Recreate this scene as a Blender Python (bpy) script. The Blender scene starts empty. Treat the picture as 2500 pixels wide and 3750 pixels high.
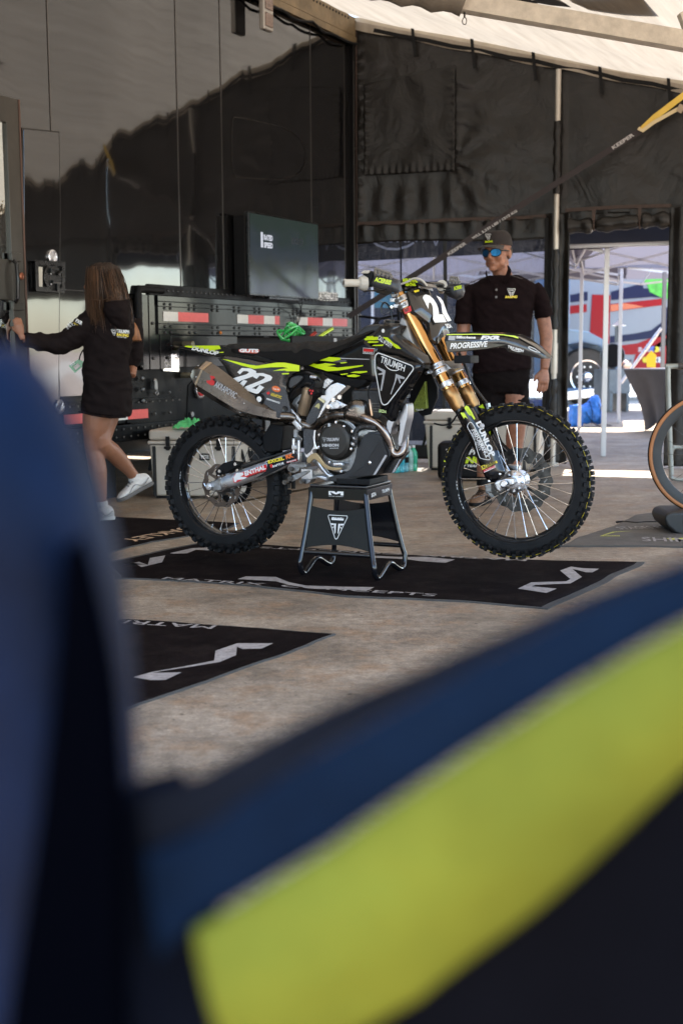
import bpy, bmesh, math, random
from mathutils import Vector, Matrix, Euler, noise
R = math.radians
random.seed(7)
S = bpy.context.scene
COL = S.collection

# ---------------------------------------------------------------- camera, sky, sun, exposure
cam_data = bpy.data.cameras.new("camera")
camera = bpy.data.objects.new("camera", cam_data)
COL.objects.link(camera)
S.camera = camera
cam_data.sensor_fit = 'VERTICAL'
cam_data.sensor_height = 36.0
cam_data.lens = 45.0
cam_data.clip_start = 0.05
cam_data.clip_end = 2000
camera.location = (0, 0, 1.05)
_p, _r = math.atan(593 / 4688), R(0.38)
_f = Vector((0, math.cos(_p), -math.sin(_p))); _x = Vector((1, 0, 0)); _u = _x.cross(_f)
_U = _u * math.cos(_r) + _x * math.sin(_r); _X = _x * math.cos(_r) - _u * math.sin(_r)
camera.rotation_euler = Matrix((_X, _U, -_f)).transposed().to_euler()
cam_data.dof.use_dof = True
cam_data.dof.focus_distance = 6.0
cam_data.dof.aperture_fstop = 3.4

SUN_EL, SUN_AZ = R(66), R(12)       # sun stands beyond the tarp wall, to the right (azimuth from +Y towards +X)
world = bpy.data.worlds.new("World"); S.world = world; world.use_nodes = True
wn = world.node_tree
sky = wn.nodes.new('ShaderNodeTexSky'); sky.sky_type = 'NISHITA'; sky.sun_disc = False
sky.sun_elevation = SUN_EL; sky.sun_rotation = SUN_AZ
bg = wn.nodes['Background']; bg.inputs[1].default_value = 0.15
wn.links.new(sky.outputs[0], bg.inputs[0])
sun_d = bpy.data.lights.new("sun", 'SUN'); sun_d.energy = 4.2; sun_d.angle = R(0.53); sun_d.color = (1, .94, .84)
sun = bpy.data.objects.new("sun", sun_d); COL.objects.link(sun)
_sd = Vector((math.sin(SUN_AZ) * math.cos(SUN_EL), math.cos(SUN_AZ) * math.cos(SUN_EL), math.sin(SUN_EL)))
sun.rotation_euler = _sd.to_track_quat('Z', 'Y').to_euler()
S.view_settings.view_transform = 'Standard'; S.view_settings.look = 'None'
S.view_settings.exposure = 2.65; S.view_settings.gamma = 1.0
S.view_settings.use_curve_mapping = False
S.render.engine = 'CYCLES'
S.cycles.max_bounces = 8; S.cycles.diffuse_bounces = 4; S.cycles.glossy_bounces = 4; S.cycles.transparent_max_bounces = 12
S.cycles.sample_clamp_indirect = 6
S.cycles.use_denoising = True
S.cycles.caustics_reflective = False; S.cycles.caustics_refractive = False

# ---------------------------------------------------------------- frames: where each group of things stands, and its flat faces
#FRAMES
FRAMES = dict(
    world=(0, 0, 0), bike=(-.568, 6.337, -math.radians(24.8)),
    wall=(.1, 12.2, math.atan2(.891, .454)), tarp=(.1, 12.26, -math.radians(20)))
def _yp(a, b=0, c=0): return ((0, a, 0), (1, b, 0), (0, c, 1))
PLANES = dict(
    ground=('world', (0, 0, 0), (1, 0, 0), (0, 1, 0)),
    mid=('bike',) + _yp(0), fork=('bike',) + _yp(-.105), forkl=('bike',) + _yp(.105),
    shroud=('bike',) + _yp(.09, -.31), side=('bike',) + _yp(-.155), seat=('bike',) + _yp(-.11),
    eng=('bike',) + _yp(-.16), frm=('bike',) + _yp(-.115), swing=('bike',) + _yp(-.12), pipe=('bike',) + _yp(-.13),
    muf=('bike',) + _yp(-.185), fend=('bike',) + _yp(-.256, .13), rfend=('bike',) + _yp(-.1, -.11),
    plate=('bike', (1.13, 0, 1.20), (.3, .954, 0), (-.45, 0, .893)), wheel=('bike',) + _yp(-.03),
    guard=('bike',) + _yp(-.15), grip=('bike',) + _yp(-.37), tank=('bike',) + _yp(-.02, -.14), midp=('bike',) + _yp(.03, -.22), mufd=('bike',) + _yp(-.249),
    clutch=('bike',) + _yp(-.1765), seats=('bike',) + _yp(-.127), clp=('bike',) + _yp(-.1435), rguard=('bike',) + _yp(-.30), lguard=('bike',) + _yp(.30), far=('bike',) + _yp(.12),
    ztop=('bike', (0, 0, .425), (1, 0, 0), (0, 1, 0)), zbot=('bike', (0, 0, .015), (1, 0, 0), (0, 1, 0)),
    wall=('wall',) + _yp(0), wall2=('wall',) + _yp(-.1), tv=('wall',) + _yp(-.16), door=('wall',) + _yp(-.15),
    tarp=('tarp',) + _yp(0), tarpf=('tarp',) + _yp(-.08),
    man=('world',) + _yp(8.75), manf=('world',) + _yp(8.58), girl=('world',) + _yp(7.97),
    Y75=('world',) + _yp(7.5), Y8=('world',) + _yp(8), Y9=('world',) + _yp(9), Y10=('world',) + _yp(10), Y11=('world',) + _yp(11), Y13=('world',) + _yp(13),
    Y14=('world',) + _yp(14), Y16=('world',) + _yp(16), Y18=('world',) + _yp(18), Y22=('world',) + _yp(22), Y26=('world',) + _yp(26),
    Y7=('world',) + _yp(7.3), near=('world',) + _yp(.5), strap=('world', (0, 11.6, 0), (1, -.16, 0), (0, 0, 1)), ceilw=('wall', (0, 0, 4.06), (1, 0, 0), (0, -.966, -.259)), cam1=('world',) + _yp(5))
#ENDFRAMES
def P(pl, ab, off=0.0):
    """point on a named face, pushed off it towards the viewer's side"""
    f, O, e1, e2 = PLANES[pl]
    O, e1, e2 = Vector(O), Vector(e1), Vector(e2)
    n = e1.cross(e2).normalized()
    return O + e1 * ab[0] + e2 * ab[1] + n * off

# ---------------------------------------------------------------- materials
MATS = {}
def mat(name, col=(.5, .5, .5), rough=.5, metal=0, var=0, vscale=8, bump=0, bscale=60, coat=0, spec=.5, alpha=1, sheen=0, emit=None, rvar=0, stretch=(1, 1, 1), aniso=0):
    if name in MATS: return MATS[name]
    m = bpy.data.materials.new(name); m.use_nodes = True
    nt = m.node_tree; N = nt.nodes; L = nt.links; b = N['Principled BSDF']
    b.inputs['Base Color'].default_value = (*col, 1); b.inputs['Roughness'].default_value = rough
    b.inputs['Metallic'].default_value = metal; b.inputs['Specular IOR Level'].default_value = spec
    b.inputs['Coat Weight'].default_value = coat; b.inputs['Coat Roughness'].default_value = .05
    b.inputs['Alpha'].default_value = alpha
    if sheen: b.inputs['Sheen Weight'].default_value = sheen
    if emit: b.inputs['Emission Color'].default_value = (*emit[:3], 1); b.inputs['Emission Strength'].default_value = emit[3]
    if var or bump or rvar:
        tc = N.new('ShaderNodeTexCoord'); mp = N.new('ShaderNodeMapping'); mp.inputs['Scale'].default_value = stretch
        L.new(tc.outputs['Object'], mp.inputs['Vector'])
    if var or rvar:
        n1 = N.new('ShaderNodeTexNoise'); n1.inputs['Scale'].default_value = vscale; n1.inputs['Detail'].default_value = 6; n1.inputs['Roughness'].default_value = .65
        L.new(mp.outputs[0], n1.inputs['Vector'])
    if var:
        mx = N.new('ShaderNodeMix'); mx.data_type = 'RGBA'
        lo = tuple(c * (1 - var) for c in col); hi = tuple(min(1, c * (1 + var)) for c in col)
        mr = N.new('ShaderNodeMapRange'); mr.inputs[1].default_value = .3; mr.inputs[2].default_value = .7
        L.new(n1.outputs['Fac'], mr.inputs[0]); L.new(mr.outputs[0], mx.inputs['Factor'])
        mx.inputs['A'].default_value = (*lo, 1); mx.inputs['B'].default_value = (*hi, 1)
        L.new(mx.outputs['Result'], b.inputs['Base Color'])
    if rvar:
        m2 = N.new('ShaderNodeMapRange'); m2.inputs[1].default_value = .3; m2.inputs[2].default_value = .7
        m2.inputs[3].default_value = max(0, rough - rvar); m2.inputs[4].default_value = min(1, rough + rvar)
        L.new(n1.outputs['Fac'], m2.inputs[0]); L.new(m2.outputs[0], b.inputs['Roughness'])
    if bump:
        n2 = N.new('ShaderNodeTexNoise'); n2.inputs['Scale'].default_value = bscale; n2.inputs['Detail'].default_value = 4
        L.new(mp.outputs[0], n2.inputs['Vector'])
        bp = N.new('ShaderNodeBump'); bp.inputs['Strength'].default_value = bump; bp.inputs['Distance'].default_value = .01
        L.new(n2.outputs['Fac'], bp.inputs['Height']); L.new(bp.outputs[0], b.inputs['Normal'])
    MATS[name] = m; return m

RUBBER = mat('rubber', (.0075, .0075, .008), .6, var=.4, vscale=14, bump=.3, bscale=150, spec=.22)
RUBBER_W = mat('knob rubber', (.03, .03, .032), .5, var=.5, vscale=30, bump=.5, bscale=200)
BLACKP = mat('black plastic', (.006, .006, .0065), .3, spec=.35, bump=.05, bscale=300, coat=.3, rvar=.1, vscale=10)
GLOSS = mat('gloss black graphic vinyl', (.004, .004, .0045), .12, spec=.35, coat=.3, rvar=.08, vscale=12, bump=.12, bscale=14)
GREYG = mat('charcoal graphic vinyl', (.022, .020, .018), .2, coat=.5, var=.25, vscale=9, bump=.12, bscale=16)
MATB = mat('matt black', (.005, .005, .0055), .6, spec=.2, var=.25, vscale=20, bump=.15, bscale=120)
CARBON = mat('textured grip tape', (.075, .077, .082), .75, var=.4, vscale=180, bump=.5, bscale=400)
NEON = mat('neon yellow vinyl', (.62, .80, .01), .3, coat=.4, var=.06)
WHITE = mat('white print', (.78, .78, .76), .4, var=.05)
GREYW = mat('light grey print', (.42, .42, .43), .4, var=.05)
RED = mat('red print', (.62, .02, .02), .35, var=.08)
YEL = mat('yellow print', (.80, .62, .03), .4, var=.05)
ORG = mat('orange print', (.75, .16, .03), .4)
ALU = mat('cast aluminium', (.56, .56, .57), .34, 1, var=.15, vscale=20, bump=.15, bscale=90, rvar=.1)
ALUB = mat('bright aluminium', (.68, .68, .70), .3, 1, var=.1, vscale=30, rvar=.08)
ALUD = mat('dull aluminium', (.27, .265, .26), .42, 1, var=.25, vscale=25, bump=.3, bscale=80, rvar=.12)
STEEL = mat('stainless wire', (.75, .74, .72), .2, 1)
DSTEEL = mat('dark worn steel', (.13, .12, .11), .4, 1, var=.4, vscale=25, bump=.2, bscale=60)
TI = mat('titanium', (.165, .145, .128), .3, 1, var=.2, vscale=9, bump=.08, bscale=40, rvar=.1)
TID = mat('heat tinted header', (.30, .25, .22), .24, 1, var=.3, vscale=7, rvar=.1)
GOLD = mat('bronze anodised tube', (.62, .34, .12), .2, 1, var=.08, vscale=6, rvar=.05, stretch=(1, 1, .3))
GOLDD = mat('bronze cast sleeve', (.34, .18, .07), .33, 1, var=.2, vscale=14)
TANM = mat('tan anodised metal', (.36, .27, .18), .38, .8, var=.2, vscale=16)
SEATM = mat('ribbed seat cover', (.028, .025, .022), .85, spec=.15, var=.3, vscale=40, bump=.6, bscale=500)  # sheen on the seat top put into the colour, lighter than the sides
SEATS = mat('smooth seat side', (.007, .0062, .0055), .7, spec=.15, var=.2, vscale=30, bump=.2, bscale=300)
GRIP = mat('grey rubber grip', (.50, .47, .41), .6, var=.15, bump=.3, bscale=200)
SKIN = mat('mottled warm skin', (.29, .125, .072), .5, var=.28, vscale=28, bump=.12, bscale=160, sheen=.1)  # one warm base tone with random mottling
SKIN2 = mat('tanned leg skin', (.27, .115, .062), .45, var=.12, vscale=12, bump=.08, bscale=160)
CLOTH = mat('brown black jersey cloth', (.0095, .0055, .006), .9, var=.25, vscale=30, bump=.5, bscale=22, spec=.06)
CLOTH2 = mat('black shorts cloth', (.0075, .0055, .0055), .9, var=.25, vscale=30, bump=.5, bscale=26, spec=.06)
JACKET = mat('softshell jacket cloth', (.010, .0065, .0063), .8, var=.2, vscale=20, bump=.5, bscale=14, spec=.10)
HAIR = mat('brown hair', (.028, .0145, .008), .45, spec=.3, var=.5, vscale=60, bump=.8, bscale=90, stretch=(1, 1, .06))
HAIRL = mat('light copper hair', (.26, .10, .03), .45, var=.4, vscale=60, stretch=(1, 1, .06))
SHOEW = mat('white shoe mesh', (.62, .59, .55), .6, var=.15, vscale=30, bump=.4, bscale=120)
SHOEG = mat('grey shoe overlay', (.28, .27, .26), .45, var=.2)
SHOEB = mat('brown hiking shoe', (.17, .10, .06), .7, var=.3, vscale=30, bump=.4)

# ---------------------------------------------------------------- mesh helpers
def tag(o, label=None, cat=None, group=None, kind=None):
    if label: o['label'] = label
    if cat: o['category'] = cat
    if group: o['group'] = group
    if kind: o['kind'] = kind
    return o
def empty(name, loc=(0, 0, 0), rz=0, label=None, cat=None, group=None):
    o = bpy.data.objects.new(name, None); COL.objects.link(o); o.empty_display_size = .1
    o.location = loc; o.rotation_euler = (0, 0, rz); tag(o, label, cat, group); return o
def frame_empty(name, fr, label=None, cat=None, group=None):
    x, y, a = FRAMES[fr]; return empty(name, (x, y, 0), a, label, cat, group)
def mesh_obj(name, me, m, parent=None):
    o = bpy.data.objects.new(name, me); COL.objects.link(o)
    if m is not None:
        me.materials.clear(); me.materials.append(m)
    if parent is not None: o.parent = parent
    return o
class MB:
    def __init__(s): s.bm = bmesh.new()
    def quad(s, pts):
        return s.bm.faces.new([s.bm.verts.new(Vector(p)) for p in pts])
    def sheet(s, pts): return s.quad(pts)
    def prism(s, pts, vec):
        vec = Vector(vec); a = [s.bm.verts.new(Vector(p)) for p in pts]; b = [s.bm.verts.new(Vector(p) + vec) for p in pts]
        n = len(pts); s.bm.faces.new(a); s.bm.faces.new(b[::-1])
        for i in range(n): s.bm.faces.new((a[i], b[i], b[(i + 1) % n], a[(i + 1) % n]))
        return s
    def box(s, c, d, rz=0, mtx=None):
        c = Vector(c); m = Matrix.Rotation(rz, 3, 'Z') if mtx is None else mtx
        v = [s.bm.verts.new(c + m @ Vector((x * d[0] / 2, y * d[1] / 2, z * d[2] / 2))) for x in (-1, 1) for y in (-1, 1) for z in (-1, 1)]
        for f in ((0, 1, 3, 2), (4, 6, 7, 5), (0, 4, 5, 1), (2, 3, 7, 6), (0, 2, 6, 4), (1, 5, 7, 3)): s.bm.faces.new([v[i] for i in f])
        return s
    def rings(s, rs, cap=True, close=False):
        vs = [[s.bm.verts.new(p) for p in r] for r in rs]; n = len(vs[0])
        k = len(vs)
        for i in range(k if close else k - 1):
            A, B = vs[i], vs[(i + 1) % k]
            for j in range(n):
                try: s.bm.faces.new((A[j], A[(j + 1) % n], B[(j + 1) % n], B[j]))
                except ValueError: pass
        if cap and not close:
            for r in (vs[0][::-1], vs[-1]): s.bm.faces.new(r)
        return s
    def cyl(s, p0, p1, r0, r1=None, n=16):
        return s.tube([p0, p1], [r0, r0 if r1 is None else r1], n)
    def tube(s, pts, r, n=10, flat=1.0, close=False, up=None):
        pts = [Vector(p) for p in pts]; k = len(pts)
        if not hasattr(r, '__len__'): r = [r] * k
        rs = []; prev = None
        for i in range(k):
            if close: t = pts[(i + 1) % k] - pts[i - 1]
            else: t = pts[min(i + 1, k - 1)] - pts[max(i - 1, 0)]
            t.normalize()
            if prev is None:
                a = Vector(up) if up else (Vector((0, 0, 1)) if abs(t.z) < .9 else Vector((1, 0, 0)))
                u = t.cross(a).normalized()
            else: u = (prev - t * prev.dot(t)).normalized()
            prev = u; w = t.cross(u)
            rs.append([pts[i] + (u * math.cos(2 * math.pi * j / n) + w * math.sin(2 * math.pi * j / n) * flat) * r[i] for j in range(n)])
        return s.rings(rs, close=close)
    def lathe(s, c, axis, prof, n=32, cap=True):
        """prof: (distance along axis, radius)"""
        c = Vector(c); ax = Vector(axis).normalized(); a = Vector((0, 0, 1)) if abs(ax.z) < .9 else Vector((1, 0, 0))
        u = ax.cross(a).normalized(); w = ax.cross(u)
        return s.rings([[c + ax * h + (u * math.cos(2 * math.pi * j / n) + w * math.sin(2 * math.pi * j / n)) * r for j in range(n)] for h, r in prof], cap=cap)
    def ball(s, c, r, n=12, m=8, mtx=None):
        c = Vector(c); r = Vector(r) if hasattr(r, '__len__') else Vector((r, r, r)); rs = []
        for i in range(m + 1):
            th = math.pi * (i + .02) / (m + .04)
            rs.append([c + ((mtx or Matrix.Identity(3)) @ Vector((r.x * math.sin(th) * math.cos(2 * math.pi * j / n), r.y * math.sin(th) * math.sin(2 * math.pi * j / n), -r.z * math.cos(th)))) for j in range(n)])
        return s.rings(rs)
    def build(s, name, m, parent=None, bevel=0, seg=2, smooth=True, angle=40, label=None, stuff=False):
        bmesh.ops.remove_doubles(s.bm, verts=s.bm.verts, dist=1e-6)
        bmesh.ops.recalc_face_normals(s.bm, faces=s.bm.faces)
        if bevel:
            es = [e for e in s.bm.edges if len(e.link_faces) == 2 and e.calc_face_angle(0) > R(25)]
            if es: bmesh.ops.bevel(s.bm, geom=es, offset=bevel, segments=seg, profile=.5, affect='EDGES', clamp_overlap=True)
        me = bpy.data.meshes.new(name); s.bm.to_mesh(me); s.bm.free()
        if smooth:
            me.polygons.foreach_set('use_smooth', [True] * len(me.polygons))
            me.set_sharp_from_angle(angle=R(angle))
        o = mesh_obj(name, me, m, parent)
        if bevel and smooth:
            w = o.modifiers.new('n', 'WEIGHTED_NORMAL'); w.keep_sharp = True; w.weight = 100
        if label: o['label'] = label
        if stuff: o['kind'] = 'stuff'
        return o
def plate(name, pl, pts, m, parent, t=.004, off=0, bevel=.0015, label=None, smooth=True, seg=2):
    """solid panel cut to an outline on a named face; its outer side stands 'off' proud of the face"""
    f, O, e1, e2 = PLANES[pl]; n = Vector(e1).cross(Vector(e2)).normalized()
    return MB().prism([P(pl, p, off) for p in pts], -n * t).build(name, m, parent, bevel=bevel, label=label, smooth=smooth, seg=seg)
def smoothpts(pts, it=1, closed=True):
    for _ in range(it):
        out = []; n = len(pts)
        for i in range(n if closed else n - 1):
            a, b = pts[i], pts[(i + 1) % n]
            out += [tuple(a[k] * .75 + b[k] * .25 for k in range(len(a))), tuple(a[k] * .25 + b[k] * .75 for k in range(len(a)))]
        if not closed: out = [pts[0]] + out + [pts[-1]]
        pts = out
    return pts
def domed(name, pl, pts, m, parent, depth, bulge=.01, off=0, label=None, res=.012, rim=.02, decals=None):
    """shell panel: fills the outline with a grid, swells it outward, gives it real thickness towards the middle"""
    f, O, e1, e2 = PLANES[pl]; nrm = Vector(e1).cross(Vector(e2)).normalized()
    bm = bmesh.new(); pts = list(pts)
    dense = []
    n = len(pts)
    for i in range(n):
        a, b = Vector(pts[i]), Vector(pts[(i + 1) % n]); k = max(1, int((b - a).length / res))
        dense += [a.lerp(b, j / k) for j in range(k)]
    vs = [bm.verts.new((p.x, p.y, 0)) for p in dense]
    bm.faces.new(vs)
    xs = [p.x for p in dense]; ys = [p.y for p in dense]
    x = min(xs) + res
    while x < max(xs):
        bmesh.ops.bisect_plane(bm, geom=bm.verts[:] + bm.edges[:] + bm.faces[:], plane_co=(x, 0, 0), plane_no=(1, 0, 0), dist=1e-5); x += res
    y = min(ys) + res
    while y < max(ys):
        bmesh.ops.bisect_plane(bm, geom=bm.verts[:] + bm.edges[:] + bm.faces[:], plane_co=(0, y, 0), plane_no=(0, 1, 0), dist=1e-5); y += res
    edges = [(Vector((dense[i].x, dense[i].y)), Vector((dense[(i + 1) % len(dense)].x, dense[(i + 1) % len(dense)].y))) for i in range(0, len(dense))]
    def dist(q):
        best = 9
        for a, b in edges:
            d = b - a; t = max(0, min(1, (q - a).dot(d) / max(d.length_squared, 1e-12))); best = min(best, (q - a - d * t).length)
        return best
    for v in bm.verts:
        q = Vector((v.co.x, v.co.y)); d = min(1, dist(q) / rim)
        h = bulge * math.sin(d * math.pi / 2)
        v.co = P(pl, (q.x, q.y), off - bulge + h)
    r = bmesh.ops.extrude_face_region(bm, geom=bm.faces[:])
    nv = [g for g in r['geom'] if isinstance(g, bmesh.types.BMVert)]
    for v in nv: v.co -= nrm * depth
    bmesh.ops.recalc_face_normals(bm, faces=bm.faces)
    me = bpy.data.meshes.new(name); bm.to_mesh(me); bm.free()
    me.polygons.foreach_set('use_smooth', [True] * len(me.polygons)); me.set_sharp_from_angle(angle=R(50))
    o = mesh_obj(name, me, m, parent)
    if label: o['label'] = label
    return o
_glyphs = {}
def glyph_mesh(s, bold):
    k = (s, bold)
    if k not in _glyphs:
        c = bpy.data.curves.new('lettering', 'FONT'); c.body = s; c.resolution_u = 3; c.offset = bold
        o = bpy.data.objects.new('lettering', c); COL.objects.link(o)
        bpy.context.view_layer.update()
        dg = bpy.context.evaluated_depsgraph_get(); me = bpy.data.meshes.new_from_object(o.evaluated_get(dg))
        vs = [v.co.copy() for v in me.vertices]; fs = [tuple(p.vertices) for p in me.polygons]
        bpy.data.objects.remove(o); bpy.data.meshes.remove(me)
        x0, x1 = min(v.x for v in vs), max(v.x for v in vs); y0, y1 = min(v.y for v in vs), max(v.y for v in vs)
        _glyphs[k] = ([((v.x - x0) / (x1 - x0), (v.y - y0) / (y1 - y0)) for v in vs], fs)
    return _glyphs[k]
def text(s, pl, p0, p1, h, m, parent, off=.0015, shear=0, bold=.02, name='lettering', up=None, arc=0):
    """printed lettering on a named face: base line p0 to p1, letter height h"""
    vs, fs = glyph_mesh(s, bold); p0, p1 = Vector(p0), Vector(p1); d = p1 - p0
    w = d.length; u = d / w; v = Vector((-u.y, u.x)) if up is None else Vector(up).normalized()
    me = bpy.data.meshes.new(name)
    out = []
    for x, y in vs:
        yy = y * h - arc * 4 * x * (1 - x)
        q = p0 + u * (x * w + shear * y * h) + v * yy; out.append(P(pl, q, off))
    me.from_pydata(out, [], fs)
    return mesh_obj(name, me, m, parent)
def decal(pl, pts, m, parent, off=.0012, name='graphic'):
    b = MB(); b.sheet([P(pl, p, off) for p in pts]); return b.build(name, m, parent, smooth=False)
def outline(pl, pts, w, m, parent, off=.0014, name='graphic_outline', closed=True):
    """thin printed line following an outline"""
    b = MB(); n = len(pts); V = [Vector(p) for p in pts]; A = []; B_ = []
    for i in range(n):
        a = V[i - 1] if (closed or i) else V[i]; c = V[(i + 1) % n] if (closed or i < n - 1) else V[i]
        d1 = (V[i] - a); d2 = (c - V[i])
        d1 = d1.normalized() if d1.length else d2.normalized(); d2 = d2.normalized() if d2.length else d1
        t = (d1 + d2).normalized(); nn = Vector((-t.y, t.x)); k = 1 / max(.4, abs(nn.dot(Vector((-d1.y, d1.x)))))
        A.append(b.bm.verts.new(P(pl, V[i] + nn * w / 2 * k, off))); B_.append(b.bm.verts.new(P(pl, V[i] - nn * w / 2 * k, off)))
    for i in range(n if closed else n - 1):
        j = (i + 1) % n; b.bm.faces.new((A[i], A[j], B_[j], B_[i]))
    return b.build(name, m, parent, smooth=False)
def shield(pl, c, w, m, parent, off=.0015, rot=0, lw=.05, quad=None):
    """rounded triangular badge with two split T arms"""
    tri = [(-.47, .5), (.47, .5), (.5, .44), (.06, -.56), (0, -.6), (-.06, -.56), (-.5, .44)]
    c = Vector(c); cr, sr = math.cos(rot), math.sin(rot)
    f = (lambda x, y: tuple(c + Vector((x * cr - y * sr, x * sr + y * cr)) * w)) if quad is None else quad
    outline(pl, [f(*p) for p in tri], w * lw, m, parent, off)
    for sg in (-1, 1):
        for poly in ([(.06, .12), (.16, .12), (.10, -.36), (.06, -.30)], [(.17, .12), (.33, .13), (.31, .06), (.17, .04)], [(.17, .0), (.25, -.08), (.21, -.1), (.165, -.05)]):
            decal(pl, [f(sg * x, y) for x, y in poly], m, parent, off)
    decal(pl, [f(-.32, .36), f(.32, .36), f(.31, .28), f(-.31, .28)], m, parent, off)
def fuse(name, mb, m, parent, voxel=.01, smooth=3, disp=0, dscale=.1, label=None):
    """joins overlapping closed solids into one continuous skin"""
    bmesh.ops.recalc_face_normals(mb.bm, faces=mb.bm.faces)
    me = bpy.data.meshes.new(name); mb.bm.to_mesh(me); mb.bm.free()
    o = mesh_obj(name, me, m, None)
    r = o.modifiers.new('r', 'REMESH'); r.mode = 'VOXEL'; r.voxel_size = voxel; r.use_smooth_shade = True
    if smooth: sm = o.modifiers.new('s', 'SMOOTH'); sm.iterations = smooth; sm.factor = .5
    bpy.context.view_layer.update()
    dg = bpy.context.evaluated_depsgraph_get(); nm = bpy.data.meshes.new_from_object(o.evaluated_get(dg))
    o.modifiers.clear(); o.data = nm; bpy.data.meshes.remove(me)
    if disp:
        ns = [v.normal.copy() for v in nm.vertices]
        for v, n in zip(nm.vertices, ns):
            a = v.co / dscale
            k = noise.noise(Vector((a.x, a.y, a.z * 1.7))) + .6 * (1 - abs(noise.noise(Vector((a.x * 1.3 + 5, a.y * 1.3, a.z * 2.6 + a.x)))) * 2.5)
            v.co += n * disp * k
    nm.polygons.foreach_set('use_smooth', [True] * len(nm.polygons))
    nm.materials.clear(); nm.materials.append(m)
    if parent is not None: o.parent = parent
    if label: o['label'] = label
    return o
def catmull(pts, k=6):
    pts = [Vector(p) for p in pts]; out = []
    for i in range(len(pts) - 1):
        p0 = pts[max(i - 1, 0)]; p1 = pts[i]; p2 = pts[i + 1]; p3 = pts[min(i + 2, len(pts) - 1)]
        for j in range(k):
            t = j / k
            out.append(.5 * ((2 * p1) + (p2 - p0) * t + (2 * p0 - 5 * p1 + 4 * p2 - p3) * t * t + (3 * p1 - p0 - 3 * p2 + p3) * t ** 3))
    return out + [pts[-1]]
def copy_tree(o, parent=None, fn=None):
    c = o.copy(); COL.objects.link(c)
    if parent is not None: c.parent = parent
    for ch in [x for x in bpy.data.objects if x.parent == o]: copy_tree(ch, c)
    return c

# ================================================================ THE SETTING
def ground_mat(name, c1, c2, c3, rough=.8, sc=1.0, streak=True):
    m = bpy.data.materials.new(name); m.use_nodes = True; nt = m.node_tree; N = nt.nodes; L = nt.links; b = N['Principled BSDF']
    tc = N.new('ShaderNodeTexCoord'); mp = N.new('ShaderNodeMapping'); mp.inputs['Scale'].default_value = (sc * .9, sc, 1); L.new(tc.outputs['Object'], mp.inputs[0])
    def nz(s, d=8, r=.6):
        n = N.new('ShaderNodeTexNoise'); n.inputs['Scale'].default_value = s; n.inputs['Detail'].default_value = d; n.inputs['Roughness'].default_value = r
        L.new(mp.outputs[0], n.inputs['Vector']); return n
    def ramp(n, a, bb, ca, cb):
        r = N.new('ShaderNodeValToRGB'); r.color_ramp.elements[0].position = a; r.color_ramp.elements[1].position = bb
        r.color_ramp.elements[0].color = (*ca, 1); r.color_ramp.elements[1].color = (*cb, 1); L.new(n.outputs['Fac'], r.inputs[0]); return r
    def mix(f, a, bb, mode='MIX'):
        x = N.new('ShaderNodeMix'); x.data_type = 'RGBA'; x.blend_type = mode
        if isinstance(f, float): x.inputs['Factor'].default_value = f
        else: L.new(f, x.inputs['Factor'])
        L.new(a, x.inputs['A']); L.new(bb, x.inputs['B']); return x.outputs['Result']
    base = ramp(nz(1.9, 12, .72), .40, .62, c1, c2)
    dirt = ramp(nz(5.2, 9, .72), .5, .63, (0, 0, 0), (1, 1, 1))
    c3n = N.new('ShaderNodeRGB'); c3n.outputs[0].default_value = (*c3, 1)
    col = mix(dirt.outputs[0], base.outputs[0], c3n.outputs[0])
    mid = ramp(nz(26, 6, .8), .38, .66, (.62, .6, .57), (1.3, 1.28, 1.25))
    col = mix(.85, col, mid.outputs[0], 'MULTIPLY')
    fine = ramp(nz(120, 3, .8), .35, .65, (.6, .6, .6), (1.3, 1.3, 1.3))
    col = mix(.7, col, fine.outputs[0], 'MULTIPLY')
    spk = ramp(nz(34, 2, .5), .70, .735, (1, 1, 1), (.22, .17, .13))
    col = mix(.8, col, spk.outputs[0], 'MULTIPLY')
    L.new(col, b.inputs['Base Color'])
    rr = N.new('ShaderNodeMapRange'); rr.inputs[3].default_value = rough - .22; rr.inputs[4].default_value = rough + .1; n6 = nz(3.1); L.new(n6.outputs['Fac'], rr.inputs[0]); L.new(rr.outputs[0], b.inputs['Roughness'])
    bp = N.new('ShaderNodeBump'); bp.inputs['Strength'].default_value = .6; bp.inputs['Distance'].default_value = .006; n5 = nz(60, 8, .7); L.new(n5.outputs['Fac'], bp.inputs['Height']); L.new(bp.outputs[0], b.inputs['Normal'])
    return m
CONC = ground_mat('worn brown concrete', (.205, .163, .122), (.43, .35, .268), (.33, .225, .145), .60)
GRAV = ground_mat('pinkish gravel', (.30, .25, .22), (.46, .40, .36), (.36, .27, .22), .9, 3)
ASPH = ground_mat('pale concrete road', (.42, .41, .39), (.55, .54, .52), (.45, .42, .38), .8)
def flat(name, x0, x1, y0, y1, z, m):
    b = MB(); b.sheet([(x0, y0, z), (x1, y0, z), (x1, y1, z), (x0, y1, z)]); return tag(b.build(name, m), kind='structure')
flat('ground', -500, 500, -300, 900, -.008, GRAV)
flat('concrete_floor', -14, 16, -14, 18.4, 0, CONC)
flat('road', -60, 60, 22.6, 60, -.003, ASPH)

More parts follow.
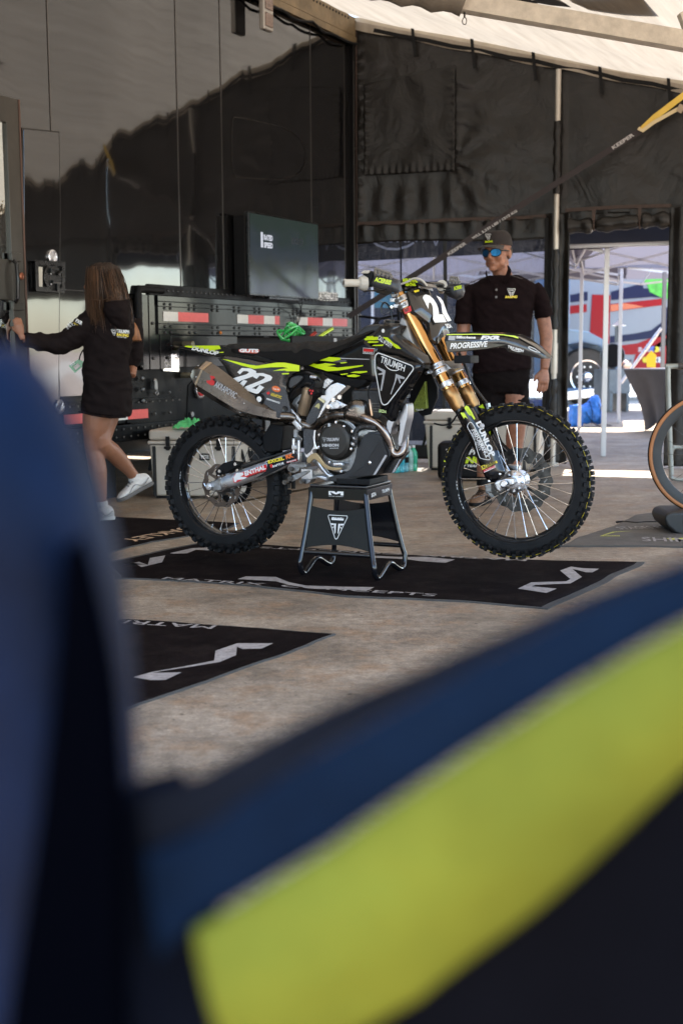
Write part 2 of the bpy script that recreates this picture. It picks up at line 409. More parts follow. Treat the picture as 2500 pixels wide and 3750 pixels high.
# ---------------------------------------------------------------- race trailer with its wall facing the awning
TR = frame_empty('race_trailer', 'wall', 'long glossy black race trailer forming the left wall of the awning', 'trailer')
def black_paint(name, wav, col=(.008, .008, .009), rough=.06):
    m = bpy.data.materials.new(name); m.use_nodes = True; nt = m.node_tree; N = nt.nodes; L = nt.links; b = N['Principled BSDF']
    b.inputs['Base Color'].default_value = (*col, 1); b.inputs['Roughness'].default_value = rough
    b.inputs['Specular IOR Level'].default_value = .7; b.inputs['IOR'].default_value = 1.5; b.inputs['Coat Weight'].default_value = .75; b.inputs['Coat Roughness'].default_value = .02; b.inputs['Coat IOR'].default_value = 1.5
    tc = N.new('ShaderNodeTexCoord'); mp = N.new('ShaderNodeMapping'); mp.inputs['Scale'].default_value = (1, 1, .55); L.new(tc.outputs['Object'], mp.inputs[0])
    n = N.new('ShaderNodeTexNoise'); n.inputs['Scale'].default_value = 1.5; n.inputs['Detail'].default_value = 1.5; n.inputs['Roughness'].default_value = .4; L.new(mp.outputs[0], n.inputs['Vector'])
    bp = N.new('ShaderNodeBump'); bp.inputs['Strength'].default_value = 1; bp.inputs['Distance'].default_value = wav; L.new(n.outputs['Fac'], bp.inputs['Height'])
    L.new(bp.outputs[0], b.inputs['Normal']); L.new(bp.outputs[0], b.inputs['Coat Normal'])
    return m
TPAINT = black_paint('wavy glossy black trailer paint', .016)
TPAINT2 = black_paint('glossy black trailer rail paint', .012, (.006, .006, .007), .14)
TPAINT2.node_tree.nodes['Principled BSDF'].inputs['Specular IOR Level'].default_value = .28; TPAINT2.node_tree.nodes['Principled BSDF'].inputs['Coat Weight'].default_value = .06
TDARK = mat('satin black trailer skirt', (.003, .003, .0035), .38, spec=.12, var=.3, rvar=.15, vscale=6)
DRK = mat('underbody black', (.01, .01, .01), .7, var=.4)
BRNZ = mat('dark bronze door frame', (.055, .05, .042), .35, .5, var=.15, vscale=6)
RAILM = mat('yellowed awning rail', (.20, .145, .08), .45, .5, var=.35, vscale=5, bump=.2, bscale=30)
SEAMM = mat('steel seam strip', (.16, .15, .14), .3, 1)
TAPER = mat('red reflective tape', (.68, .07, .06), .35, var=.08, vscale=30)
TAPEW = mat('white reflective tape', (.66, .65, .62), .4, var=.08, vscale=30)
seams = [-14, -11.6, -9.2, -6.8, -5.4, -4.262, -2.83, -2.226, -.765, .0]
for i in range(len(seams) - 1):          # wall panels, each its own sheet with a 5 mm joint
    z0 = 1.455 if seams[i + 1] > -3.2 else .55
    a, b_ = seams[i] + .003, seams[i + 1] - .003
    if seams[i] < -3.2 < seams[i + 1]: pass
    bx = MB()
    zz0 = .56 if b_ < -4.2 else 1.452
    bx.box(((a + b_) / 2, .014, (zz0 + 4.0) / 2), (b_ - a, .03, 4.0 - zz0)); bx.build('wall_panel', TPAINT, TR, bevel=.002)
for s in seams[4:-1]:
    MB().box((s, .004, 2.72), (.006, .02, 2.5)).build('seam_strip', SEAMM, TR)
body = MB(); body.box((-7, 1.35, 2.72), (14, 2.6, 2.6)); body.build('trailer_body', DRK, TR, bevel=.01)
# panel between the door side and the ribbed corner (behind the woman), full height
b = MB(); b.box(((-4.259 - 3.5) / 2, .016, 1.0), (.759, .03, .9)); b.build('wall_panel', TPAINT, TR, bevel=.002)
# corner angle post that closes the wall towards the tarp
b = MB(); b.box((.03, -.01, 2.6), (.09, .07, 2.9)); b.build('corner_post', TDARK, TR, bevel=.006)
b = MB(); b.box((-.012, -.05, 2.6), (.006, .006, 2.8)); b.box((.045, -.05, 2.6), (.006, .006, 2.8)); b.build('corner_trim', SEAMM, TR)
# awning rail along the roof edge
b = MB(); b.box((-7, -.02, 3.98), (14, .09, .17)); b.build('awning_rail', RAILM, TR, bevel=.006)
b = MB(); b.box((-7, -.05, 3.86), (14, .05, .06)); b.build('rail_lip', RAILM, TR, bevel=.004)
b = MB()
for i in range(110): b.cyl((-i * .06 - .15, -.064, 4.03), (-i * .06 - .15, -.07, 4.03), .011, n=8)
b.build('rail_hole', DRK, TR, stuff=True)
b = MB(); b.tube([(-x * .1, -.08 - .02 * math.sin(x * .9), 3.83 - .03 * abs(math.sin(x * .7))) for x in range(0, 60)], .012, 6); b.build('rail_cable', MATB, TR)
# the rub rail: ribbed band with rivets and tape
def wallbox(name, s0, s1, z0, z1, y0, m, t=.03, bevel=.003, parent=None):
    return MB().box(((s0 + s1) / 2, y0 + t / 2, (z0 + z1) / 2), (s1 - s0, t, z1 - z0)).build(name, m, parent or TR, bevel=bevel)
wallbox('rivet_strip', -3.26, -.02, 1.452, 1.53, -.018, TDARK, .03)
wallbox('rub_rail', -3.18, -.02, 1.17, 1.45, -.035, TPAINT2, .05)
wallbox('rail_rib', -3.18, -.02, 1.405, 1.412, -.04, TDARK, .01, 0); wallbox('rail_rib', -3.18, -.02, 1.37, 1.376, -.04, TDARK, .01, 0)
wallbox('rail_rib', -3.18, -.02, 1.245, 1.252, -.04, TDARK, .01, 0); wallbox('rail_rib', -3.18, -.02, 1.205, 1.212, -.04, TDARK, .01, 0)
rv = MB()
def rivet(s, z, y=-.038, r=.011): rv.ball((s, y, z), (r, r * .6, r), 8, 4)
x = -3.15
while x < -.05:
    rivet(x, 1.49, -.02); x += .062
x = -3.1
while x < -.1:
    for dx in (0, .075):
        for z in (1.39, 1.36, 1.23, 1.187): rivet(x + dx, z, -.04)
    x += .32
rv.build('rivet', mat('black rivet', (.03, .03, .03), .25, .6), TR, stuff=True)
def tape(s0, s1, z0, z1, y, cuts, red0=False):
    c = [s0] + cuts + [s1]
    for i in range(len(c) - 1):
        r = (i % 2 == 1) != red0
        b = MB(); b.box(((c[i] + c[i + 1]) / 2, y, (z0 + z1) / 2), (c[i + 1] - c[i] - .002, .002, z1 - z0)); b.build('reflective_tape', TAPER if r else TAPEW, TR)
t = [(-1.686,1.377),(-1.421,1.383),(-1.115,1.382),(-0.924,1.383),(-0.639,1.384),(-0.447,1.385),(-0.152,1.388)]
tz0, tz1 = 1.268, 1.337
tape(-3.12, -2.52, tz0, tz1, -.038, [-2.93]); 
tape(-2.10, t[1][0], tz0, tz1, -.038, [-1.93, -1.68, -1.50])
tape(t[2][0], t[6][0], tz0, tz1, -.038, [t[3][0], t[4][0], t[5][0]])
for s, z in ((-2.36, 1.19), (-1.13, 1.187)): amb = MB(); amb.ball((s, -.045, z), (.014, .012, .014), 10, 6); amb.build('marker_light', mat('amber lens', (.6, .17, .02), .3), TR)
# ribbed corner column left of the rail, with mitred frame pieces and studs
for i, (s0, s1) in enumerate(((-3.36, -3.28), (-3.278, -3.21), (-3.208, -3.15), (-3.148, -3.10), (-3.098, -3.0))):
    wallbox('corner_rib', s0, s1, .92, 1.452 - max(0, i - 1) * .07, -.02 - .006 * (i % 2), TPAINT2, .04)
rb = MB()
for z in (.7, .78, .86, .95, 1.03, 1.1, 1.17, 1.24, 1.31, 1.38, 1.44): rb.ball((-3.385, -.03, z), (.02, .014, .02), 8, 4)
for z in (.6, .75, 1.0, 1.25): rb.ball((-3.24, -.03, z), (.012, .01, .012), 8, 4); rb.ball((-3.05, -.03, z), (.012, .01, .012), 8, 4)
rb.build('stud', mat('stud steel', (.10, .10, .10), .3, 1), TR, stuff=True)
b = MB(); b.tube([(-3.4, -.02, .95), (-3.4, -.02, 1.44), (-3.39, -.02, 1.49), (-3.3, -.02, 1.49), (-3.1, -.02, 1.49)], .028, 10); b.build('edge_seal', MATB, TR)
# belly boxes under the rail
wallbox('belly_box', -3.5, -2.93, .52, .92, .0, TDARK, .5, .006)
wallbox('belly_box', -2.925, -2.05, .42, 1.168, .02, TDARK, .5, .006)
wallbox('belly_panel', -2.99, -2.06, .93, 1.166, -.012, TPAINT2, .03, .004)
wallbox('under_floor', -2.04, -.02, .98, 1.165, .25, DRK, 1.8, .01)
wallbox('shade_board', -2.0, .3, .35, 1.0, 1.9, DRK, .1, .01)  # added dark board standing in for the shade under the trailer
MB().box((.3, 1.35, .78), (.04, 2.6, 1.4)).build('rear_light_block', DRK, TR)  # added board that keeps bright background from showing past the rear end
wallbox('far_light_block', -14, .6, .0, 1.5, 2.55, DRK, .05, 0)  # added board blocking daylight from beyond the trailer's far side
wallbox('landing_leg', -3.62, -3.42, .0, .52, .2, DRK, .2, .006)
wallbox('landing_leg', -1.0, -.82, .0, 1.0, .5, DRK, .2, .006)
# stainless square plate, bolts, latch, tail lamp, mud flap
q = [(-3.104,1.099),(-2.897,1.088),(-2.905,0.896),(-3.107,0.906)]
b = MB(); b.prism([(a, -.02, z) for a, z in q], (0, .02, 0)); sp = b.build('steel_plate', mat('polished steel plate', (.8, .8, .82), .06, 1, bump=.4, bscale=12), TR, bevel=.003)
for zz in [(-2.808,1.102),(-2.796,0.871)]:
    MB().cyl((zz[0] - .02, .02, zz[1]), (zz[0] - .02, -.10, zz[1]), .022, n=8).build('hose_coupler', mat('brass coupler', (.36, .32, .22), .4, .8, var=.3), TR, bevel=.003)
q = [(-3.237,0.840),(-3.239,0.806),(-3.227,0.750)]
b = MB(); b.ball((q[0][0], -.03, q[0][1]), .018); b.box((q[1][0], -.03, q[1][1]), (.035, .03, .06)); b.tube([(q[1][0], -.04, q[1][1] - .02), (q[2][0] - .02, -.04, q[2][1] + .03), (q[2][0], -.04, q[2][1] + .02)], .006, 6)
b.tube([(q[2][0] + .016 * math.cos(k), -.04, q[2][1] + .016 * math.sin(k)) for k in [j * .6283 for j in range(10)]], .005, 6, close=True); b.build('door_latch', ALUD, TR)
q = [(-2.618,0.751),(-2.722,0.572)]
b = MB(); b.lathe((q[0][0], -.0, q[0][1]), (0, -1, 0), ((0, .062), (.02, .062), (.024, .055), (.018, .05))); lamp = b.build('tail_lamp', ALUB, TR)
b = MB(); b.lathe((0, 0, 0), (0, -1, 0), ((0.012, .05), (.028, .045), (.034, .02), (.036, .001))); o = b.build('lens', mat('red lamp lens', (.42, .015, .02), .2, coat=.6), lamp); o.location = (q[0][0], 0, q[0][1])
b = MB(); b.lathe((0, 0, 0), (0, -1, 0), ((0.03, .018), (.04, .014), (.043, .001))); o = b.build('bulb_ring', GREYW, lamp); o.location = (q[0][0], 0, q[0][1])
fl = [(-2.735,0.793),(-2.670,0.827),(-2.539,0.812),(-2.541,0.521),(-2.766,0.545)]; b = MB(); b.prism([(a, .012, z) for a, z in fl], (0, .02, 0)); b.build('mud_flap', MATB, TR, bevel=.004)
b = MB(); b.cyl((q[1][0], .0, q[1][1]), (q[1][0], -.012, q[1][1]), .02, n=12); b.build('flap_bolt', ALUD, TR, bevel=.002)
# lower side: tape, sill beam, added dark board for the shade below
q = [(-4.211,0.616),(-4.040,0.612),(-4.043,0.561),(-4.214,0.566),(-3.657,0.597),(-3.566,0.595),(-3.295,0.601),(-3.297,0.562),(-3.567,0.563),(-4.034,0.611)]
wallbox('skirt_panel', -4.26, -3.52, .55, .76, -.004, TDARK, .03, .004)
wallbox('skirt_strip', -4.26, -2.93, .70, .715, -.02, TDARK, .02, .002)
for s0, s1, mm in ((-4.255, -4.0, TAPER), (-3.998, -3.72, TAPEW), (-3.718, -3.56, TAPEW), (-3.558, -3.315, TAPER)):
    wallbox('reflective_tape', s0, s1, .575, .64, -.022 if s1 > -3.5 else -.022, mm, .004, 0)
wallbox('skirt_backing', -3.56, -3.25, .55, .72, -.016, TDARK, .03, .003)
wallbox('sill_beam', -9, -2.6, .42, .54, -.01, TDARK, .12, .008)
rb = MB()
for i in range(16):
    for z in (.51, .455, .69): rb.ball((-4.2 + i * .085, -.018 if z < .6 else -.03, z), (.008, .006, .008), 6, 4)
rb.build('bolt', DSTEEL, TR, stuff=True)
wallbox('shade_board', -9, -3.3, .05, .45, 1.6, DRK, .1, .01)  # second added dark board, shade below the sill
# window line and door hatch outline
q = smoothpts([(-2.072,2.849),(-2.019,2.887),(-0.871,2.925),(-0.879,2.526),(-2.001,2.407),(-2.085,2.438)], 2)
outline('wall', q, .008, SEAMM, TR, .004, 'window_edge')
hq = [(-4.532,2.419),(-4.194,2.446),(-4.206,1.966),(-4.300,0.600),(-4.619,0.570)]
outline('wall', [(a, z) for a, z in hq], .02, mat('dark door trim', (.05, .048, .045), .3, .6), TR, .006, 'hatch_edge')
b = MB(); b.prism([P('wall', p, .012) for p in hq], (0, .01, 0)); b.build('hatch_door', TPAINT, TR, bevel=.004)
for c in [(-4.309,1.656),(-4.291,0.696)]:
    lk = MB(); lk.lathe((c[0], -.012, c[1]), (0, -1, 0), ((0, .045), (.012, .045), (.016, .035), (.01, .03))); l0 = lk.build('hatch_lock', ALUB, TR)
    MB().box((c[0], -.03, c[1]), (.018, .02, .055), mtx=Matrix.Rotation(.5, 3, 'Y')).build('handle', ALUB, l0, bevel=.004)
# power inlet box
q = [(-4.491,1.608),(-4.227,1.614),(-4.238,1.445),(-4.493,1.445)]
pb = MB(); pb.prism([P('wall', p, .03) for p in q], (0, .02, 0)); box = pb.build('power_inlet', MATB, TR, bevel=.006, label='square black power inlet with a white label strip')
outline('wall', q, .03, BLACKP, box, .042, 'rim')
decal('wall', [(-4.472,1.585),(-4.428,1.584),(-4.434,1.459),(-4.475,1.460)], mat('label strip', (.6, .58, .52), .5, var=.1), box, .033, 'label_strip')
c = [(-4.340,1.524)][0]
b = MB(); b.cyl((c[0], -.03, c[1]), (c[0], -.042, c[1]), .085, n=28); b.build('socket_disc', BLACKP, box, bevel=.003)
b = MB(); b.box((c[0] + .02, -.05, c[1] - .03), (.08, .02, .02)); b.box((c[0] - .02, -.05, c[1] + .04), (.03, .02, .03)); b.box((c[0] + .05, -.055, c[1] + .03), (.05, .02, .012), mtx=Matrix.Rotation(-.6, 3, 'Y')); b.box((c[0] + .03, -.05, c[1] - .06), (.02, .02, .05)); b.build('socket_lever', BLACKP, box, bevel=.003)
for dz in (.02, -.045): b = MB(); b.ball((c[0] - .03, -.05, c[1] + dz), .006, 8, 5); b.build('socket_screw', ALUB, box)
# badge
bq = [(-0.756,1.561),(-0.520,1.573),(-0.300,1.563),(-0.301,1.502),(-0.521,1.492),(-0.753,1.496)]
bd = plate('badge', 'wall2', bq, MATB, TR, t=.008, bevel=.001); bd.location = (0, .08, 0)
cx = sum(p[0] for p in bq) / 6; cz = sum(p[1] for p in bq) / 6
outline('wall2', [(cx + (a - cx) * .95, cz + (z - cz) * .9) for a, z in bq], .006, WHITE, bd, .002, 'badge_rim')
text('FEATHERLITE', 'wall2', [(-0.730,1.507)][0], [(-0.324,1.510)][0], .062, WHITE, bd, off=.002, bold=.045)

# ---------------------------------------------------------------- the open side door at far left
DR = frame_empty('trailer_door', 'wall', 'dark bronze framed glass side door held open by the woman', 'door')
dz0, dz1, DY = .44, 2.545, -.15
b = MB()
b.box((-4.815, DY, (dz0 + dz1) / 2), (.12, .05, dz1 - dz0)); b.box((-5.60, DY, (dz0 + dz1) / 2), (.12, .05, dz1 - dz0))
b.box((-5.21, DY, dz1 - .075), (.68, .05, .15)); b.box((-5.21, DY, 1.48), (.68, .05, .24)); b.box((-5.21, DY, dz0 + .08), (.68, .05, .16))
b.build('door_frame', BRNZ, DR, bevel=.006)
b = MB(); b.box((-4.760, DY + .002, (dz0 + dz1) / 2), (.014, .065, dz1 - dz0)); b.build('edge_strip', mat('brown edge strip', (.09, .05, .035), .4, .4), DR, bevel=.003)
GLASSM = mat('mirror door glass', (.55, .58, .57), .03, 1, bump=.5, bscale=3)
for z0, z1 in ((1.60, dz1 - .15), (dz0 + .16, 1.36)):
    b = MB(); b.box((-5.21, DY, (z0 + z1) / 2), (.68, .012, z1 - z0)); b.build('glass_pane', GLASSM, DR)
b = MB(); b.tube([(-4.87, DY - .03, 1.60), (-4.885, DY - .07, 1.57), (-4.89, DY - .08, 1.47), (-4.885, DY - .07, 1.37), (-4.87, DY - .03, 1.34)], .012, 8); b.build('handle', BLACKP, DR)
b = MB(); b.box((-4.85, DY - .035, 1.615), (.09, .02, .05)); b.build('handle_plate', BRNZ, DR, bevel=.004)
b = MB(); b.box((-4.85, DY - .035, 1.325), (.09, .02, .05)); b.build('handle_plate', BRNZ, DR, bevel=.004)
b = MB(); b.lathe((-4.80, DY - .025, 1.505), (0, -1, 0), ((0, .022), (.01, .022), (.013, .016), (.014, .001))); b.build('lock', mat('copper lock', (.25, .09, .05), .35, .9), DR)

# ---------------------------------------------------------------- television on the trailer wall
TV = frame_empty('television', 'wall', 'flat television on the black trailer wall showing a hazy treed scene', 'television')
b = MB(); b.box((-1.515, -.135, 1.812), (1.165, .045, .65)); b.build('tv_body', BLACKP, TV, bevel=.004)
b = MB(); b.box((-2.06, -.08, 1.80), (.12, .10, .62)); b.box((-1.5, -.06, 1.8), (.3, .12, .3)); b.build('wall_mount', MATB, TV, bevel=.004)
b = MB(); b.box((-1.5, -.12, 1.478), (.5, .03, .02)); b.build('sensor_bar', BLACKP, TV, bevel=.003)
m = bpy.data.materials.new('lit screen picture'); m.use_nodes = True; N = m.node_tree.nodes; L = m.node_tree.links; bb = N['Principled BSDF']
bb.inputs['Base Color'].default_value = (.01, .01, .012, 1); bb.inputs['Roughness'].default_value = .12; bb.inputs['Specular IOR Level'].default_value = .25
tc = N.new('ShaderNodeTexCoord'); sx = N.new('ShaderNodeSeparateXYZ'); L.new(tc.outputs['Object'], sx.inputs[0])
nz = N.new('ShaderNodeTexNoise'); nz.inputs['Scale'].default_value = 5.5; nz.inputs['Detail'].default_value = 9; nz.inputs['Roughness'].default_value = .72; L.new(tc.outputs['Object'], nz.inputs['Vector'])
ad = N.new('ShaderNodeMath'); ad.operation = 'MULTIPLY_ADD'; L.new(sx.outputs[2], ad.inputs[0]); ad.inputs[1].default_value = -1.3; ad.inputs[2].default_value = 2.55
a2 = N.new('ShaderNodeMath'); a2.operation = 'ADD'; L.new(ad.outputs[0], a2.inputs[0]); L.new(nz.outputs['Fac'], a2.inputs[1])
rp = N.new('ShaderNodeValToRGB'); cr = rp.color_ramp; cr.elements[0].position = .28; cr.elements[0].color = (.02, .035, .03, 1); cr.elements[1].position = .98; cr.elements[1].color = (.10, .10, .12, 1)
for p_, c_ in ((.45, (.03, .042, .055, 1)), (.6, (.028, .036, .026, 1)), (.72, (.045, .05, .075, 1)), (.85, (.06, .065, .085, 1))):
    e = cr.elements.new(p_); e.color = c_
sb = N.new('ShaderNodeMath'); sb.operation = 'MULTIPLY'; sb.inputs[1].default_value = .68; L.new(a2.outputs[0], sb.inputs[0]); L.new(sb.outputs[0], rp.inputs[0])
L.new(rp.outputs[0], bb.inputs['Emission Color']); bb.inputs['Emission Strength'].default_value = .15
b = MB(); b.sheet([(-2.085, -.1585, 1.50), (-.945, -.1585, 1.50), (-.945, -.1585, 2.125), (-2.085, -.1585, 2.125)]); scr = b.build('screen', m, TV, smooth=False)
PLANES['scr'] = ('wall', (0, -.159, 0), (1, 0, 0), (0, 0, 1))
SCRT = mat('screen dark print', (.02, .03, .04), .3); SCRL = mat('screen pale print', (.2, .2, .2), .3, emit=(.3, .33, .4, .25))
text('EGO', 'scr', (-1.42, 1.93), (-1.22, 1.93), .055, SCRT, scr, shear=.2, bold=.05)
text('RATED', 'scr', (-1.87, 1.93), (-1.73, 1.93), .045, SCRL, scr, bold=.05); text('SPEED', 'scr', (-1.87, 1.87), (-1.73, 1.87), .045, SCRL, scr, bold=.05); text('1', 'scr', (-1.92, 1.87), (-1.885, 1.87), .12, SCRL, scr, bold=.05)
b = MB(); b.tube(catmull([(-1.28, -.12, 1.48), (-1.24, -.14, 1.42), (-1.14, -.09, 1.36), (-1.16, -.06, 1.24), (-1.2, -.05, 1.18), (-1.17, -.05, 1.2), (-1.12, -.06, 1.34), (-1.11, -.09, 1.46)]), .004, 6); tag(b.build('tv_cable', MATB), 'thin black cable looping below the television', 'cable')
bpy.data.objects['tv_cable'].location = TR.location; bpy.data.objects['tv_cable'].rotation_euler = TR.rotation_euler

# work light hanging under the awning rail
q = [(-1.876,3.783),(-1.602,3.812),(-1.607,3.656),(-1.857,3.631)]
WL = frame_empty('work_light', 'wall', 'small square work light hanging under the awning rail at the roof edge', 'lamp')
cx = sum(p[0] for p in q) / 4; cz = sum(p[1] for p in q) / 4
b = MB(); b.box((cx, -.13, cz), (.15, .05, .29)); hs = b.build('lamp_housing', mat('pale lamp housing', (.42, .40, .37), .35, .5), WL, bevel=.012, seg=3)
for dz in (.065, -.065): b = MB(); b.box((cx, -.158, cz + dz), (.115, .01, .105)); b.build('lamp_lens', mat('ribbed lamp lens', (.24, .17, .14), .25, .3, var=.5, vscale=90, bump=.6, bscale=120), WL, bevel=.004)
b = MB(); b.box((cx, -.08, cz + .17), (.03, .05, .12)); b.build('bracket', ALUD, WL, bevel=.004)

# ---------------------------------------------------------------- tarp wall across the back
TW = frame_empty('tarp_wall', 'tarp', 'black vinyl tarp wall with sewn vent patch, clear window and rolled doorway', 'tent wall')
def tarp_mat(name, col, bstr, rough=.42):
    m = bpy.data.materials.new(name); m.use_nodes = True; N = m.node_tree.nodes; L = m.node_tree.links; b = N['Principled BSDF']
    tc = N.new('ShaderNodeTexCoord'); mp = N.new('ShaderNodeMapping'); mp.inputs['Scale'].default_value = (1, 1, 1); mp.inputs['Rotation'].default_value = (0, .5, 0); L.new(tc.outputs['Object'], mp.inputs[0])
    w = N.new('ShaderNodeTexNoise'); w.inputs['Scale'].default_value = 2.2; w.inputs['Detail'].default_value = 5; w.inputs['Distortion'].default_value = 1.2; L.new(mp.outputs[0], w.inputs['Vector'])
    f = N.new('ShaderNodeTexNoise'); f.inputs['Scale'].default_value = 9; f.inputs['Detail'].default_value = 5; f.inputs['Distortion'].default_value = .8; L.new(mp.outputs[0], f.inputs['Vector'])
    md = N.new('ShaderNodeMath'); md.operation = 'MULTIPLY_ADD'; md.inputs[1].default_value = .25; L.new(f.outputs['Fac'], md.inputs[0]); L.new(w.outputs['Fac'], md.inputs[2])
    bp = N.new('ShaderNodeBump'); bp.inputs['Strength'].default_value = bstr; bp.inputs['Distance'].default_value = .06; L.new(md.outputs[0], bp.inputs['Height']); L.new(bp.outputs[0], b.inputs['Normal'])
    r = N.new('ShaderNodeValToRGB'); r.color_ramp.elements[0].position = .35; r.color_ramp.elements[1].position = .7
    r.color_ramp.elements[0].color = (*[c * .75 for c in col], 1); r.color_ramp.elements[1].color = (*[c * 1.3 for c in col], 1); L.new(f.outputs['Fac'], r.inputs[0]); L.new(r.outputs[0], b.inputs['Base Color'])
    b.inputs['Roughness'].default_value = rough; b.inputs['Specular IOR Level'].default_value = .42
    return m
TARP = tarp_mat('black vinyl tarp', (.007, .0055, .0042), .42)
TARP2 = tarp_mat('black mesh patch', (.0055, .0044, .0033), .5, .5)
HEM = mat('brown stained webbing', (.045, .028, .022), .7, var=.3, vscale=30)
def ztop(s): return 4.06 - .266 * s
pcx, pcz = .58, 3.08       # the patch whose gathered edges pull folds into the tarp
def fold(s, z):
    d = 0
    # radiating folds from the patch's right and lower edges
    dx, dz = s - 1.02, z - 2.75
    r = math.hypot(dx, dz); a = math.atan2(dz, max(dx, -.4) + .001)
    if s > 1.0 and z < 3.6:
        d += .006 * math.sin(a * 9 + 2 * noise.noise(Vector((s * 2, z * 2, 0)))) * math.exp(-((r - .35) / .45) ** 2)
        d += .010 * math.sin(z * 34 + 3 * s + 4 * noise.noise(Vector((s * 4, z * 4, 5)))) * math.exp(-(s - 1.0) / .25) * (1 if z > 2.65 else .2)
    if z < 2.70 and s < 1.3:
        d += .011 * math.sin(s * 26 + 8 * (z - 2.2) * (s - .5)) * math.exp(-((z - 2.42) / .16) ** 2)
    if s < .12: d += .006 * math.sin(z * 60)
    d += .02 * noise.noise(Vector((s * 1.1, z * 1.1, 3))) + .008 * noise.noise(Vector((s * 4 + z * 3, z * 5, 1)))
    if s > 2: d += .012 * math.sin(s * 9 + z * 2)
    return d
def cloth_grid(name, s0, s1, zf0, zf1, m, parent, ds=.022, y=0, fn=fold, t=0):
    b = MB(); ns = max(2, int((s1 - s0) / ds)); nz_ = 0
    cols = []
    for i in range(ns + 1):
        s = s0 + (s1 - s0) * i / ns; a, c = zf0(s), zf1(s); n = max(2, int((zf1(s0) - zf0(s0)) / ds))
        cols.append([b.bm.verts.new((s, y - fn(s, a + (c - a) * j / n), a + (c - a) * j / n)) for j in range(n + 1)])
    for i in range(ns):
        for j in range(len(cols[0]) - 1): b.bm.faces.new((cols[i][j], cols[i + 1][j], cols[i + 1][j + 1], cols[i][j + 1]))
    o = b.build(name, m, parent, angle=80)
    sd = o.modifiers.new('thickness', 'SOLIDIFY'); sd.thickness = .002; sd.offset = 1
    return o
cloth_grid('upper_tarp', .03, 3.06, lambda s: 2.22, lambda s: ztop(s) - .03, TARP, TW)
cloth_grid('upper_tarp', 3.07, 7.4, lambda s: 2.22, lambda s: ztop(s) - .03, TARP, TW, ds=.06)
def pfn(s, z):
    e = .012 * math.sin(z * 95) * (math.exp(-abs(s - 1.0) / .03) + math.exp(-abs(s - .16) / .03)) + .012 * math.sin(s * 95) * math.exp(-abs(z - 2.68) / .03)
    return .035 + fold(s, z) * .6 + e + .016 * noise.noise(Vector((s * 5, z * 3.2, 8)))
cloth_grid('vent_patch', .15, 1.015, lambda s: 2.655, lambda s: 3.475 + .12 * (s - .15), TARP2, TW, ds=.018, fn=pfn)
def webbing(name, pts, w, m, parent, pl='tarp', off=.03, t=.006):
    b = MB(); V = [Vector(p) for p in pts]; A = []
    for i, v in enumerate(V):
        d = (V[min(i + 1, len(V) - 1)] - V[max(i - 1, 0)]).normalized(); n = Vector((-d.y, d.x)) * w / 2
        A.append([b.bm.verts.new(P(pl, v + n, off)), b.bm.verts.new(P(pl, v - n, off)), b.bm.verts.new(P(pl, v - n, off - t)), b.bm.verts.new(P(pl, v + n, off - t))])
    for i in range(len(A) - 1):
        for j in range(4): b.bm.faces.new((A[i][j], A[i][(j + 1) % 4], A[i + 1][(j + 1) % 4], A[i + 1][j]))
    b.bm.faces.new(A[0][::-1]); b.bm.faces.new(A[-1]); return b.build(name, m, parent)
webbing('hem_strip', [(.05, 2.222), (.5, 2.215), (1.0, 2.222), (1.5, 2.212), (1.85, 2.218)], .03, HEM, TW)
webbing('hem_strip', [(2.02, 2.262), (2.5, 2.27), (2.93, 2.262)], .03, HEM, TW)
webbing('edge_webbing', [(.06, .3), (.065, 1.5), (.06, 2.5), (.07, 3.96)], .03, HEM, TW)
webbing('top_webbing', [(s * .25, ztop(s * .25) - .05 + .008 * math.sin(s * 3)) for s in range(1, 29)], .035, MATB, TW, off=.035)
for s in (.62, 1.17, 1.72, 2.30, 2.88, 3.5, 4.2): webbing('tie_strap', [(s, ztop(s) + .06), (s + .01, ztop(s) - .05), (s + .03, ztop(s) - .22)], .028, MATB, TW, off=.055)
# clear vinyl window
m = bpy.data.materials.new('scuffed clear vinyl'); m.use_nodes = True; N = m.node_tree.nodes; L = m.node_tree.links
out = N['Material Output']; b_ = N['Principled BSDF']; b_.inputs['Base Color'].default_value = (.26, .28, .34, 1); b_.inputs['Roughness'].default_value = .15
tr = N.new('ShaderNodeBsdfTransparent'); tr.inputs[0].default_value = (.62, .68, .78, 1); mxs = N.new('ShaderNodeMixShader')
tc = N.new('ShaderNodeTexCoord'); mp = N.new('ShaderNodeMapping'); mp.inputs['Scale'].default_value = (7, 7, 1.1); L.new(tc.outputs['Object'], mp.inputs[0])
nz = N.new('ShaderNodeTexNoise'); nz.inputs['Scale'].default_value = 3; nz.inputs['Detail'].default_value = 8; nz.inputs['Roughness'].default_value = .75; nz.inputs['Distortion'].default_value = 1.5; L.new(mp.outputs[0], nz.inputs['Vector'])
rr = N.new('ShaderNodeMapRange'); rr.inputs[1].default_value = .42; rr.inputs[2].default_value = .75; rr.inputs[3].default_value = .05; rr.inputs[4].default_value = .5; L.new(nz.outputs['Fac'], rr.inputs[0])
L.new(rr.outputs[0], mxs.inputs[0]); L.new(tr.outputs[0], mxs.inputs[1]); L.new(b_.outputs[0], mxs.inputs[2]); L.new(mxs.outputs[0], out.inputs[0])
bp = N.new('ShaderNodeBump'); bp.inputs['Strength'].default_value = .6; bp.inputs['Distance'].default_value = .03; L.new(nz.outputs['Fac'], bp.inputs['Height']); L.new(bp.outputs[0], b_.inputs['Normal'])
VINYL = m
cloth_grid('vinyl_window', .07, 1.86, lambda s: .12, lambda s: 2.13, VINYL, TW, ds=.08, fn=lambda s, z: .02 * noise.noise(Vector((s * 2, z * 2, 0)))).modifiers.clear()
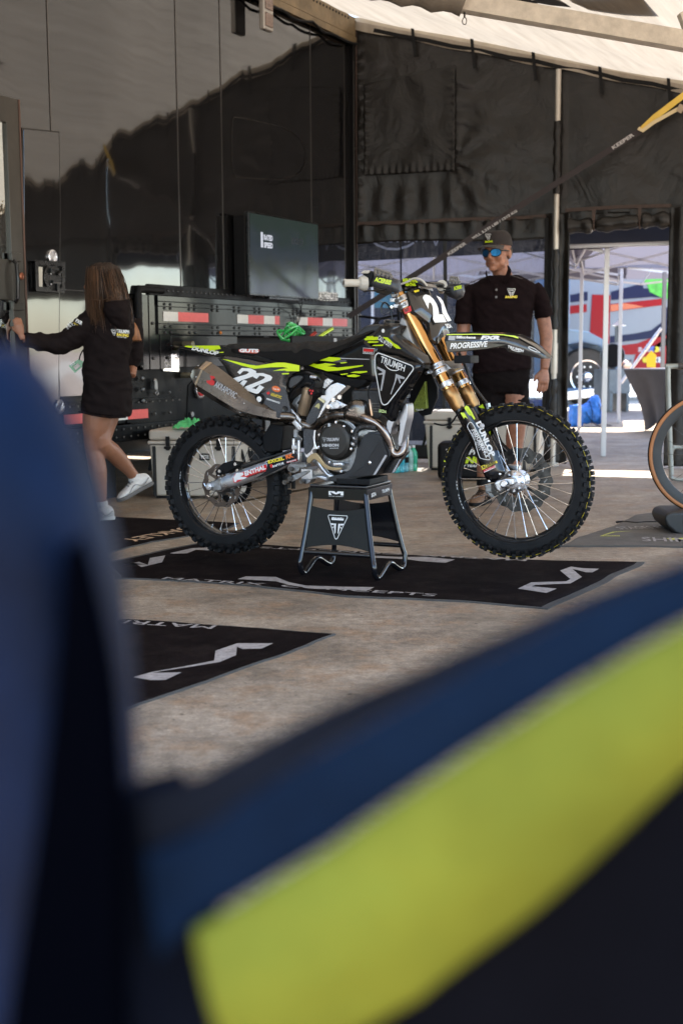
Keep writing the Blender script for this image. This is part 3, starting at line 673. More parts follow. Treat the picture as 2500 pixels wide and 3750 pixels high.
cloth_grid('window_header', .06, 1.87, lambda s: 2.03 + .015 * math.sin(s * 3.1), lambda s: 2.21, TARP, TW, y=-.012, fn=lambda s, z: .016 * math.sin(s * 40 + 2 * math.sin(s * 9)) * (z - 2.0) * 4 + .01)
for s in (.92, 1.46): webbing('window_strap', [(s, 2.2), (s + .01, 1.5), (s - .005, .15)], .035, TARP, TW, off=.02)
webbing('window_strap', [(.50, 2.1), (.505, 1.2), (.5, .2)], .014, MATB, TW, off=.02)
cloth_grid('bottom_tarp', .05, 1.88, lambda s: .03, lambda s: .16, TARP, TW)
# door jambs, rolled up door flap
cloth_grid('door_jamb', 1.84, 2.07, lambda s: .02, lambda s: 2.24, TARP, TW, y=-.04, ds=.02, fn=lambda s, z: .018 * math.sin(s * 40) + .012 * noise.noise(Vector((s * 9, z * 4, 2))))
cloth_grid('door_jamb', 2.92, 3.16, lambda s: .02, lambda s: 2.26, TARP, TW, y=-.04, ds=.02, fn=lambda s, z: .018 * math.sin(s * 40) + .012 * noise.noise(Vector((s * 9, z * 4, 6))))
cloth_grid('door_header', 2.05, 2.94, lambda s: 2.10, lambda s: 2.27, TARP, TW, y=-.01, fn=lambda s, z: .008 * math.sin(s * 30 + z * 8))
cloth_grid('side_tarp', 3.16, 7.4, lambda s: (1.62 if s < 5.3 else .05), lambda s: 2.24, TARP, TW, y=-.01, ds=.08)  # unseen; its far part reaches the floor to cut bright reflections on the trailer
b = MB()
pts = []; rad = []
for i in range(60):
    s = 2.07 + .86 * i / 59; r = .062 + .008 * math.sin(s * 40) + .01 * noise.noise(Vector((s * 12, 0, 0)))
    for c in (2.29, 2.68): r -= .024 * math.exp(-((s - c) / .018) ** 2)
    pts.append((s, -.10, 2.125 + .012 * math.sin(s * 5) + .006 * noise.noise(Vector((s * 16, 1, 0))))); rad.append(r)
b.tube(pts, rad, 18); b.build('rolled_flap', TARP, TW, angle=80)
for c in (2.29, 2.68):
    b = MB(); b.tube([(c, -.10 + .05 * math.cos(k), 2.125 + .05 * math.sin(k)) for k in [j * .5236 for j in range(12)]], .008, 6, close=True); b.box((c, -.14, 2.2), (.028, .006, .09)); b.build('flap_strap', HEM, TW)
webbing('far_jamb_trim', [(1.86, .2), (1.865, 2.2)], .03, MATB, TW, off=.07)

# ---------------------------------------------------------------- awning canopy
AW = frame_empty('awning_canopy', 'wall', 'cream canvas awning roof sloping down from the black trailer', 'awning')
m = bpy.data.materials.new('cream awning canvas'); m.use_nodes = True; N = m.node_tree.nodes; L = m.node_tree.links; out = N['Material Output']; b_ = N['Principled BSDF']
b_.inputs['Roughness'].default_value = .7
trn = N.new('ShaderNodeBsdfTranslucent'); mxs = N.new('ShaderNodeMixShader'); mxs.inputs[0].default_value = .25
tc = N.new('ShaderNodeTexCoord'); mp = N.new('ShaderNodeMapping'); mp.inputs['Rotation'].default_value = (0, 0, .6); mp.inputs['Scale'].default_value = (.5, 6, 1); L.new(tc.outputs['Object'], mp.inputs[0])
nz = N.new('ShaderNodeTexNoise'); nz.inputs['Scale'].default_value = 2.5; nz.inputs['Detail'].default_value = 7; nz.inputs['Roughness'].default_value = .6; L.new(mp.outputs[0], nz.inputs['Vector'])
rp = N.new('ShaderNodeValToRGB'); rp.color_ramp.elements[0].position = .3; rp.color_ramp.elements[1].position = .72; rp.color_ramp.elements[0].color = (.33, .285, .228, 1); rp.color_ramp.elements[1].color = (.44, .385, .315, 1)
L.new(nz.outputs['Fac'], rp.inputs[0]); L.new(rp.outputs[0], b_.inputs['Base Color']); L.new(rp.outputs[0], trn.inputs[0])
bp = N.new('ShaderNodeBump'); bp.inputs['Strength'].default_value = .35; bp.inputs['Distance'].default_value = .03; L.new(nz.outputs['Fac'], bp.inputs['Height']); L.new(bp.outputs[0], b_.inputs['Normal'])
L.new(b_.outputs[0], mxs.inputs[1]); L.new(trn.outputs[0], mxs.inputs[2]); L.new(mxs.outputs[0], out.inputs[0])
CANVAS = m
def tline(y): return .05 + .123 * (-y)     # where the awning's end hem runs over the tarp wall
b = MB(); rows = []
NX, NY = 150, 70
for i in range(NX + 1):
    row = []
    for j in range(NY + 1):
        y = -6.4 * j / NY; s1 = .12 - (-y) * 0.123 * 1.0 * -1 * -1; s = s1 - 15 * (1 - (1 - i / NX)) * 1.0
        s = (.16 + .123 * (-y)) - 10.6 * (i / NX) ** 1.3
        z = 4.10 + .268 * y - .05 * math.sin(math.pi * min(1, j / NY)) * (1 - math.exp(-i / 8)) + .018 * noise.noise(Vector((s * 1.4, y * 1.4, 0)))
        z += .012 * math.sin(s * 3 + y * 4)
        row.append(b.bm.verts.new((s, y, z)))
    rows.append(row)
for i in range(NX):
    for j in range(NY): b.bm.faces.new((rows[i][j], rows[i + 1][j], rows[i + 1][j + 1], rows[i][j + 1]))
cv = b.build('canopy_sheet', CANVAS, AW, angle=180)
PLANES['ceil'] = ('wall', (0, 0, 4.0), (1, 0, 0), (0, -.966, -.259)); 
# beam and end valance at the tarp line
b = MB()
for i in range(48):
    pass
pv = [(.10 + .12 * y, -y, 4.055 - .268 * y) for y in [k * .15 for k in range(50)]]
b.tube(pv, .045, 8, flat=1.0); b.build('end_rafter', mat('cream painted rafter', (.48, .43, .35), .5, var=.12), AW)
b = MB(); L_ = []
for k, (s, y, z) in enumerate(pv):
    L_.append([b.bm.verts.new((s - .06, y, z + .0)), b.bm.verts.new((s - .07 - .01 * math.sin(k), y, z - .075 - .008 * math.sin(k * 1.3)))])
for k in range(len(L_) - 1): b.bm.faces.new((L_[k][0], L_[k + 1][0], L_[k + 1][1], L_[k][1]))
b.build('valance', CANVAS, AW, angle=180)

# ================================================================ THE MOTORCYCLE (its own frame: x forward, y to its left, z up)
MC = frame_empty('motorcycle', 'bike', 'black and neon yellow dirt bike number 22 lifted on a black stand', 'motorcycle')
def wheel(name, cx, cz, rim_r, tyre_r, half, knobs, khl, disc, lab, nsp=32, hubr=.03):
    W = empty(name); W.parent = MC; W.location = (cx, 0, cz)
    rb, rc = rim_r + .004, tyre_r - .014
    # tyre: carcass, then knobs in rows
    b = MB(); prof = []
    for k in range(17):
        a = math.pi * (k / 16)
        y = half * math.cos(a) * (1 - .25 * max(0, .5 - math.sin(a))) ; r = rb - .008 + (rc - rb + .008) * math.sin(a) ** .62
        prof.append((y, r))
    prof += [(-half * .6, rb - .012), (half * .6, rb - .012)]
    n = 72; rs = []
    for i in range(n):
        th = 2 * math.pi * i / n; rs.append([Vector((math.cos(th) * r, y, math.sin(th) * r)) for y, r in prof])
    b.rings(rs, close=True)
    def knob(th, y, r, tilt, w, l, h, yaw=0):
        u = Vector((math.cos(th), 0, math.sin(th))); t = Vector((-math.sin(th), 0, math.cos(th))); yv = Vector((0, 1, 0))
        nn = u * math.cos(tilt) + yv * math.sin(tilt); lat = nn.cross(t)
        c = Vector((math.cos(th) * r, y, math.sin(th) * r))
        t2 = t * math.cos(yaw) + lat * math.sin(yaw); l2 = nn.cross(t2)
        q = []
        for hh, s in ((-h * .5, 1.12), (h * .5, .9)):
            for a_, b_ in ((-1, -1), (1, -1), (1, 1), (-1, 1)): q.append(b.bm.verts.new(c + nn * hh + t2 * (a_ * l * s / 2) + l2 * (b_ * w * s / 2)))
        for f in ((0, 1, 2, 3), (4, 7, 6, 5), (0, 4, 5, 1), (1, 5, 6, 2), (2, 6, 7, 3), (3, 7, 4, 0)): b.bm.faces.new([q[i] for i in f])
    for k in range(knobs):
        th = 2 * math.pi * k / knobs; d = math.pi / knobs
        j = lambda a: a * random.uniform(-1, 1)
        for sg in (-1, 1):
            knob(th + j(.004), sg * half * .93, rc - half * .40, sg * 1.05, khl * 1.0, khl * 1.0, .022, j(.12))
            knob(th + d, sg * half * .56, rc - .002, sg * .5, khl * .9, khl * .9, .024, j(.14))
        if k % 2: 
            for sg in (-1, 1): knob(th, sg * half * .21, rc + .005, sg * .15, half * .40, khl, .021)
        else: knob(th + d * .2, 0, rc + .005, 0, half * .55, khl * .9, .021)
    b.build('tyre', RUBBER, W, angle=35)
    # rim
    b = MB(); rs = []; h2 = half * .62
    pr = [(-h2, rim_r), (-h2, rim_r - .010), (-h2 * .55, rim_r - .020), (0, rim_r - .026), (h2 * .55, rim_r - .020), (h2, rim_r - .010), (h2, rim_r), (0, rim_r - .006)]
    for i in range(72):
        th = 2 * math.pi * i / 72; rs.append([Vector((math.cos(th) * r, y, math.sin(th) * r)) for y, r in pr])
    b.rings(rs, close=True); b.build('rim', mat('gloss black rim', (.012, .012, .013), .12, .3, coat=.8), W, angle=35)
    b = MB(); b.tube([(math.cos(2 * math.pi * i / 96) * (rim_r + .001), -h2 - .001, math.sin(2 * math.pi * i / 96) * (rim_r + .001)) for i in range(96)], .0014, 5, close=True); b.build('rim_edge', STEEL, W)
    nm = 'rimface_' + name; PLANES[nm] = ('bike', (cx, -h2 - .001, cz), (1, 0, 0), (0, 0, 1))
    for a0 in ((195, 60) if name == 'front_wheel' else (180, 20)):
        s = 'EXCEL A60'
        for i, ch in enumerate(s):
            if ch == ' ': continue
            a = R(a0 - (i - 4) * 3.2); rr = rim_r - .010
            u = Vector((math.sin(a), -math.cos(a))); p = Vector((math.cos(a), math.sin(a))) * rr
            o = text(ch, nm, p - u * .005, p + u * .005, .008, WHITE, W, off=.003, bold=.06); o.location = (-cx, 0, -cz)
    # spokes
    for k in range(nsp):
        th = 2 * math.pi * k / nsp; sg = 1 if k % 2 else -1; cr = (1 if (k // 2) % 2 else -1) * R(24)
        a = Vector((math.cos(th + cr) * hubr, sg * .033, math.sin(th + cr) * hubr)); e = Vector((math.cos(th) * (rim_r - .022), sg * .004, math.sin(th) * (rim_r - .022)))
        b = MB(); b.cyl(a, e, .0017, n=6); b.cyl(a.lerp(e, .93), e, .0032, n=6); b.build('spoke', STEEL, W)
    return W
HX, HZ = 1.49, .462
FW = wheel('front_wheel', HX, HZ, .281, .352, .043, 46, .018, None, '')
RW = wheel('rear_wheel', 0, .39, .257, .345, .058, 40, .024, None, '', hubr=.036)
FW.location.y = RW.location.y = 0
def yl(b, x, z, prof, name, m, par, n=28, loc=None, **k):
    b.lathe((x, 0, z), (0, 1, 0), prof, n=n); return b.build(name, m, par, **k)
# tyre stripe on the fresh front tyre
b = MB(); pts = []
for i in range(92):
    th = 2 * math.pi * i / 92; y = -.026 + (.006 if (i // 2) % 2 else -.004); r = .3395
    pts.append((math.cos(th) * r, y, math.sin(th) * r))
b.tube(pts, .0007, 4, close=True); b.build('tyre_stripe', YEL, FW)
# hubs, discs, axle
b = MB(); b.lathe((0, 0, 0), (0, 1, 0), [(-.062, .020), (-.058, .036), (-.045, .052), (-.036, .052), (-.032, .032), (.0, .028), (.03, .034), (.036, .05), (.045, .05), (.055, .04), (.06, .02)], n=30); b.build('hub', ALUB, FW, angle=30)
hbm = MB()
for k in range(9): a = k * .698; hbm.lathe((.040 * math.cos(a), 0, .040 * math.sin(a)), (0, 1, 0), [(-.064, .004), (-.05, .009), (-.045, .009)], n=8)
hbm.build('hub_boss', ALU, FW)
def wave_disc(name, y, r_out, r_in, m, par, lobes=12, holes=14, arms=6, t=.003, off=(0, 0)):
    b = MB(); n = 144; A = []; B_ = []
    for i in range(n):
        th = 2 * math.pi * i / n; ro = r_out * (1 + .03 * math.cos(lobes * th)); ri = r_in * (1 + .06 * math.sin(lobes * th + 1))
        A.append([b.bm.verts.new((math.cos(th) * r + off[0], yy, math.sin(th) * r + off[1])) for r, yy in ((ro, y - t / 2), (ro, y + t / 2), (ri, y + t / 2), (ri, y - t / 2))])
    for i in range(n):
        if i % 12 in (2, 3) and False: continue
        j = (i + 1) % n
        for q in range(4): b.bm.faces.new((A[i][q], A[i][(q + 1) % 4], A[j][(q + 1) % 4], A[j][q]))
    for k in range(arms):
        th = 2 * math.pi * k / arms; c, s = math.cos(th), math.sin(th); c2, s2 = math.cos(th + .35), math.sin(th + .35)
        v = Vector((-s, 0, c)) * .010
        p0 = Vector((c * .035, y, s * .035)); p1 = Vector((c2 * r_in * 1.03, y, s2 * r_in * 1.03))
        b.prism([p0 - v, p0 + v, p1 + v * .7, p1 - v * .7], (0, t, 0))
    for k in range(holes): pass
    return b.build(name, m, par, angle=30)
DISCM = mat('brake disc steel', (.20, .19, .18), .38, 1, var=.3, vscale=20)
d1 = wave_disc('brake_disc', .062, .147, .086, mat('dark front disc', (.055, .053, .05), .35, .8, var=.7, vscale=30), FW, 14)
b = MB()
for k in range(14):
    a = k * .4488; p = Vector((math.cos(a) * .117, .0595, math.sin(a) * .117)); u = Vector((math.cos(a + .9), 0, math.sin(a + .9)))
    b.tube([p - u * .010, p + u * .010], .0032, 6)
b.build('disc_slot', mat('slot grey', (.35, .34, .33), .5), d1, stuff=True)
rd = wave_disc('brake_disc', -.052, .108, .082, mat('rust brown disc', (.11, .085, .07), .45, .9, var=.4, vscale=20), RW, 10)
b = MB()
for k in range(10):
    a = k * .6283; p = Vector((math.cos(a) * .095, -.0545, math.sin(a) * .095)); u = Vector((-math.sin(a + .5), 0, math.cos(a + .5)))
    b.tube([p - u * .008, p + u * .008], .003, 6)
b.build('disc_slot', STEEL, rd, stuff=True)
b = MB(); b.lathe((0, 0, 0), (0, 1, 0), [(-.075, .012), (-.07, .03), (-.05, .046), (-.035, .05), (-.03, .036), (0, .033), (.03, .04), (.035, .055), (.05, .055), (.06, .03)], n=28); b.build('hub', ALU, RW, angle=30)
# sprocket and chain on the far side
b = MB(); n = 98; A = []
for i in range(n):
    th = 2 * math.pi * i / n; ro = .103 + (.004 if i % 2 else -.003)
    A.append([b.bm.verts.new((math.cos(th) * r, y, math.sin(th) * r)) for r, y in ((ro, .062), (ro, .067), (.078, .067), (.078, .062))])
for i in range(n):
    for q in range(4): b.bm.faces.new((A[i][q], A[i][(q + 1) % 4], A[(i + 1) % n][(q + 1) % 4], A[(i + 1) % n][q]))
for k in range(6):
    th = k * 1.047; b.box((math.cos(th) * .06, .0645, math.sin(th) * .06), (.055, .004, .014), mtx=Matrix.Rotation(-th, 3, 'Y'))
b.build('sprocket', MATB, RW, angle=25)
CH = mat('dirty chain', (.17, .12, .07), .5, .8, var=.5, vscale=80)
b = MB(); up0 = Vector((.02, .068, .39 + .103)); up1 = Vector((.56, .068, .475)); lo0 = Vector((-.02, .068, .39 - .103)); lo1 = Vector((.56, .068, .41))
def links(p, q):
    n = int((q - p).length / .0135)
    for i in range(n):
        c = p.lerp(q, (i + .5) / n); d = (q - p).normalized(); b.tube([c - d * .006, c + d * .006], .0055, 6)
links(up0, up1); links(lo0, lo1)
for i in range(26):
    a = math.pi * .5 + math.pi * i / 25; b.ball((math.cos(a) * .105, .068, .39 + math.sin(a) * .105), .006, 6, 4)
b.build('chain', CH, MC)

# swingarm
sw = [(0.016,0.427),(0.060,0.447),(0.119,0.470),(0.293,0.529),(0.442,0.580),(0.457,0.568),(0.459,0.520),(0.401,0.505),(0.354,0.483),(0.276,0.450),(0.144,0.406),(0.037,0.371),(-0.007,0.370),(-0.017,0.379)]
sa = domed('swingarm', 'swing', smoothpts(sw, 1), ALU, MC, .03, .008, res=.02)
b = MB(); b.prism([P('swing', p) + Vector((0, .225, 0)) for p in sw], (0, .02, 0)); b.box((.50, 0, .47), (.06, .24, .05)); b.build('swingarm_far_leg', ALU, MC, bevel=.004)
ax = [(-0.019,0.393)][0]
blk = [(-0.041,0.392),(-0.030,0.409),(0.016,0.429),(0.038,0.442),(0.037,0.374),(-0.007,0.369),(-0.028,0.376)]
a_ = plate('axle_block', 'swing', blk, ALUD, MC, t=.03, off=.006, bevel=.004)
b = MB(); b.cyl((ax[0], -.125, ax[1]), (ax[0], -.148, ax[1]), .018, n=6); b.cyl((ax[0], -.146, ax[1]), (ax[0], -.155, ax[1]), .011, n=16); b.build('axle_nut', ALUB, MC, bevel=.002)
st = [(0.288,0.521),(0.355,0.542),(0.445,0.571),(0.457,0.561),(0.458,0.532),(0.380,0.501),(0.328,0.475),(0.281,0.455),(0.229,0.443),(0.250,0.454),(0.287,0.478),(0.295,0.515)]
decal('swing', st, GLOSS, sa, .0022)
decal('swing', [(0.103,0.437),(0.116,0.459),(0.182,0.475),(0.287,0.510),(0.293,0.478),(0.187,0.445),(0.123,0.416),(0.107,0.416)], RED, sa, .002)
decal('swing', [(0.108,0.442),(0.124,0.463),(0.161,0.467),(0.165,0.456),(0.145,0.446),(0.182,0.445),(0.171,0.435),(0.126,0.429),(0.123,0.418),(0.111,0.420)], WHITE, sa, .0034)
text('ENTHAL', 'swing', [(0.172,0.450)][0], [(0.287,0.487)][0], .022, WHITE, sa, off=.0034, bold=.05, shear=.1)
text('CHAINWHEELS', 'swing', [(0.189,0.442)][0], [(0.291,0.476)][0], .008, BLACKP, sa, off=.0034, bold=.04)
text('EXCEL', 'swing', [(0.300,0.513)][0], [(0.387,0.535)][0], .016, YEL, sa, off=.0034, bold=.06)
text('RAPTOR', 'swing', [(0.323,0.495)][0], [(0.385,0.514)][0], .011, WHITE, sa, off=.0034, bold=.04, shear=.2)
decal('swing', [(0.307,0.509),(0.322,0.513),(0.323,0.498),(0.312,0.494)], RED, sa, .0034)
text('RK', 'swing', [(0.396,0.537)][0], [(0.438,0.549)][0], .021, ORG, sa, off=.0034, bold=.07)
decal('swing', [(0.397,0.525),(0.451,0.542),(0.453,0.532),(0.398,0.519)], RED, sa, .0034)
text('BRAKING', 'swing', [(0.401,0.521)][0], [(0.450,0.534)][0], .007, WHITE, sa, off=.0044, bold=.03)
# rear caliper and master cylinder, guard above swingarm
cal = plate('rear_caliper', 'swing', [(-0.005,0.468),(0.039,0.507),(0.082,0.518),(0.135,0.513),(0.140,0.497),(0.114,0.486),(0.060,0.457),(0.017,0.446),(-0.002,0.450)], MATB, MC, t=.05, off=-.01, bevel=.008)
b = MB()
for u in [(0.127,0.508),(0.039,0.470)]: b.cyl((u[0], -.125, u[1]), (u[0], -.14, u[1]), .008, n=8)
b.build('caliper_bolt', STEEL, cal)
plate('chain_guard', 'swing', [(0.135,0.503),(0.251,0.539),(0.304,0.552),(0.437,0.592),(0.442,0.581),(0.293,0.534),(0.161,0.486),(0.135,0.487)], BLACKP, MC, t=.05, off=-.02, bevel=.005)
mcx = [(0.440,0.638),(0.440,0.596),(0.470,0.630),(0.469,0.539),(0.439,0.567)]
b = MB(); b.cyl((mcx[0][0], -.13, mcx[0][1]), (mcx[4][0], -.13, mcx[4][1]), .0095, n=12); b.cyl((mcx[2][0], -.135, mcx[2][1]), (mcx[3][0], -.135, mcx[3][1]), .0095, n=12); b.box((mcx[1][0] + .01, -.13, mcx[1][1]), (.035, .02, .02)); b.build('brake_cylinder', ALU, MC, bevel=.002)
# linkage and pegs
lk = plate('linkage_arm', 'frm', smoothpts([(0.394,0.504),(0.422,0.513),(0.455,0.514),(0.464,0.486),(0.440,0.472),(0.417,0.471),(0.394,0.487)], 1), ALUD, MC, t=.05, bevel=.004)
plate('linkage_arm', 'frm', smoothpts([(0.408,0.455),(0.422,0.461),(0.510,0.491),(0.528,0.484),(0.440,0.435),(0.417,0.430)], 1), ALUD, MC, t=.02, off=.01, bevel=.004)
plate('linkage_arm', 'frm', smoothpts([(0.468,0.440),(0.514,0.479),(0.528,0.467),(0.523,0.434),(0.500,0.421),(0.477,0.422)], 1), ALUD, MC, t=.05, off=.0, bevel=.004)
for i, u in enumerate([(0.423,0.493),(0.422,0.448),(0.484,0.436),(0.482,0.688),(0.554,0.581),(0.394,0.429)]): b = MB(); b.cyl((u[0], -.115, u[1]), (u[0], -.142, u[1]), .011, n=12); b.cyl((u[0], -.14, u[1]), (u[0], -.147, u[1]), .006, n=6); b.build('pivot_bolt', DSTEEL if i != 3 else ALU, MC)
pg = [(0.455,0.518),(0.546,0.521),(0.546,0.513),(0.459,0.510)]; b = MB(); b.box(((pg[0][0] + pg[1][0]) / 2, -.185, pg[0][1]), (pg[1][0] - pg[0][0], .05, .012))
for k in range(8): b.box((pg[0][0] + .01 + k * .010, -.205, pg[0][1] + .010), (.004, .012, .012))
b.build('foot_peg', ALUD, MC, bevel=.001)
b = MB(); b.box((.52, .185, pg[0][1]), (.06, .05, .012)); b.build('foot_peg', ALUD, MC, bevel=.001)
plate('brake_pedal', 'eng', smoothpts([(0.525,0.545),(0.546,0.568),(0.569,0.578),(0.589,0.569),(0.609,0.543),(0.631,0.519),(0.671,0.511),(0.707,0.514),(0.709,0.504),(0.671,0.496),(0.627,0.501),(0.595,0.526),(0.573,0.548),(0.555,0.541),(0.546,0.527),(0.530,0.526)], 1), mat('gold anodised pedal', (.40, .30, .17), .38, .9, var=.2), MC, t=.014, off=.012, bevel=.003)
plate('pedal_tip', 'eng', [(0.665,0.533),(0.711,0.536),(0.718,0.522),(0.671,0.519)], ALUB, MC, t=.02, off=.02, bevel=.003)

# engine
plate('crankcase', 'eng', smoothpts([(0.588,0.709),(0.633,0.742),(0.713,0.731),(0.752,0.712),(0.774,0.664),(0.769,0.608),(0.760,0.536),(0.733,0.490),(0.689,0.479),(0.626,0.487),(0.591,0.522),(0.578,0.603)], 1), ALUD, MC, t=.30, off=-.035, bevel=.01)
cy = plate('cylinder', 'eng', [(0.731,0.867),(0.883,0.868),(0.891,0.777),(0.883,0.746),(0.809,0.689),(0.748,0.711),(0.731,0.807)], mat('dark engine block', (.035, .033, .031), .5, .3, var=.3, bump=.3), MC, t=.24, off=-.045, bevel=.012)
for k in range(4): a, c = [(0.814,0.806),(0.883,0.805)]; b = MB(); b.box(((a[0] + c[0]) / 2, -.117, a[1] - k * .012), (c[0] - a[0], .01, .005)); b.build('cooling_fin', DSTEEL, cy)
ccp = [(0.668,0.633),(0.750,0.635)]; ccx, ccz = ccp[0]; rr_ = ccp[1][0] - ccx
b = MB(); b.lathe((ccx, -.12, ccz), (0, -1, 0), ((0, rr_ * 1.12), (.02, rr_ * 1.12), (.03, rr_ * 1.05), (.035, rr_), (.048, rr_ * .97), (.055, rr_ * .8), (.056, .0005)), n=48); cc = b.build('clutch_cover', mat('black bronze clutch cover', (.035, .032, .028), .42, .5, var=.15, bump=.15, bscale=200), MC, angle=25)
PLANES['clutch'] = ('bike', (0, -.1765, 0), (1, 0, 0), (0, 0, 1))
text('TRIUMPH', 'clutch', [(0.632,0.632)][0], [(0.695,0.634)][0], .016, GREYW, cc, off=.001, bold=.05, shear=.25)
text('HINSON', 'clutch', [(0.612,0.606)][0], [(0.696,0.609)][0], .014, GREYW, cc, off=.001, bold=.07)
text('RACING', 'clutch', [(0.650,0.598)][0], [(0.694,0.600)][0], .005, GREYW, cc, off=.001, bold=.04, shear=.3)
shield('clutch', [(0.623,0.640)][0], .020, GREYW, cc, off=.001)
for u in [(0.713,0.701),(0.749,0.599),(0.619,0.693),(0.698,0.493),(0.638,0.534),(0.756,0.680),(0.583,0.603),(0.673,0.720),(0.792,0.728),(0.588,0.660)]: b = MB(); b.cyl((u[0], -.12, u[1]), (u[0], -.158, u[1]), .006, n=10); b.cyl((u[0], -.156, u[1]), (u[0], -.163, u[1]), .004, n=6); b.build('engine_bolt', STEEL, MC)
b = MB(); b.tube([P('eng', u, .01) for u in [(0.646,0.700),(0.642,0.714)]], .012, 10); b.build('filler_cap', ALUD, MC)
b = MB(); b.tube(catmull([P('eng', u, .012) for u in [(0.769,0.612),(0.778,0.636),(0.778,0.672),(0.800,0.697),(0.835,0.703),(0.882,0.698)]]), .0135, 12); b.build('water_hose', mat('wrinkled black hose', (.02, .02, .02), .3, bump=.9, bscale=90), MC)
for u, v in zip([(0.767,0.620),(0.774,0.648)], [(0.771,0.630),(0.778,0.654)]): b = MB(); b.cyl(P('eng', u, .012), P('eng', v, .012), .016, n=14); b.build('hose_clamp', ALUB, MC)
# bronze engine hanger plates
hg = plate('engine_hanger', 'eng', [(0.634,0.798),(0.665,0.828),(0.700,0.813),(0.731,0.799),(0.709,0.787),(0.691,0.783),(0.647,0.778),(0.631,0.786)], ALU, MC, t=.01, off=.0, bevel=.003)
for u in [(0.666,0.823),(0.641,0.792),(0.688,0.798),(0.698,0.836)]: b = MB(); b.cyl(P('eng', u, 0), P('eng', u, .012), .010, n=14); b.build('hanger_bolt', STEEL, hg)
b = MB(); b.cyl(P('eng', [(0.688,0.798)][0], 0), P('eng', [(0.688,0.798)][0], .016), .0125, n=14); b.build('hanger_nut', ALUB, hg)
b = MB(); b.tube(catmull([P('eng', u, .01) for u in [(0.860,0.907),(0.847,0.879),(0.842,0.852),(0.846,0.824)]]), .0035, 8); b.build('plug_lead', MATB, MC)
b = MB(); b.tube([P('eng', u, .01) for u in [(0.848,0.828),(0.851,0.808),(0.855,0.781),(0.859,0.753)]], [.0035, .007, .008, .006], 10); b.build('lambda_probe', mat('copper probe', (.5, .33, .22), .3, 1, var=.4), MC)
# skid plate
sk = plate('skid_plate', 'eng', smoothpts([(0.809,0.661),(0.835,0.675),(0.902,0.667),(0.946,0.577),(0.929,0.557),(0.864,0.475),(0.812,0.473),(0.706,0.443),(0.639,0.442),(0.630,0.454),(0.635,0.467),(0.733,0.488),(0.764,0.548),(0.773,0.608)], 1), mat('black skid plate', (.015, .015, .016), .45, var=.2, bump=.2, bscale=200), MC, t=.24, off=-.01, bevel=.012)
plate('skid_side', 'eng', [(0.904,0.655),(0.934,0.581),(0.860,0.479),(0.795,0.472),(0.733,0.468),(0.821,0.525)], mat('grained black panel', (.022, .022, .023), .6, bump=.5, bscale=500), MC, t=.012, off=.012, bevel=.005)
plate('skid_edge', 'eng', [(0.925,0.578),(0.934,0.573),(0.877,0.485),(0.864,0.483)], GREYW, sk, t=.008, off=.014, bevel=.002)
plate('skid_edge', 'eng', [(0.970,0.554),(0.977,0.556),(0.942,0.493),(0.929,0.487)], GREYW, sk, t=.008, off=-.05, bevel=.002)
plate('skid_front', 'eng', [(0.934,0.577),(0.977,0.556),(0.936,0.491),(0.877,0.485)], BLACKP, MC, t=.02, off=-.06, bevel=.004)
plate('skid_top', 'eng', [(0.822,0.675),(0.900,0.685),(0.908,0.663),(0.822,0.653)], mat('clear wrap', (.1, .1, .11), .12, bump=.8, bscale=60), MC, t=.06, off=-.02, bevel=.006)
b = MB(); b.lathe(P('eng', [(0.848,0.539)][0], .012), (0, -1, 0), ((0, .009), (.003, .009), (.005, .006), (.006, .001)), n=16); b.build('skid_bolt', STEEL, sk)

# frame: spar, tape, subframe, head casting, down tube
fr = plate('frame_spar', 'frm', smoothpts([(0.579,0.844),(0.642,0.907),(0.711,0.887),(0.693,0.869),(0.655,0.841),(0.617,0.804),(0.580,0.755),(0.557,0.714),(0.546,0.665),(0.543,0.619),(0.563,0.583),(0.556,0.562),(0.533,0.562),(0.501,0.540),(0.487,0.556),(0.483,0.618),(0.483,0.671),(0.501,0.737),(0.536,0.791)], 1), ALUB, MC, t=.06, bevel=.006)
tp = plate('grip_tape', 'frm', [(0.562,0.824),(0.595,0.804),(0.574,0.767),(0.551,0.718),(0.540,0.681),(0.535,0.644),(0.538,0.603),(0.522,0.578),(0.499,0.561),(0.490,0.573),(0.486,0.618),(0.485,0.671),(0.504,0.737),(0.536,0.791)], CARBON, MC, t=.003, off=.003, bevel=.001)
gd = mat('dull yellow bird print', (.50, .45, .20), .6)
decal('frm', [(0.549,0.791),(0.558,0.801),(0.570,0.805),(0.574,0.795),(0.572,0.785),(0.567,0.777),(0.560,0.785),(0.545,0.787)], gd, tp, .0045)
decal('frm', [(0.564,0.825),(0.572,0.832),(0.603,0.816),(0.595,0.804)], mat('clear yellowed film', (.55, .54, .35), .2, .6), tp, .0045)
plate('frame_bracket', 'frm', [(0.584,0.860),(0.598,0.913),(0.613,0.922),(0.645,0.909),(0.618,0.885)], ALU, MC, t=.02, off=.004, bevel=.003)
plate('frame_foot', 'frm', smoothpts([(0.553,0.542),(0.569,0.522),(0.609,0.478),(0.641,0.467),(0.605,0.437),(0.532,0.461),(0.578,0.465),(0.605,0.459),(0.546,0.517)], 0), ALU, MC, t=.16, off=.0, bevel=.006)
plate('frame_tube', 'frm', [(0.487,0.556),(0.533,0.574),(0.565,0.546),(0.614,0.482),(0.641,0.469),(0.609,0.453),(0.569,0.485),(0.528,0.521)], ALUD, MC, t=.15, off=-.01, bevel=.006)
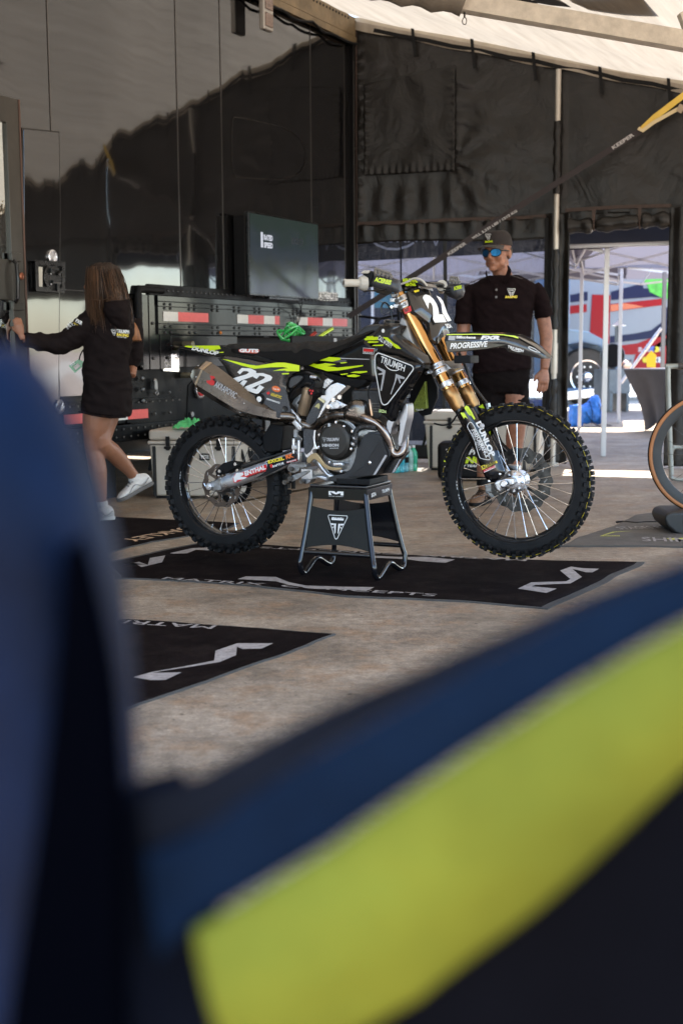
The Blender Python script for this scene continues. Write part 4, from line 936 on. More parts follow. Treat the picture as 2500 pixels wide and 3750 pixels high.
plate('head_casting', 'frm', [(0.992,1.196),(1.013,1.179),(1.043,1.098),(1.078,1.025),(1.062,1.008),(1.020,1.042),(0.978,1.111),(0.969,1.137)], mat('grey cast frame', (.30, .29, .27), .5, .6, var=.1), MC, t=.12, off=.03, bevel=.008)
plate('down_tube', 'frm', smoothpts([(0.917,0.724),(0.941,0.744),(0.992,0.767),(1.007,0.810),(1.022,0.810),(1.023,0.746),(1.011,0.710),(0.990,0.610),(0.971,0.626),(0.988,0.713),(0.975,0.745),(0.949,0.713),(0.937,0.657),(0.922,0.688)], 1), mat('cast grey downtube', (.42, .42, .44), .35, .9, var=.15), MC, t=.08, off=.03, bevel=.006)
plate('subframe_strut', 'side', [(0.441,0.780),(0.490,0.730),(0.489,0.712),(0.427,0.770)], ALU, MC, t=.01, off=.0, bevel=.002)
plate('muffler_stay', 'frm', [(0.398,0.777),(0.426,0.765),(0.496,0.696),(0.493,0.680),(0.475,0.679),(0.416,0.742),(0.398,0.748)], ALU, MC, t=.012, off=.04, bevel=.004)
# shock reservoir, air box, subframe
rs_ = [P('frm', u, -.0) for u in [(0.514,0.878),(0.511,0.868),(0.481,0.757),(0.479,0.747)]]
b = MB(); b.tube(rs_, [.018, .027, .027, .020], 20); b.build('shock_reservoir', TANM, MC)
b = MB(); k_ = [(0.548,0.859)][0]; b.cyl((k_[0], -.10, k_[1]), (k_[0], -.155, k_[1]), .019, n=18); b.cyl((k_[0] + .03, -.12, k_[1]), (k_[0] + .05, -.12, k_[1]), .018, n=14); b.build('shock_adjuster', MATB, MC)
b = MB()
for dx, dz, mm in ((-.006, .006, 0), (.007, .004, 0), (0, -.008, 0)): b.cyl((k_[0] + dx, -.15, k_[1] + dz), (k_[0] + dx, -.158, k_[1] + dz), .005, n=8)
b.build('adjuster_screw', RED, MC)
b = MB(); n_ = 11
b.tube([(.40 + .0 * i, -.01 + .03 * math.sin(i * 1.9), .60 + i * .022) for i in range(12)], .012, 8); b.build('shock_spring', mat('white spring', (.5, .5, .5), .4), MC)
plate('air_box', 'mid', [(0.289,0.974),(0.415,0.958)]+[(0.503,0.945),(0.546,0.905),(0.535,0.866),(0.435,0.875),(0.332,0.734),(0.299,0.773),(0.323,0.904)], MATB, MC, t=.20, off=.11, bevel=.01)
plate('air_box_rib', 'side', smoothpts([(0.420,0.918),(0.459,0.935),(0.497,0.931),(0.480,0.904),(0.419,0.865)], 1), mat('air box facet', (.035, .036, .038), .35), MC, t=.02, off=-.02, bevel=.004)
b = MB(); b.tube(catmull([P('frm', u, 0) for u in [(0.411,0.917),(0.460,0.942),(0.510,0.947),(0.558,0.928),(0.580,0.908)]]), .009, 8); b.tube(catmull([P('frm', u, .01) for u in [(0.409,0.809),(0.443,0.859),(0.493,0.893),(0.531,0.896)]]), .006, 8); b.build('subframe_tube', BLACKP, MC)
k2 = [(0.531,0.927),(0.564,0.923),(0.585,0.920)]; b = MB(); b.cyl(P('frm', k2[0], .01), P('frm', k2[1], .01), .010, n=12); b.build('connector', ALU, MC)
plate('mud_flap', 'mid', [(0.236,0.635),(0.284,0.706),(0.357,0.693),(0.340,0.572),(0.287,0.561),(0.245,0.569)], MATB, MC, t=.14, off=.07, bevel=.01)
# exhaust: header, shield, link pipe, muffler
hp = [(0.809,0.745),(0.835,0.737),(0.874,0.720),(0.904,0.689),(0.923,0.654),(0.932,0.618),(0.940,0.590),(0.960,0.575),(0.979,0.585),(0.986,0.611),(0.985,0.643),(0.977,0.678),(0.966,0.710)]
ys = [-.03, -.035, -.03, -.02, -.01, 0, .005, .01, .02, .03, .04, .05, .06]
b = MB(); b.tube(catmull([P('pipe', p) + Vector((0, y, 0)) for p, y in zip(hp, ys)], 5), .0205, 18); hd = b.build('header_pipe', TID, MC)
for i, (i0, i1) in enumerate(((5, 6), (10, 11))):
    a, c = (P('pipe', hp[i0]) + Vector((0, ys[i0], 0))), (P('pipe', hp[i1]) + Vector((0, ys[i1], 0))); b = MB(); b.cyl(a.lerp(c, .2), a.lerp(c, .32), .0225, n=18); b.build('weld_ring', TI, hd)
sh = domed('heat_shield', 'eng', smoothpts([(0.711,0.771),(0.746,0.817),(0.773,0.826),(0.812,0.821),(0.823,0.788),(0.826,0.745),(0.813,0.713),(0.779,0.722),(0.730,0.731),(0.709,0.751)], 1), TI, MC, .06, .018, off=.02, res=.01, rim=.03)
text('AKRAPOVIC', 'eng', [(0.737,0.756)][0], [(0.793,0.747)][0], .016, TID, sh, off=.0215, bold=.03)
decal('eng', [(0.746,0.786),(0.755,0.781),(0.768,0.779),(0.779,0.783),(0.779,0.778),(0.766,0.774),(0.753,0.776)], TID, sh, .0215)
b = MB(); b.tube(catmull([P('pipe', u) + Vector((0, dy, 0)) for u, dy in zip([(0.717,0.753),(0.677,0.753),(0.628,0.740),(0.587,0.723),(0.556,0.702),(0.519,0.693),(0.465,0.709),(0.405,0.724)]+[(0.446,0.740),(0.400,0.743)], (-.02, -.02, -.01, 0, .02, .03, .02, 0, -.03, -.045))], 5), .0215, 16); b.build('link_pipe', TI, MC)
b = MB(); u = [(0.632,0.742),(0.623,0.740)]; b.cyl(P('pipe', u[0], .01), P('pipe', u[1], .01), .0245, n=18); b.build('pipe_clamp', TI, MC)
mf = [(-0.071,0.944),(-0.062,0.941),(-0.017,0.930),(-0.001,0.923),(0.037,0.903),(0.151,0.835),(0.207,0.801),(0.267,0.773),(0.360,0.748),(0.428,0.741)]
mr = [.020, .034, .071, .073, .073, .066, .057, .043, .031, .024]
b = MB(); pts = [P('muf', p) for p in mf]; pts = [p + Vector((0, (-.0 if i < 7 else .02 * (i - 6)), 0)) for i, p in enumerate(pts)]
def hexring(c, t, r, n=24, flat=.82):
    t = t.normalized(); u = Vector((0, 1, 0)); u = (u - t * u.dot(t)).normalized(); w = t.cross(u); out = []
    for j in range(n):
        a = 2 * math.pi * j / n; k = 1 / max(abs(math.cos((a % (math.pi / 3)) - math.pi / 6)), .1) * .92
        out.append(c + (u * math.cos(a + .5) * flat + w * math.sin(a + .5)) * r * k)
    return out
b.rings([hexring(pts[i], pts[min(i + 1, len(pts) - 1)] - pts[max(i - 1, 0)], mr[i]) for i in range(3, len(pts))]); mu = b.build('muffler', TI, MC, angle=28)
b = MB(); b.rings([hexring(pts[i], pts[min(i + 1, len(pts) - 1)] - pts[max(i - 1, 0)], mr[i] * (1.0 if i < 3 else 1.03)) for i in range(0, 5)][:4]); b.build('muffler_end_cap', mat('darker titanium', (.30, .245, .20), .33, 1, var=.2), MC, angle=28)
b = MB(); b.rings([hexring(pts[3].lerp(pts[4], k), pts[4] - pts[3], .0755) for k in (-.25, .0)]); b.build('muffler_band', TANM, MC, angle=28)
for u in [(-0.002,0.981),(-0.015,0.928),(-0.014,0.873),(0.208,0.762),(0.233,0.805)]: b = MB(); b.ball(P('muf', u, .062 if u[0] < .15 else .045), .0035, 8, 5); b.build('rivet', STEEL, mu)
PLANES['mufd'] = ('bike', (0, -.249, 0), (1, .0, 0), (0, 0, 1))
text('AKRAPOVIC', 'mufd', [(0.082,0.884)][0], [(0.196,0.826)][0], .030, GREYW, mu, off=.001, bold=.02)
rd_ = mat('red exhaust logo', (.55, .03, .03), .4)
decal('mufd', [(0.041,0.911),(0.068,0.913),(0.062,0.935),(0.085,0.931),(0.089,0.921),(0.075,0.919),(0.079,0.911),(0.089,0.909),(0.084,0.890),(0.068,0.888),(0.046,0.900)], rd_, mu, .001)

# plastics
rf = plate('rear_fender', 'rfend', [(-0.242,1.070),(-0.173,1.077),(0.032,1.077),(0.063,1.071),(0.205,1.042),(0.363,0.999),(0.362,0.985),(0.194,1.009),(0.093,1.023),(0.052,1.024),(0.018,1.019),(-0.068,1.034),(-0.168,1.058)], GLOSS, MC, t=.03, off=.0, bevel=.004)
b = MB(); b.prism([P('rfend', p) + Vector((0, .03, 0)) for p in [(-0.242,1.070),(0.032,1.076),(0.165,1.051),(0.164,1.030),(0.031,1.030),(-0.094,1.044)]], (0, .15, 0)); b.build('fender_top', GLOSS, MC, bevel=.005)
decal('rfend', [(-0.178,1.072),(-0.173,1.076),(0.032,1.076),(0.042,1.060),(0.003,1.055),(0.011,1.048),(0.037,1.044),(-0.010,1.047),(-0.036,1.053),(-0.025,1.059),(-0.057,1.058),(-0.093,1.063),(-0.146,1.067)], NEON, rf, .002)
decal('rfend', [(0.037,1.045),(0.057,1.046),(0.057,1.041),(0.031,1.041)], NEON, rf, .002)
text('DUNLOP', 'rfend', [(-0.136,1.056)][0], [(0.021,1.027)][0], .022, WHITE, rf, off=.002, bold=.06, shear=.35)
sp_ = domed('side_panel', 'side', [(0.049,1.016),(0.085,1.024),(0.213,1.009),(0.324,0.987),(0.412,0.980),(0.492,0.975),(0.492,0.960),(0.448,0.940),(0.424,0.920),(0.413,0.887),(0.417,0.855),(0.368,0.838),(0.299,0.834),(0.257,0.841),(0.168,0.870),(0.130,0.886),(0.109,0.935),(0.089,0.973)], GREYG, MC, .03, .010, off=.008, res=.014)
cp = plate('heel_guard', 'side', [(0.297,0.760),(0.232,0.804),(0.158,0.845),(0.134,0.878),(0.252,0.841),(0.304,0.854),(0.350,0.887),(0.412,0.879),(0.426,0.843),(0.444,0.766),(0.422,0.741),(0.376,0.735)], CARBON, MC, t=.012, off=.012, bevel=.003)
d22 = [[(0.162,0.949),(0.186,0.969),(0.235,0.967),(0.264,0.954),(0.263,0.940),(0.249,0.930),(0.183,0.910),(0.155,0.896),(0.169,0.892),(0.194,0.912),(0.216,0.908),(0.184,0.869),(0.142,0.881),(0.123,0.894),(0.126,0.912),(0.145,0.922),(0.211,0.939),(0.226,0.949),(0.216,0.954),(0.195,0.955),(0.176,0.939)],
       [(0.246,0.927),(0.264,0.945),(0.300,0.945),(0.337,0.935),(0.350,0.925),(0.341,0.911),(0.269,0.887),(0.239,0.874),(0.263,0.869),(0.281,0.890),(0.305,0.878),(0.270,0.845),(0.195,0.867),(0.203,0.881),(0.291,0.912),(0.310,0.922),(0.307,0.929),(0.282,0.933),(0.266,0.918)]]
for q in d22: decal('side', q, WHITE, sp_, .0095, 'race_number')
decal('side', [(0.080,1.012),(0.118,1.007),(0.231,0.984),(0.273,0.980),(0.370,0.994),(0.416,0.994),(0.493,0.981),(0.492,0.954),(0.425,0.954),(0.416,0.958),(0.398,0.957),(0.351,0.955),(0.393,0.964),(0.434,0.968),(0.407,0.973),(0.342,0.972),(0.254,0.965),(0.184,0.981)], NEON, sp_, .0105)
decal('side', [(0.397,0.943),(0.439,0.946),(0.434,0.940),(0.402,0.939)], NEON, sp_, .0092)
b = MB(); cr_ = [(0.283,0.823)][0]; b.lathe(P('side', cr_, .012), (0, -1, 0), ((0, .027), (.006, .027), (.009, .023), (.007, .012), (.0075, .001)), n=28); bt = b.build('panel_button', MATB, MC)
b = MB(); b.lathe(P('side', cr_, .018), (0, -1, 0), ((0, .013), (.003, .013), (.004, .008), (.0035, .001)), n=20); b.build('button_washer', WHITE, bt)
b = MB(); cr_ = [(0.416,0.778)][0]; b.lathe(P('side', cr_, .012), (0, -1, 0), ((0, .015), (.002, .015), (.001, .009), (.001, .0005)), n=20); b.build('guard_bolt', BLACKP, cp)
c0 = [(0.371,0.871)][0]
decal('side', [(c0[0] + .023 * math.cos(k * .4), c0[1] + .014 * math.sin(k * .4) - .004 * math.cos(k * .4)) for k in range(16)], ORG, cp, .0135)
text('Twin Air', 'side', [(0.354,0.868)][0], [(0.389,0.864)][0], .009, WHITE, cp, off=.0145, bold=.03)
text('AKRAPOVIC', 'side', [(0.340,0.840)][0], [(0.397,0.824)][0], .015, YEL, cp, off=.0135, bold=.02)
decal('side', [(0.320,0.854),(0.334,0.860),(0.338,0.848),(0.324,0.844)], RED, cp, .0135)
text('PERFORMANCE', 'side', [(0.319,0.821)][0], [(0.388,0.802)][0], .008, WHITE, cp, off=.0135, bold=.04)
# seat
seat = [(0.037,1.064),(0.049,1.075),(0.075,1.081),(0.161,1.082),(0.255,1.079),(0.325,1.081),(0.431,1.085)] + [(0.360,1.071),(0.410,1.073),(0.457,1.072),(0.479,1.088),(0.503,1.094),(0.530,1.088),(0.563,1.077),(0.633,1.086),(0.707,1.102),(0.776,1.123),(0.835,1.139),(0.846,1.134),(0.794,1.103),(0.733,1.071),(0.654,1.037),(0.567,1.004),(0.508,0.981),(0.475,0.979),(0.409,0.990),(0.326,1.005)] + [(0.393,0.991),(0.301,1.008),(0.188,1.029),(0.088,1.044),(0.050,1.052)]
b = MB(); f_, O_, e1_, e2_ = PLANES['seat']
# saddle: a closed body with rounded shoulders, built from cross sections along its length
xs = sorted({round(p[0], 4) for p in seat}); x0, x1 = min(xs), max(xs); secs = []
def span(x):
    zz = []
    for i in range(len(seat)):
        a, c = seat[i], seat[(i + 1) % len(seat)]
        if (a[0] - x) * (c[0] - x) <= 0 and a[0] != c[0]: zz.append(a[1] + (c[1] - a[1]) * (x - a[0]) / (c[0] - a[0]))
    return (min(zz), max(zz)) if len(zz) >= 2 else (seat[0][1], seat[0][1])
N_ = 70
for i in range(N_ + 1):
    x = x0 + .002 + (x1 - x0 - .004) * i / N_; lo, hi = span(x); w = .125 if x < .25 else (.125 - .02 * min(1, (x - .25) / .5)); w *= min(1, .55 + (x - x0) * 5); r = min(.035, (hi - lo) * .5)
    ring = [(x, -w, lo), (x, -w - .004, lo + (hi - lo) * .4)]
    for k in range(5): a = math.pi / 2 * k / 4; ring.append((x, -w + r * .9 * (1 - math.cos(a)) , hi - r + r * math.sin(a)))
    ring += [(px, -py, pz) for px, py, pz in ring[::-1]]
    secs.append([Vector(p) for p in ring])
b.rings(secs); so = b.build('seat', SEATS, MC, angle=60)
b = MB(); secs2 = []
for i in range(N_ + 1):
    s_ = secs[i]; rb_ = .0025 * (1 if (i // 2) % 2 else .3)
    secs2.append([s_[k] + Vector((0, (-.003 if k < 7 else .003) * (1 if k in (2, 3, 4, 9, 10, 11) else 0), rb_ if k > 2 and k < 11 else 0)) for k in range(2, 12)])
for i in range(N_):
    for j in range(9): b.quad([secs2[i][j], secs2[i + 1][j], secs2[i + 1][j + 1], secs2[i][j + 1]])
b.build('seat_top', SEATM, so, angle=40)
tl = mat('red badge print', (.6, .12, .08), .4)
PLANES['seats'] = ('bike', (0, -.127, 0), (1, 0, 0), (0, 0, 1))
decal('seats', [(0.152,1.056),(0.170,1.059),(0.259,1.056),(0.264,1.051),(0.256,1.040),(0.245,1.037),(0.160,1.042),(0.151,1.049)], tl, so, .002)
text('GUTS', 'seats', [(0.156,1.043)][0], [(0.260,1.041)][0], .017, WHITE, so, off=.0035, bold=.06)
# middle cover under the seat
mc_ = domed('mid_cover', 'midp', [(0.559,1.005),(0.655,1.037),(0.744,1.071),(0.809,1.099),(0.879,1.056),(0.869,1.023),(0.881,0.906),(0.830,0.905),(0.760,0.912),(0.655,0.932),(0.577,0.952),(0.492,0.978)], GLOSS, MC, .04, .012, off=.0, res=.016)
plate('mid_cover_lower', 'midp', smoothpts([(0.574,0.952),(0.655,0.932),(0.760,0.917),(0.830,0.916),(0.812,0.891),(0.775,0.875),(0.748,0.881),(0.666,0.901),(0.595,0.928)], 1), MATB, MC, t=.06, off=.004, bevel=.012, seg=3)
for q in ([(0.486,0.983),(0.516,0.991),(0.547,0.984),(0.595,0.990),(0.658,0.985),(0.607,0.976),(0.667,0.970),(0.807,0.982),(0.808,0.977),(0.679,0.957),(0.607,0.953),(0.535,0.970)], [(0.554,1.002),(0.583,1.009),(0.617,1.019),(0.679,1.015),(0.685,1.007),(0.637,0.997),(0.595,1.001)], [(0.679,0.993),(0.717,0.996),(0.719,0.992),(0.685,0.988)], [(0.737,0.947),(0.766,0.953),(0.830,0.955),(0.831,0.950),(0.790,0.944)], [(0.678,0.940),(0.720,0.944),(0.724,0.940),(0.690,0.936)], [(0.714,0.933),(0.755,0.940),(0.794,0.933),(0.766,0.927),(0.725,0.928)]): decal('midp', q, NEON, mc_, .0015)
decal('midp', [(0.679,1.015),(0.842,1.009),(0.844,1.006),(0.685,1.010)], GREYW, mc_, .0015)
decal('midp', [(0.637,0.996),(0.679,1.005),(0.708,1.006),(0.720,1.000),(0.691,0.993)], mat('mid grey print', (.09, .09, .10), .3), mc_, .0014)
decal('midp', [(0.809,1.060),(0.873,1.056),(0.867,1.030),(0.806,1.034)], WHITE, mc_, .0015); decal('midp', [(0.811,1.058),(0.871,1.054),(0.866,1.032),(0.808,1.036)], BLACKP, mc_, .0022); decal('midp', [(0.814,1.056),(0.868,1.052),(0.863,1.041),(0.811,1.043)], RED, mc_, .0028)
text('BUCKS', 'midp', [(0.814,1.037)][0], [(0.862,1.034)][0], .006, WHITE, mc_, off=.003)
# tank cover and shroud
tk = domed('tank_cover', 'shroud', [(0.815,1.100),(0.871,1.133),(0.897,1.156),(0.961,1.168),(1.007,1.155),(0.979,1.115),(1.047,1.073),(1.123,1.021),(1.137,0.993),(1.126,0.982),(1.013,1.021),(0.897,1.042),(0.888,1.054)], GREYG, MC, .05, .014, off=-.002, res=.014)
for q in ([(0.820,1.099),(0.838,1.107),(0.903,1.108),(0.897,1.094),(0.829,1.093)], [(0.838,1.085),(0.850,1.090),(0.903,1.087),(0.900,1.083),(0.847,1.081)], [(0.832,1.110),(0.874,1.112),(0.871,1.108),(0.835,1.107)], [(0.865,1.068),(0.874,1.072),(0.932,1.074),(0.926,1.067)], [(0.925,1.107),(0.953,1.105),(0.984,1.081),(1.013,1.067),(1.027,1.053),(1.001,1.056),(0.978,1.071),(0.950,1.088)]): decal('shroud', q, NEON, tk, .0015)
text('CALL of DUTY', 'shroud', [(0.897,1.097)][0], [(0.973,1.055)][0], .022, WHITE, tk, off=.002, bold=.03)
sd_ = domed('radiator_shroud', 'shroud', [(0.876,1.024),(0.891,1.041),(1.019,1.019),(1.128,0.986),(1.112,0.950),(1.064,0.890),(1.035,0.851),(1.001,0.811),(0.966,0.730),(0.949,0.737),(0.902,0.771),(0.896,0.836),(0.891,0.906)], GLOSS, MC, .03, .012, off=.004, res=.014)
tri = smoothpts([(0.900,1.035),(0.885,1.023),(0.884,0.967),(0.896,0.921),(0.917,0.823),(0.928,0.806),(0.943,0.805),(0.961,0.814),(1.089,0.955),(1.098,0.968),(1.089,0.980),(1.070,0.986),(0.909,1.036)], 1)
outline('shroud', tri, .0052, WHITE, sd_, .0055)
text('TRIUMPH', 'shroud', [(0.913,0.995)][0], [(1.046,0.953)][0], .030, WHITE, sd_, off=.0055, bold=.02)
outline('shroud', smoothpts([(0.942,0.986),(0.949,0.975),(0.967,0.963),(0.990,0.958),(1.010,0.959),(1.024,0.966)], 1, False), .004, WHITE, sd_, .0057, closed=False)
for q in ([(0.897,0.977),(0.945,0.958),(0.923,0.867),(0.914,0.869),(0.929,0.940),(0.904,0.938),(0.904,0.944),(0.926,0.948),(0.926,0.953),(0.897,0.967)], [(1.001,0.944),(1.050,0.929),(1.048,0.921),(1.021,0.924),(1.029,0.906),(1.023,0.901),(1.010,0.929),(0.975,0.852),(0.971,0.854),(0.995,0.912)]): decal('shroud', q, GREYW, sd_, .0055)
text('SKDA', 'shroud', [(0.905,0.771)][0], [(0.949,0.767)][0], .014, mat('pale neon print', (.55, .7, .3), .4), sd_, off=.0055, bold=.05, shear=.1)
b = MB(); q = [(0.867,1.160),(0.943,1.172),(0.949,1.179),(0.878,1.171)]; c0 = P('tank', [(0.905,1.165)][0]); b.lathe(c0 + Vector((0, .12, -.01)), (.12, 0, 1), ((0, .045), (.012, .045), (.016, .04), (.026, .04), (.03, .034)), n=24); b.build('fuel_cap', BLACKP, MC)
b = MB(); b.prism([P('mid', p, -.10) for p in [(0.657,1.091),(0.743,1.124),(0.791,1.162),(0.864,1.168),(0.901,1.151),(0.947,1.055),(0.947,0.974),(0.763,0.974)]], (0, -.20, 0)); b.build('fuel_tank', mat('black tank', (.02, .02, .02), .5), MC, bevel=.02)
b = MB(); b.lathe(P('shroud', [(0.928,1.134)][0], .001), Vector(PLANES['shroud'][2]).cross(Vector(PLANES['shroud'][3])), ((0, .009), (.002, .008), (.003, .0035), (.0025, .0005)), n=16); b.build('cover_screw', WHITE, tk)
# far side shroud with radiator and its tags
plate('radiator_shroud', 'far', [(0.941,0.904),(0.988,0.982),(1.030,0.953),(1.066,0.875),(1.066,0.827),(1.031,0.748),(0.989,0.738),(0.920,0.811)], MATB, MC, t=.02, off=.0, bevel=.004)
plate('radiator', 'frm', [(0.937,0.820),(0.958,0.806),(0.994,0.863),(1.000,0.768),(0.937,0.765)], mat('radiator core', (.05, .05, .055), .5, .6, bump=1, bscale=300), MC, t=.05, off=.02, bevel=.003)
rdm = plate('radiator', 'far', [(0.957,0.796),(1.015,0.904),(1.025,0.777),(0.962,0.759)], mat('green lit radiator mesh', (.20, .24, .03), .5, .2, var=.8, vscale=250), MC, t=.03, off=.03, bevel=.003)
plate('radiator_tag', 'frm', [(0.940,0.784),(1.001,0.785),(1.004,0.769),(0.942,0.764)], GLOSS, MC, t=.006, off=.028, bevel=.001)
text('Twin Air', 'frm', [(0.958,0.768)][0], [(0.988,0.771)][0], .009, WHITE, MC, off=.03, bold=.03)
text('Twin Air', 'far', [(0.973,0.765)][0], [(1.012,0.768)][0], .009, WHITE, rdm, off=.034, bold=.03)
for s_, a_, c_, m_ in (('ULZ', "1322,730", "1362,725", WHITE), ('PRO', "1310,762", "1350,758", WHITE), ('MXD', "1300,800", "1340,798", WHITE)): pass
text('ULZ', 'far', [(0.937,0.860)][0], [(0.958,0.864)][0], .014, WHITE, rdm, off=.036, bold=.03); text('IXXO7', 'far', [(0.924,0.824)][0], [(0.946,0.827)][0], .014, WHITE, rdm, off=.036, bold=.03)
decal('far', [(0.944,0.892),(0.963,0.894),(0.962,0.884),(0.944,0.882)], YEL, rdm, .035)
# front fender
ff = domed('front_fender', 'fend', [(1.179,1.091),(1.187,1.114),(1.267,1.115),(1.437,1.111),(1.508,1.100),(1.578,1.060),(1.649,1.007),(1.605,1.007),(1.537,1.022),(1.472,1.036),(1.461,1.039),(1.453,1.052),(1.422,1.059),(1.418,1.056),(1.368,1.051),(1.268,1.040),(1.197,1.036)], GREYG, MC, .02, .012, off=0, res=.02, rim=.03)
b = MB(); fq = [(1.187,1.115),(1.267,1.115),(1.437,1.112),(1.508,1.101),(1.578,1.061),(1.648,1.008)]; A = [P('fend', p) for p in fq]; wv = [.10, .11, .11, .10, .07, .01]
for i in range(len(A) - 1):
    p0, p1 = A[i].copy(), A[i + 1].copy(); q0, q1 = p0.copy(), p1.copy(); q0.y = wv[i]; q1.y = wv[i + 1]
    m0 = (p0 + q0) / 2 + Vector((0, 0, .012)); m1 = (p1 + q1) / 2 + Vector((0, 0, .012)); b.quad([p0, p1, m1, m0]); b.quad([m0, m1, q1, q0])
b.build('fender_top', GLOSS, MC, angle=80)
outline('fend', [(1.193,1.115),(1.318,1.116),(1.445,1.112),(1.509,1.100)], .004, NEON, ff, .002, closed=False)
decal('fend', [(1.437,1.113),(1.498,1.107),(1.513,1.094),(1.483,1.103)], NEON, ff, .0025)
decal('fend', [(1.189,1.087),(1.267,1.088),(1.422,1.072),(1.460,1.069),(1.418,1.061),(1.368,1.052),(1.197,1.038)], GLOSS, ff, .0015)
text('PROGRESSIVE', 'fend', [(1.208,1.051)][0], [(1.372,1.060)][0], .026, WHITE, ff, off=.003, bold=.035, shear=.25)
text('Silkolene', 'fend', [(1.235,1.098)][0], [(1.323,1.096)][0], .012, WHITE, ff, off=.003, bold=.05)
text('FXR', 'fend', [(1.343,1.092)][0], [(1.430,1.090)][0], .018, WHITE, ff, off=.003, bold=.08, shear=.5)
decal('fend', [(1.203,1.110),(1.233,1.109),(1.230,1.090),(1.200,1.091)], GREYW, ff, .003)
text('TRIUMPH', 'fend', [(1.462,1.055)][0], [(1.531,1.035)][0], .012, WHITE, ff, off=.003, bold=.03)
outline('fend', [(1.480,1.048),(1.491,1.043),(1.510,1.038),(1.523,1.038)], .0025, WHITE, ff, .003, closed=False)
outline('fend', [(1.559,1.060),(1.582,1.050),(1.605,1.034),(1.586,1.038),(1.563,1.048),(1.554,1.056)], .003, WHITE, ff, .003)
b = MB(); b.box((1.25, 0, 1.005), (.08, .12, .035)); b.build('fender_mount', MATB, MC, bevel=.006)

# forks
tx, tz, bx_, bz = .958, 1.315, 1.415, .50
def fpt(z): t_ = (tz - z) / (tz - bz); return tx + (bx_ - tx) * t_
def fork(side):
    y = side * .105; V = lambda z, dy=0: Vector((fpt(z), y + dy, z))
    b = MB(); b.tube([V(1.30), V(1.27), V(1.12), V(.995), V(.99), V(.86)], [.0265, .0275, .0275, .0275, .0295, .0295], 24); b.build('fork_tube', GOLD, MC, angle=60)
    b = MB(); b.tube([V(.875), V(.87), V(.835), V(.83), V(.80), V(.785)], [.031, .0335, .0335, .031, .031, .026], 24); b.build('fork_sleeve', GOLDD, MC, angle=30)
    b = MB(); b.tube([V(.905), V(.885)], .0335, 24); b.box(V(.895, side * .03) + Vector((.02, 0, .005)), (.02, .02, .02)); b.build('fork_band', ALU, MC, bevel=.001)
    b = MB(); b.tube([V(1.325), V(1.31), V(1.305), V(1.30)], [.012, .02, .024, .0265], 18); b.build('fork_cap', GOLDD, MC, angle=30)
    b = MB(); b.tube([V(.79), V(.50)], .024, 16); b.build('fork_slider', BLACKP, MC)
    for z0, z1, w in ((1.235, 1.285, .036), (.94, .985, .038)):
        for k, za in enumerate((z0, (z0 + z1) / 2 + .002)):
            b = MB(); b.tube([V(za), V(za + (z1 - z0) * .44)], w, 26); b.box(V(za + .01) + Vector((-.035, side * .012, 0)), (.03, .022, .016)); b.build('fork_clamp', ALU, MC, bevel=.0015)
        b = MB(); b.cyl(V(z0 + .012) + Vector((-.052, side * .012, -.006)), V(z0 + .012) + Vector((-.052, side * .035, -.006)), .007, n=8); b.build('clamp_bolt', STEEL, MC)
fork(-1); fork(1)
plate('triple_clamp', 'mid', [(fpt(1.285) - .05, 1.27), (fpt(1.285) + .03, 1.30), (fpt(1.285) + .05, 1.27), (fpt(1.24) - .03, 1.235)], MATB, MC, t=.18, off=.09, bevel=.006)
plate('triple_clamp', 'mid', [(fpt(.985) - .05, .97), (fpt(.985) + .03, 1.0), (fpt(.95) + .05, .965), (fpt(.94) - .03, .935)], ALUD, MC, t=.18, off=.09, bevel=.006)
PLANES['clp'] = ('bike', (0, -.1435, 0), (1, 0, 0), (0, 0, 1))
# lettering on the clamps and the red sticker
fu = Vector((bx_ - tx, bz - tz)).normalized(); fn_ = Vector((-fu.y, fu.x))
for z_, s_, m_ in ((1.266, 'XTRIG', BLACKP), (1.240, 'ROCS', BLACKP), (.968, 'XTRIG', BLACKP), (.944, 'ROCS', BLACKP)):
    c_ = Vector((fpt(z_), z_)); text(s_, 'clp', c_ - fn_ * .02, c_ + fn_ * .02, .011, m_, MC, off=.0, bold=.03)
q = [(0.998,1.229),(1.034,1.245),(1.040,1.222),(1.008,1.207)]; decal('clp', q, RED, MC, -.006); text('GET', 'clp', [(1.008,1.216)][0], [(1.030,1.224)][0], .014, BLACKP, MC, off=-.005, bold=.04)
# fork guards
fg = domed('fork_guard', 'guard', [(1.259,0.767),(1.268,0.779),(1.298,0.807),(1.311,0.804),(1.349,0.743),(1.404,0.668),(1.439,0.607),(1.467,0.532),(1.475,0.513),(1.445,0.477),(1.426,0.466),(1.391,0.482),(1.365,0.538),(1.309,0.680)], GLOSS, MC, .035, .012, off=0, res=.012)
for q in ([(1.276,0.772),(1.294,0.773),(1.311,0.746),(1.296,0.754),(1.294,0.744)], [(1.301,0.804),(1.313,0.801),(1.330,0.776),(1.346,0.746),(1.341,0.742),(1.314,0.775)], [(1.294,0.794),(1.302,0.804),(1.334,0.757),(1.316,0.763),(1.310,0.770)], ): decal('guard', q, NEON, fg, .0015)
gq = [(1.312,0.723),(1.325,0.734),(1.342,0.714),(1.417,0.576),(1.412,0.566),(1.373,0.572),(1.365,0.579),(1.337,0.671),(1.309,0.706)]; outline('guard', smoothpts(gq, 1), .0025, WHITE, fg, .002)
text('PERFORMANCE', 'guard', [(1.329,0.695)][0], [(1.397,0.575)][0], .020, WHITE, fg, off=.002, bold=.02)
text('LUBRICANTS', 'guard', [(1.317,0.692)][0], [(1.365,0.607)][0], .015, GREYW, fg, off=.002, bold=.01)
text('DUNLOP', 'guard', [(1.347,0.728)][0], [(1.417,0.578)][0], .026, WHITE, fg, off=.002, bold=.05)
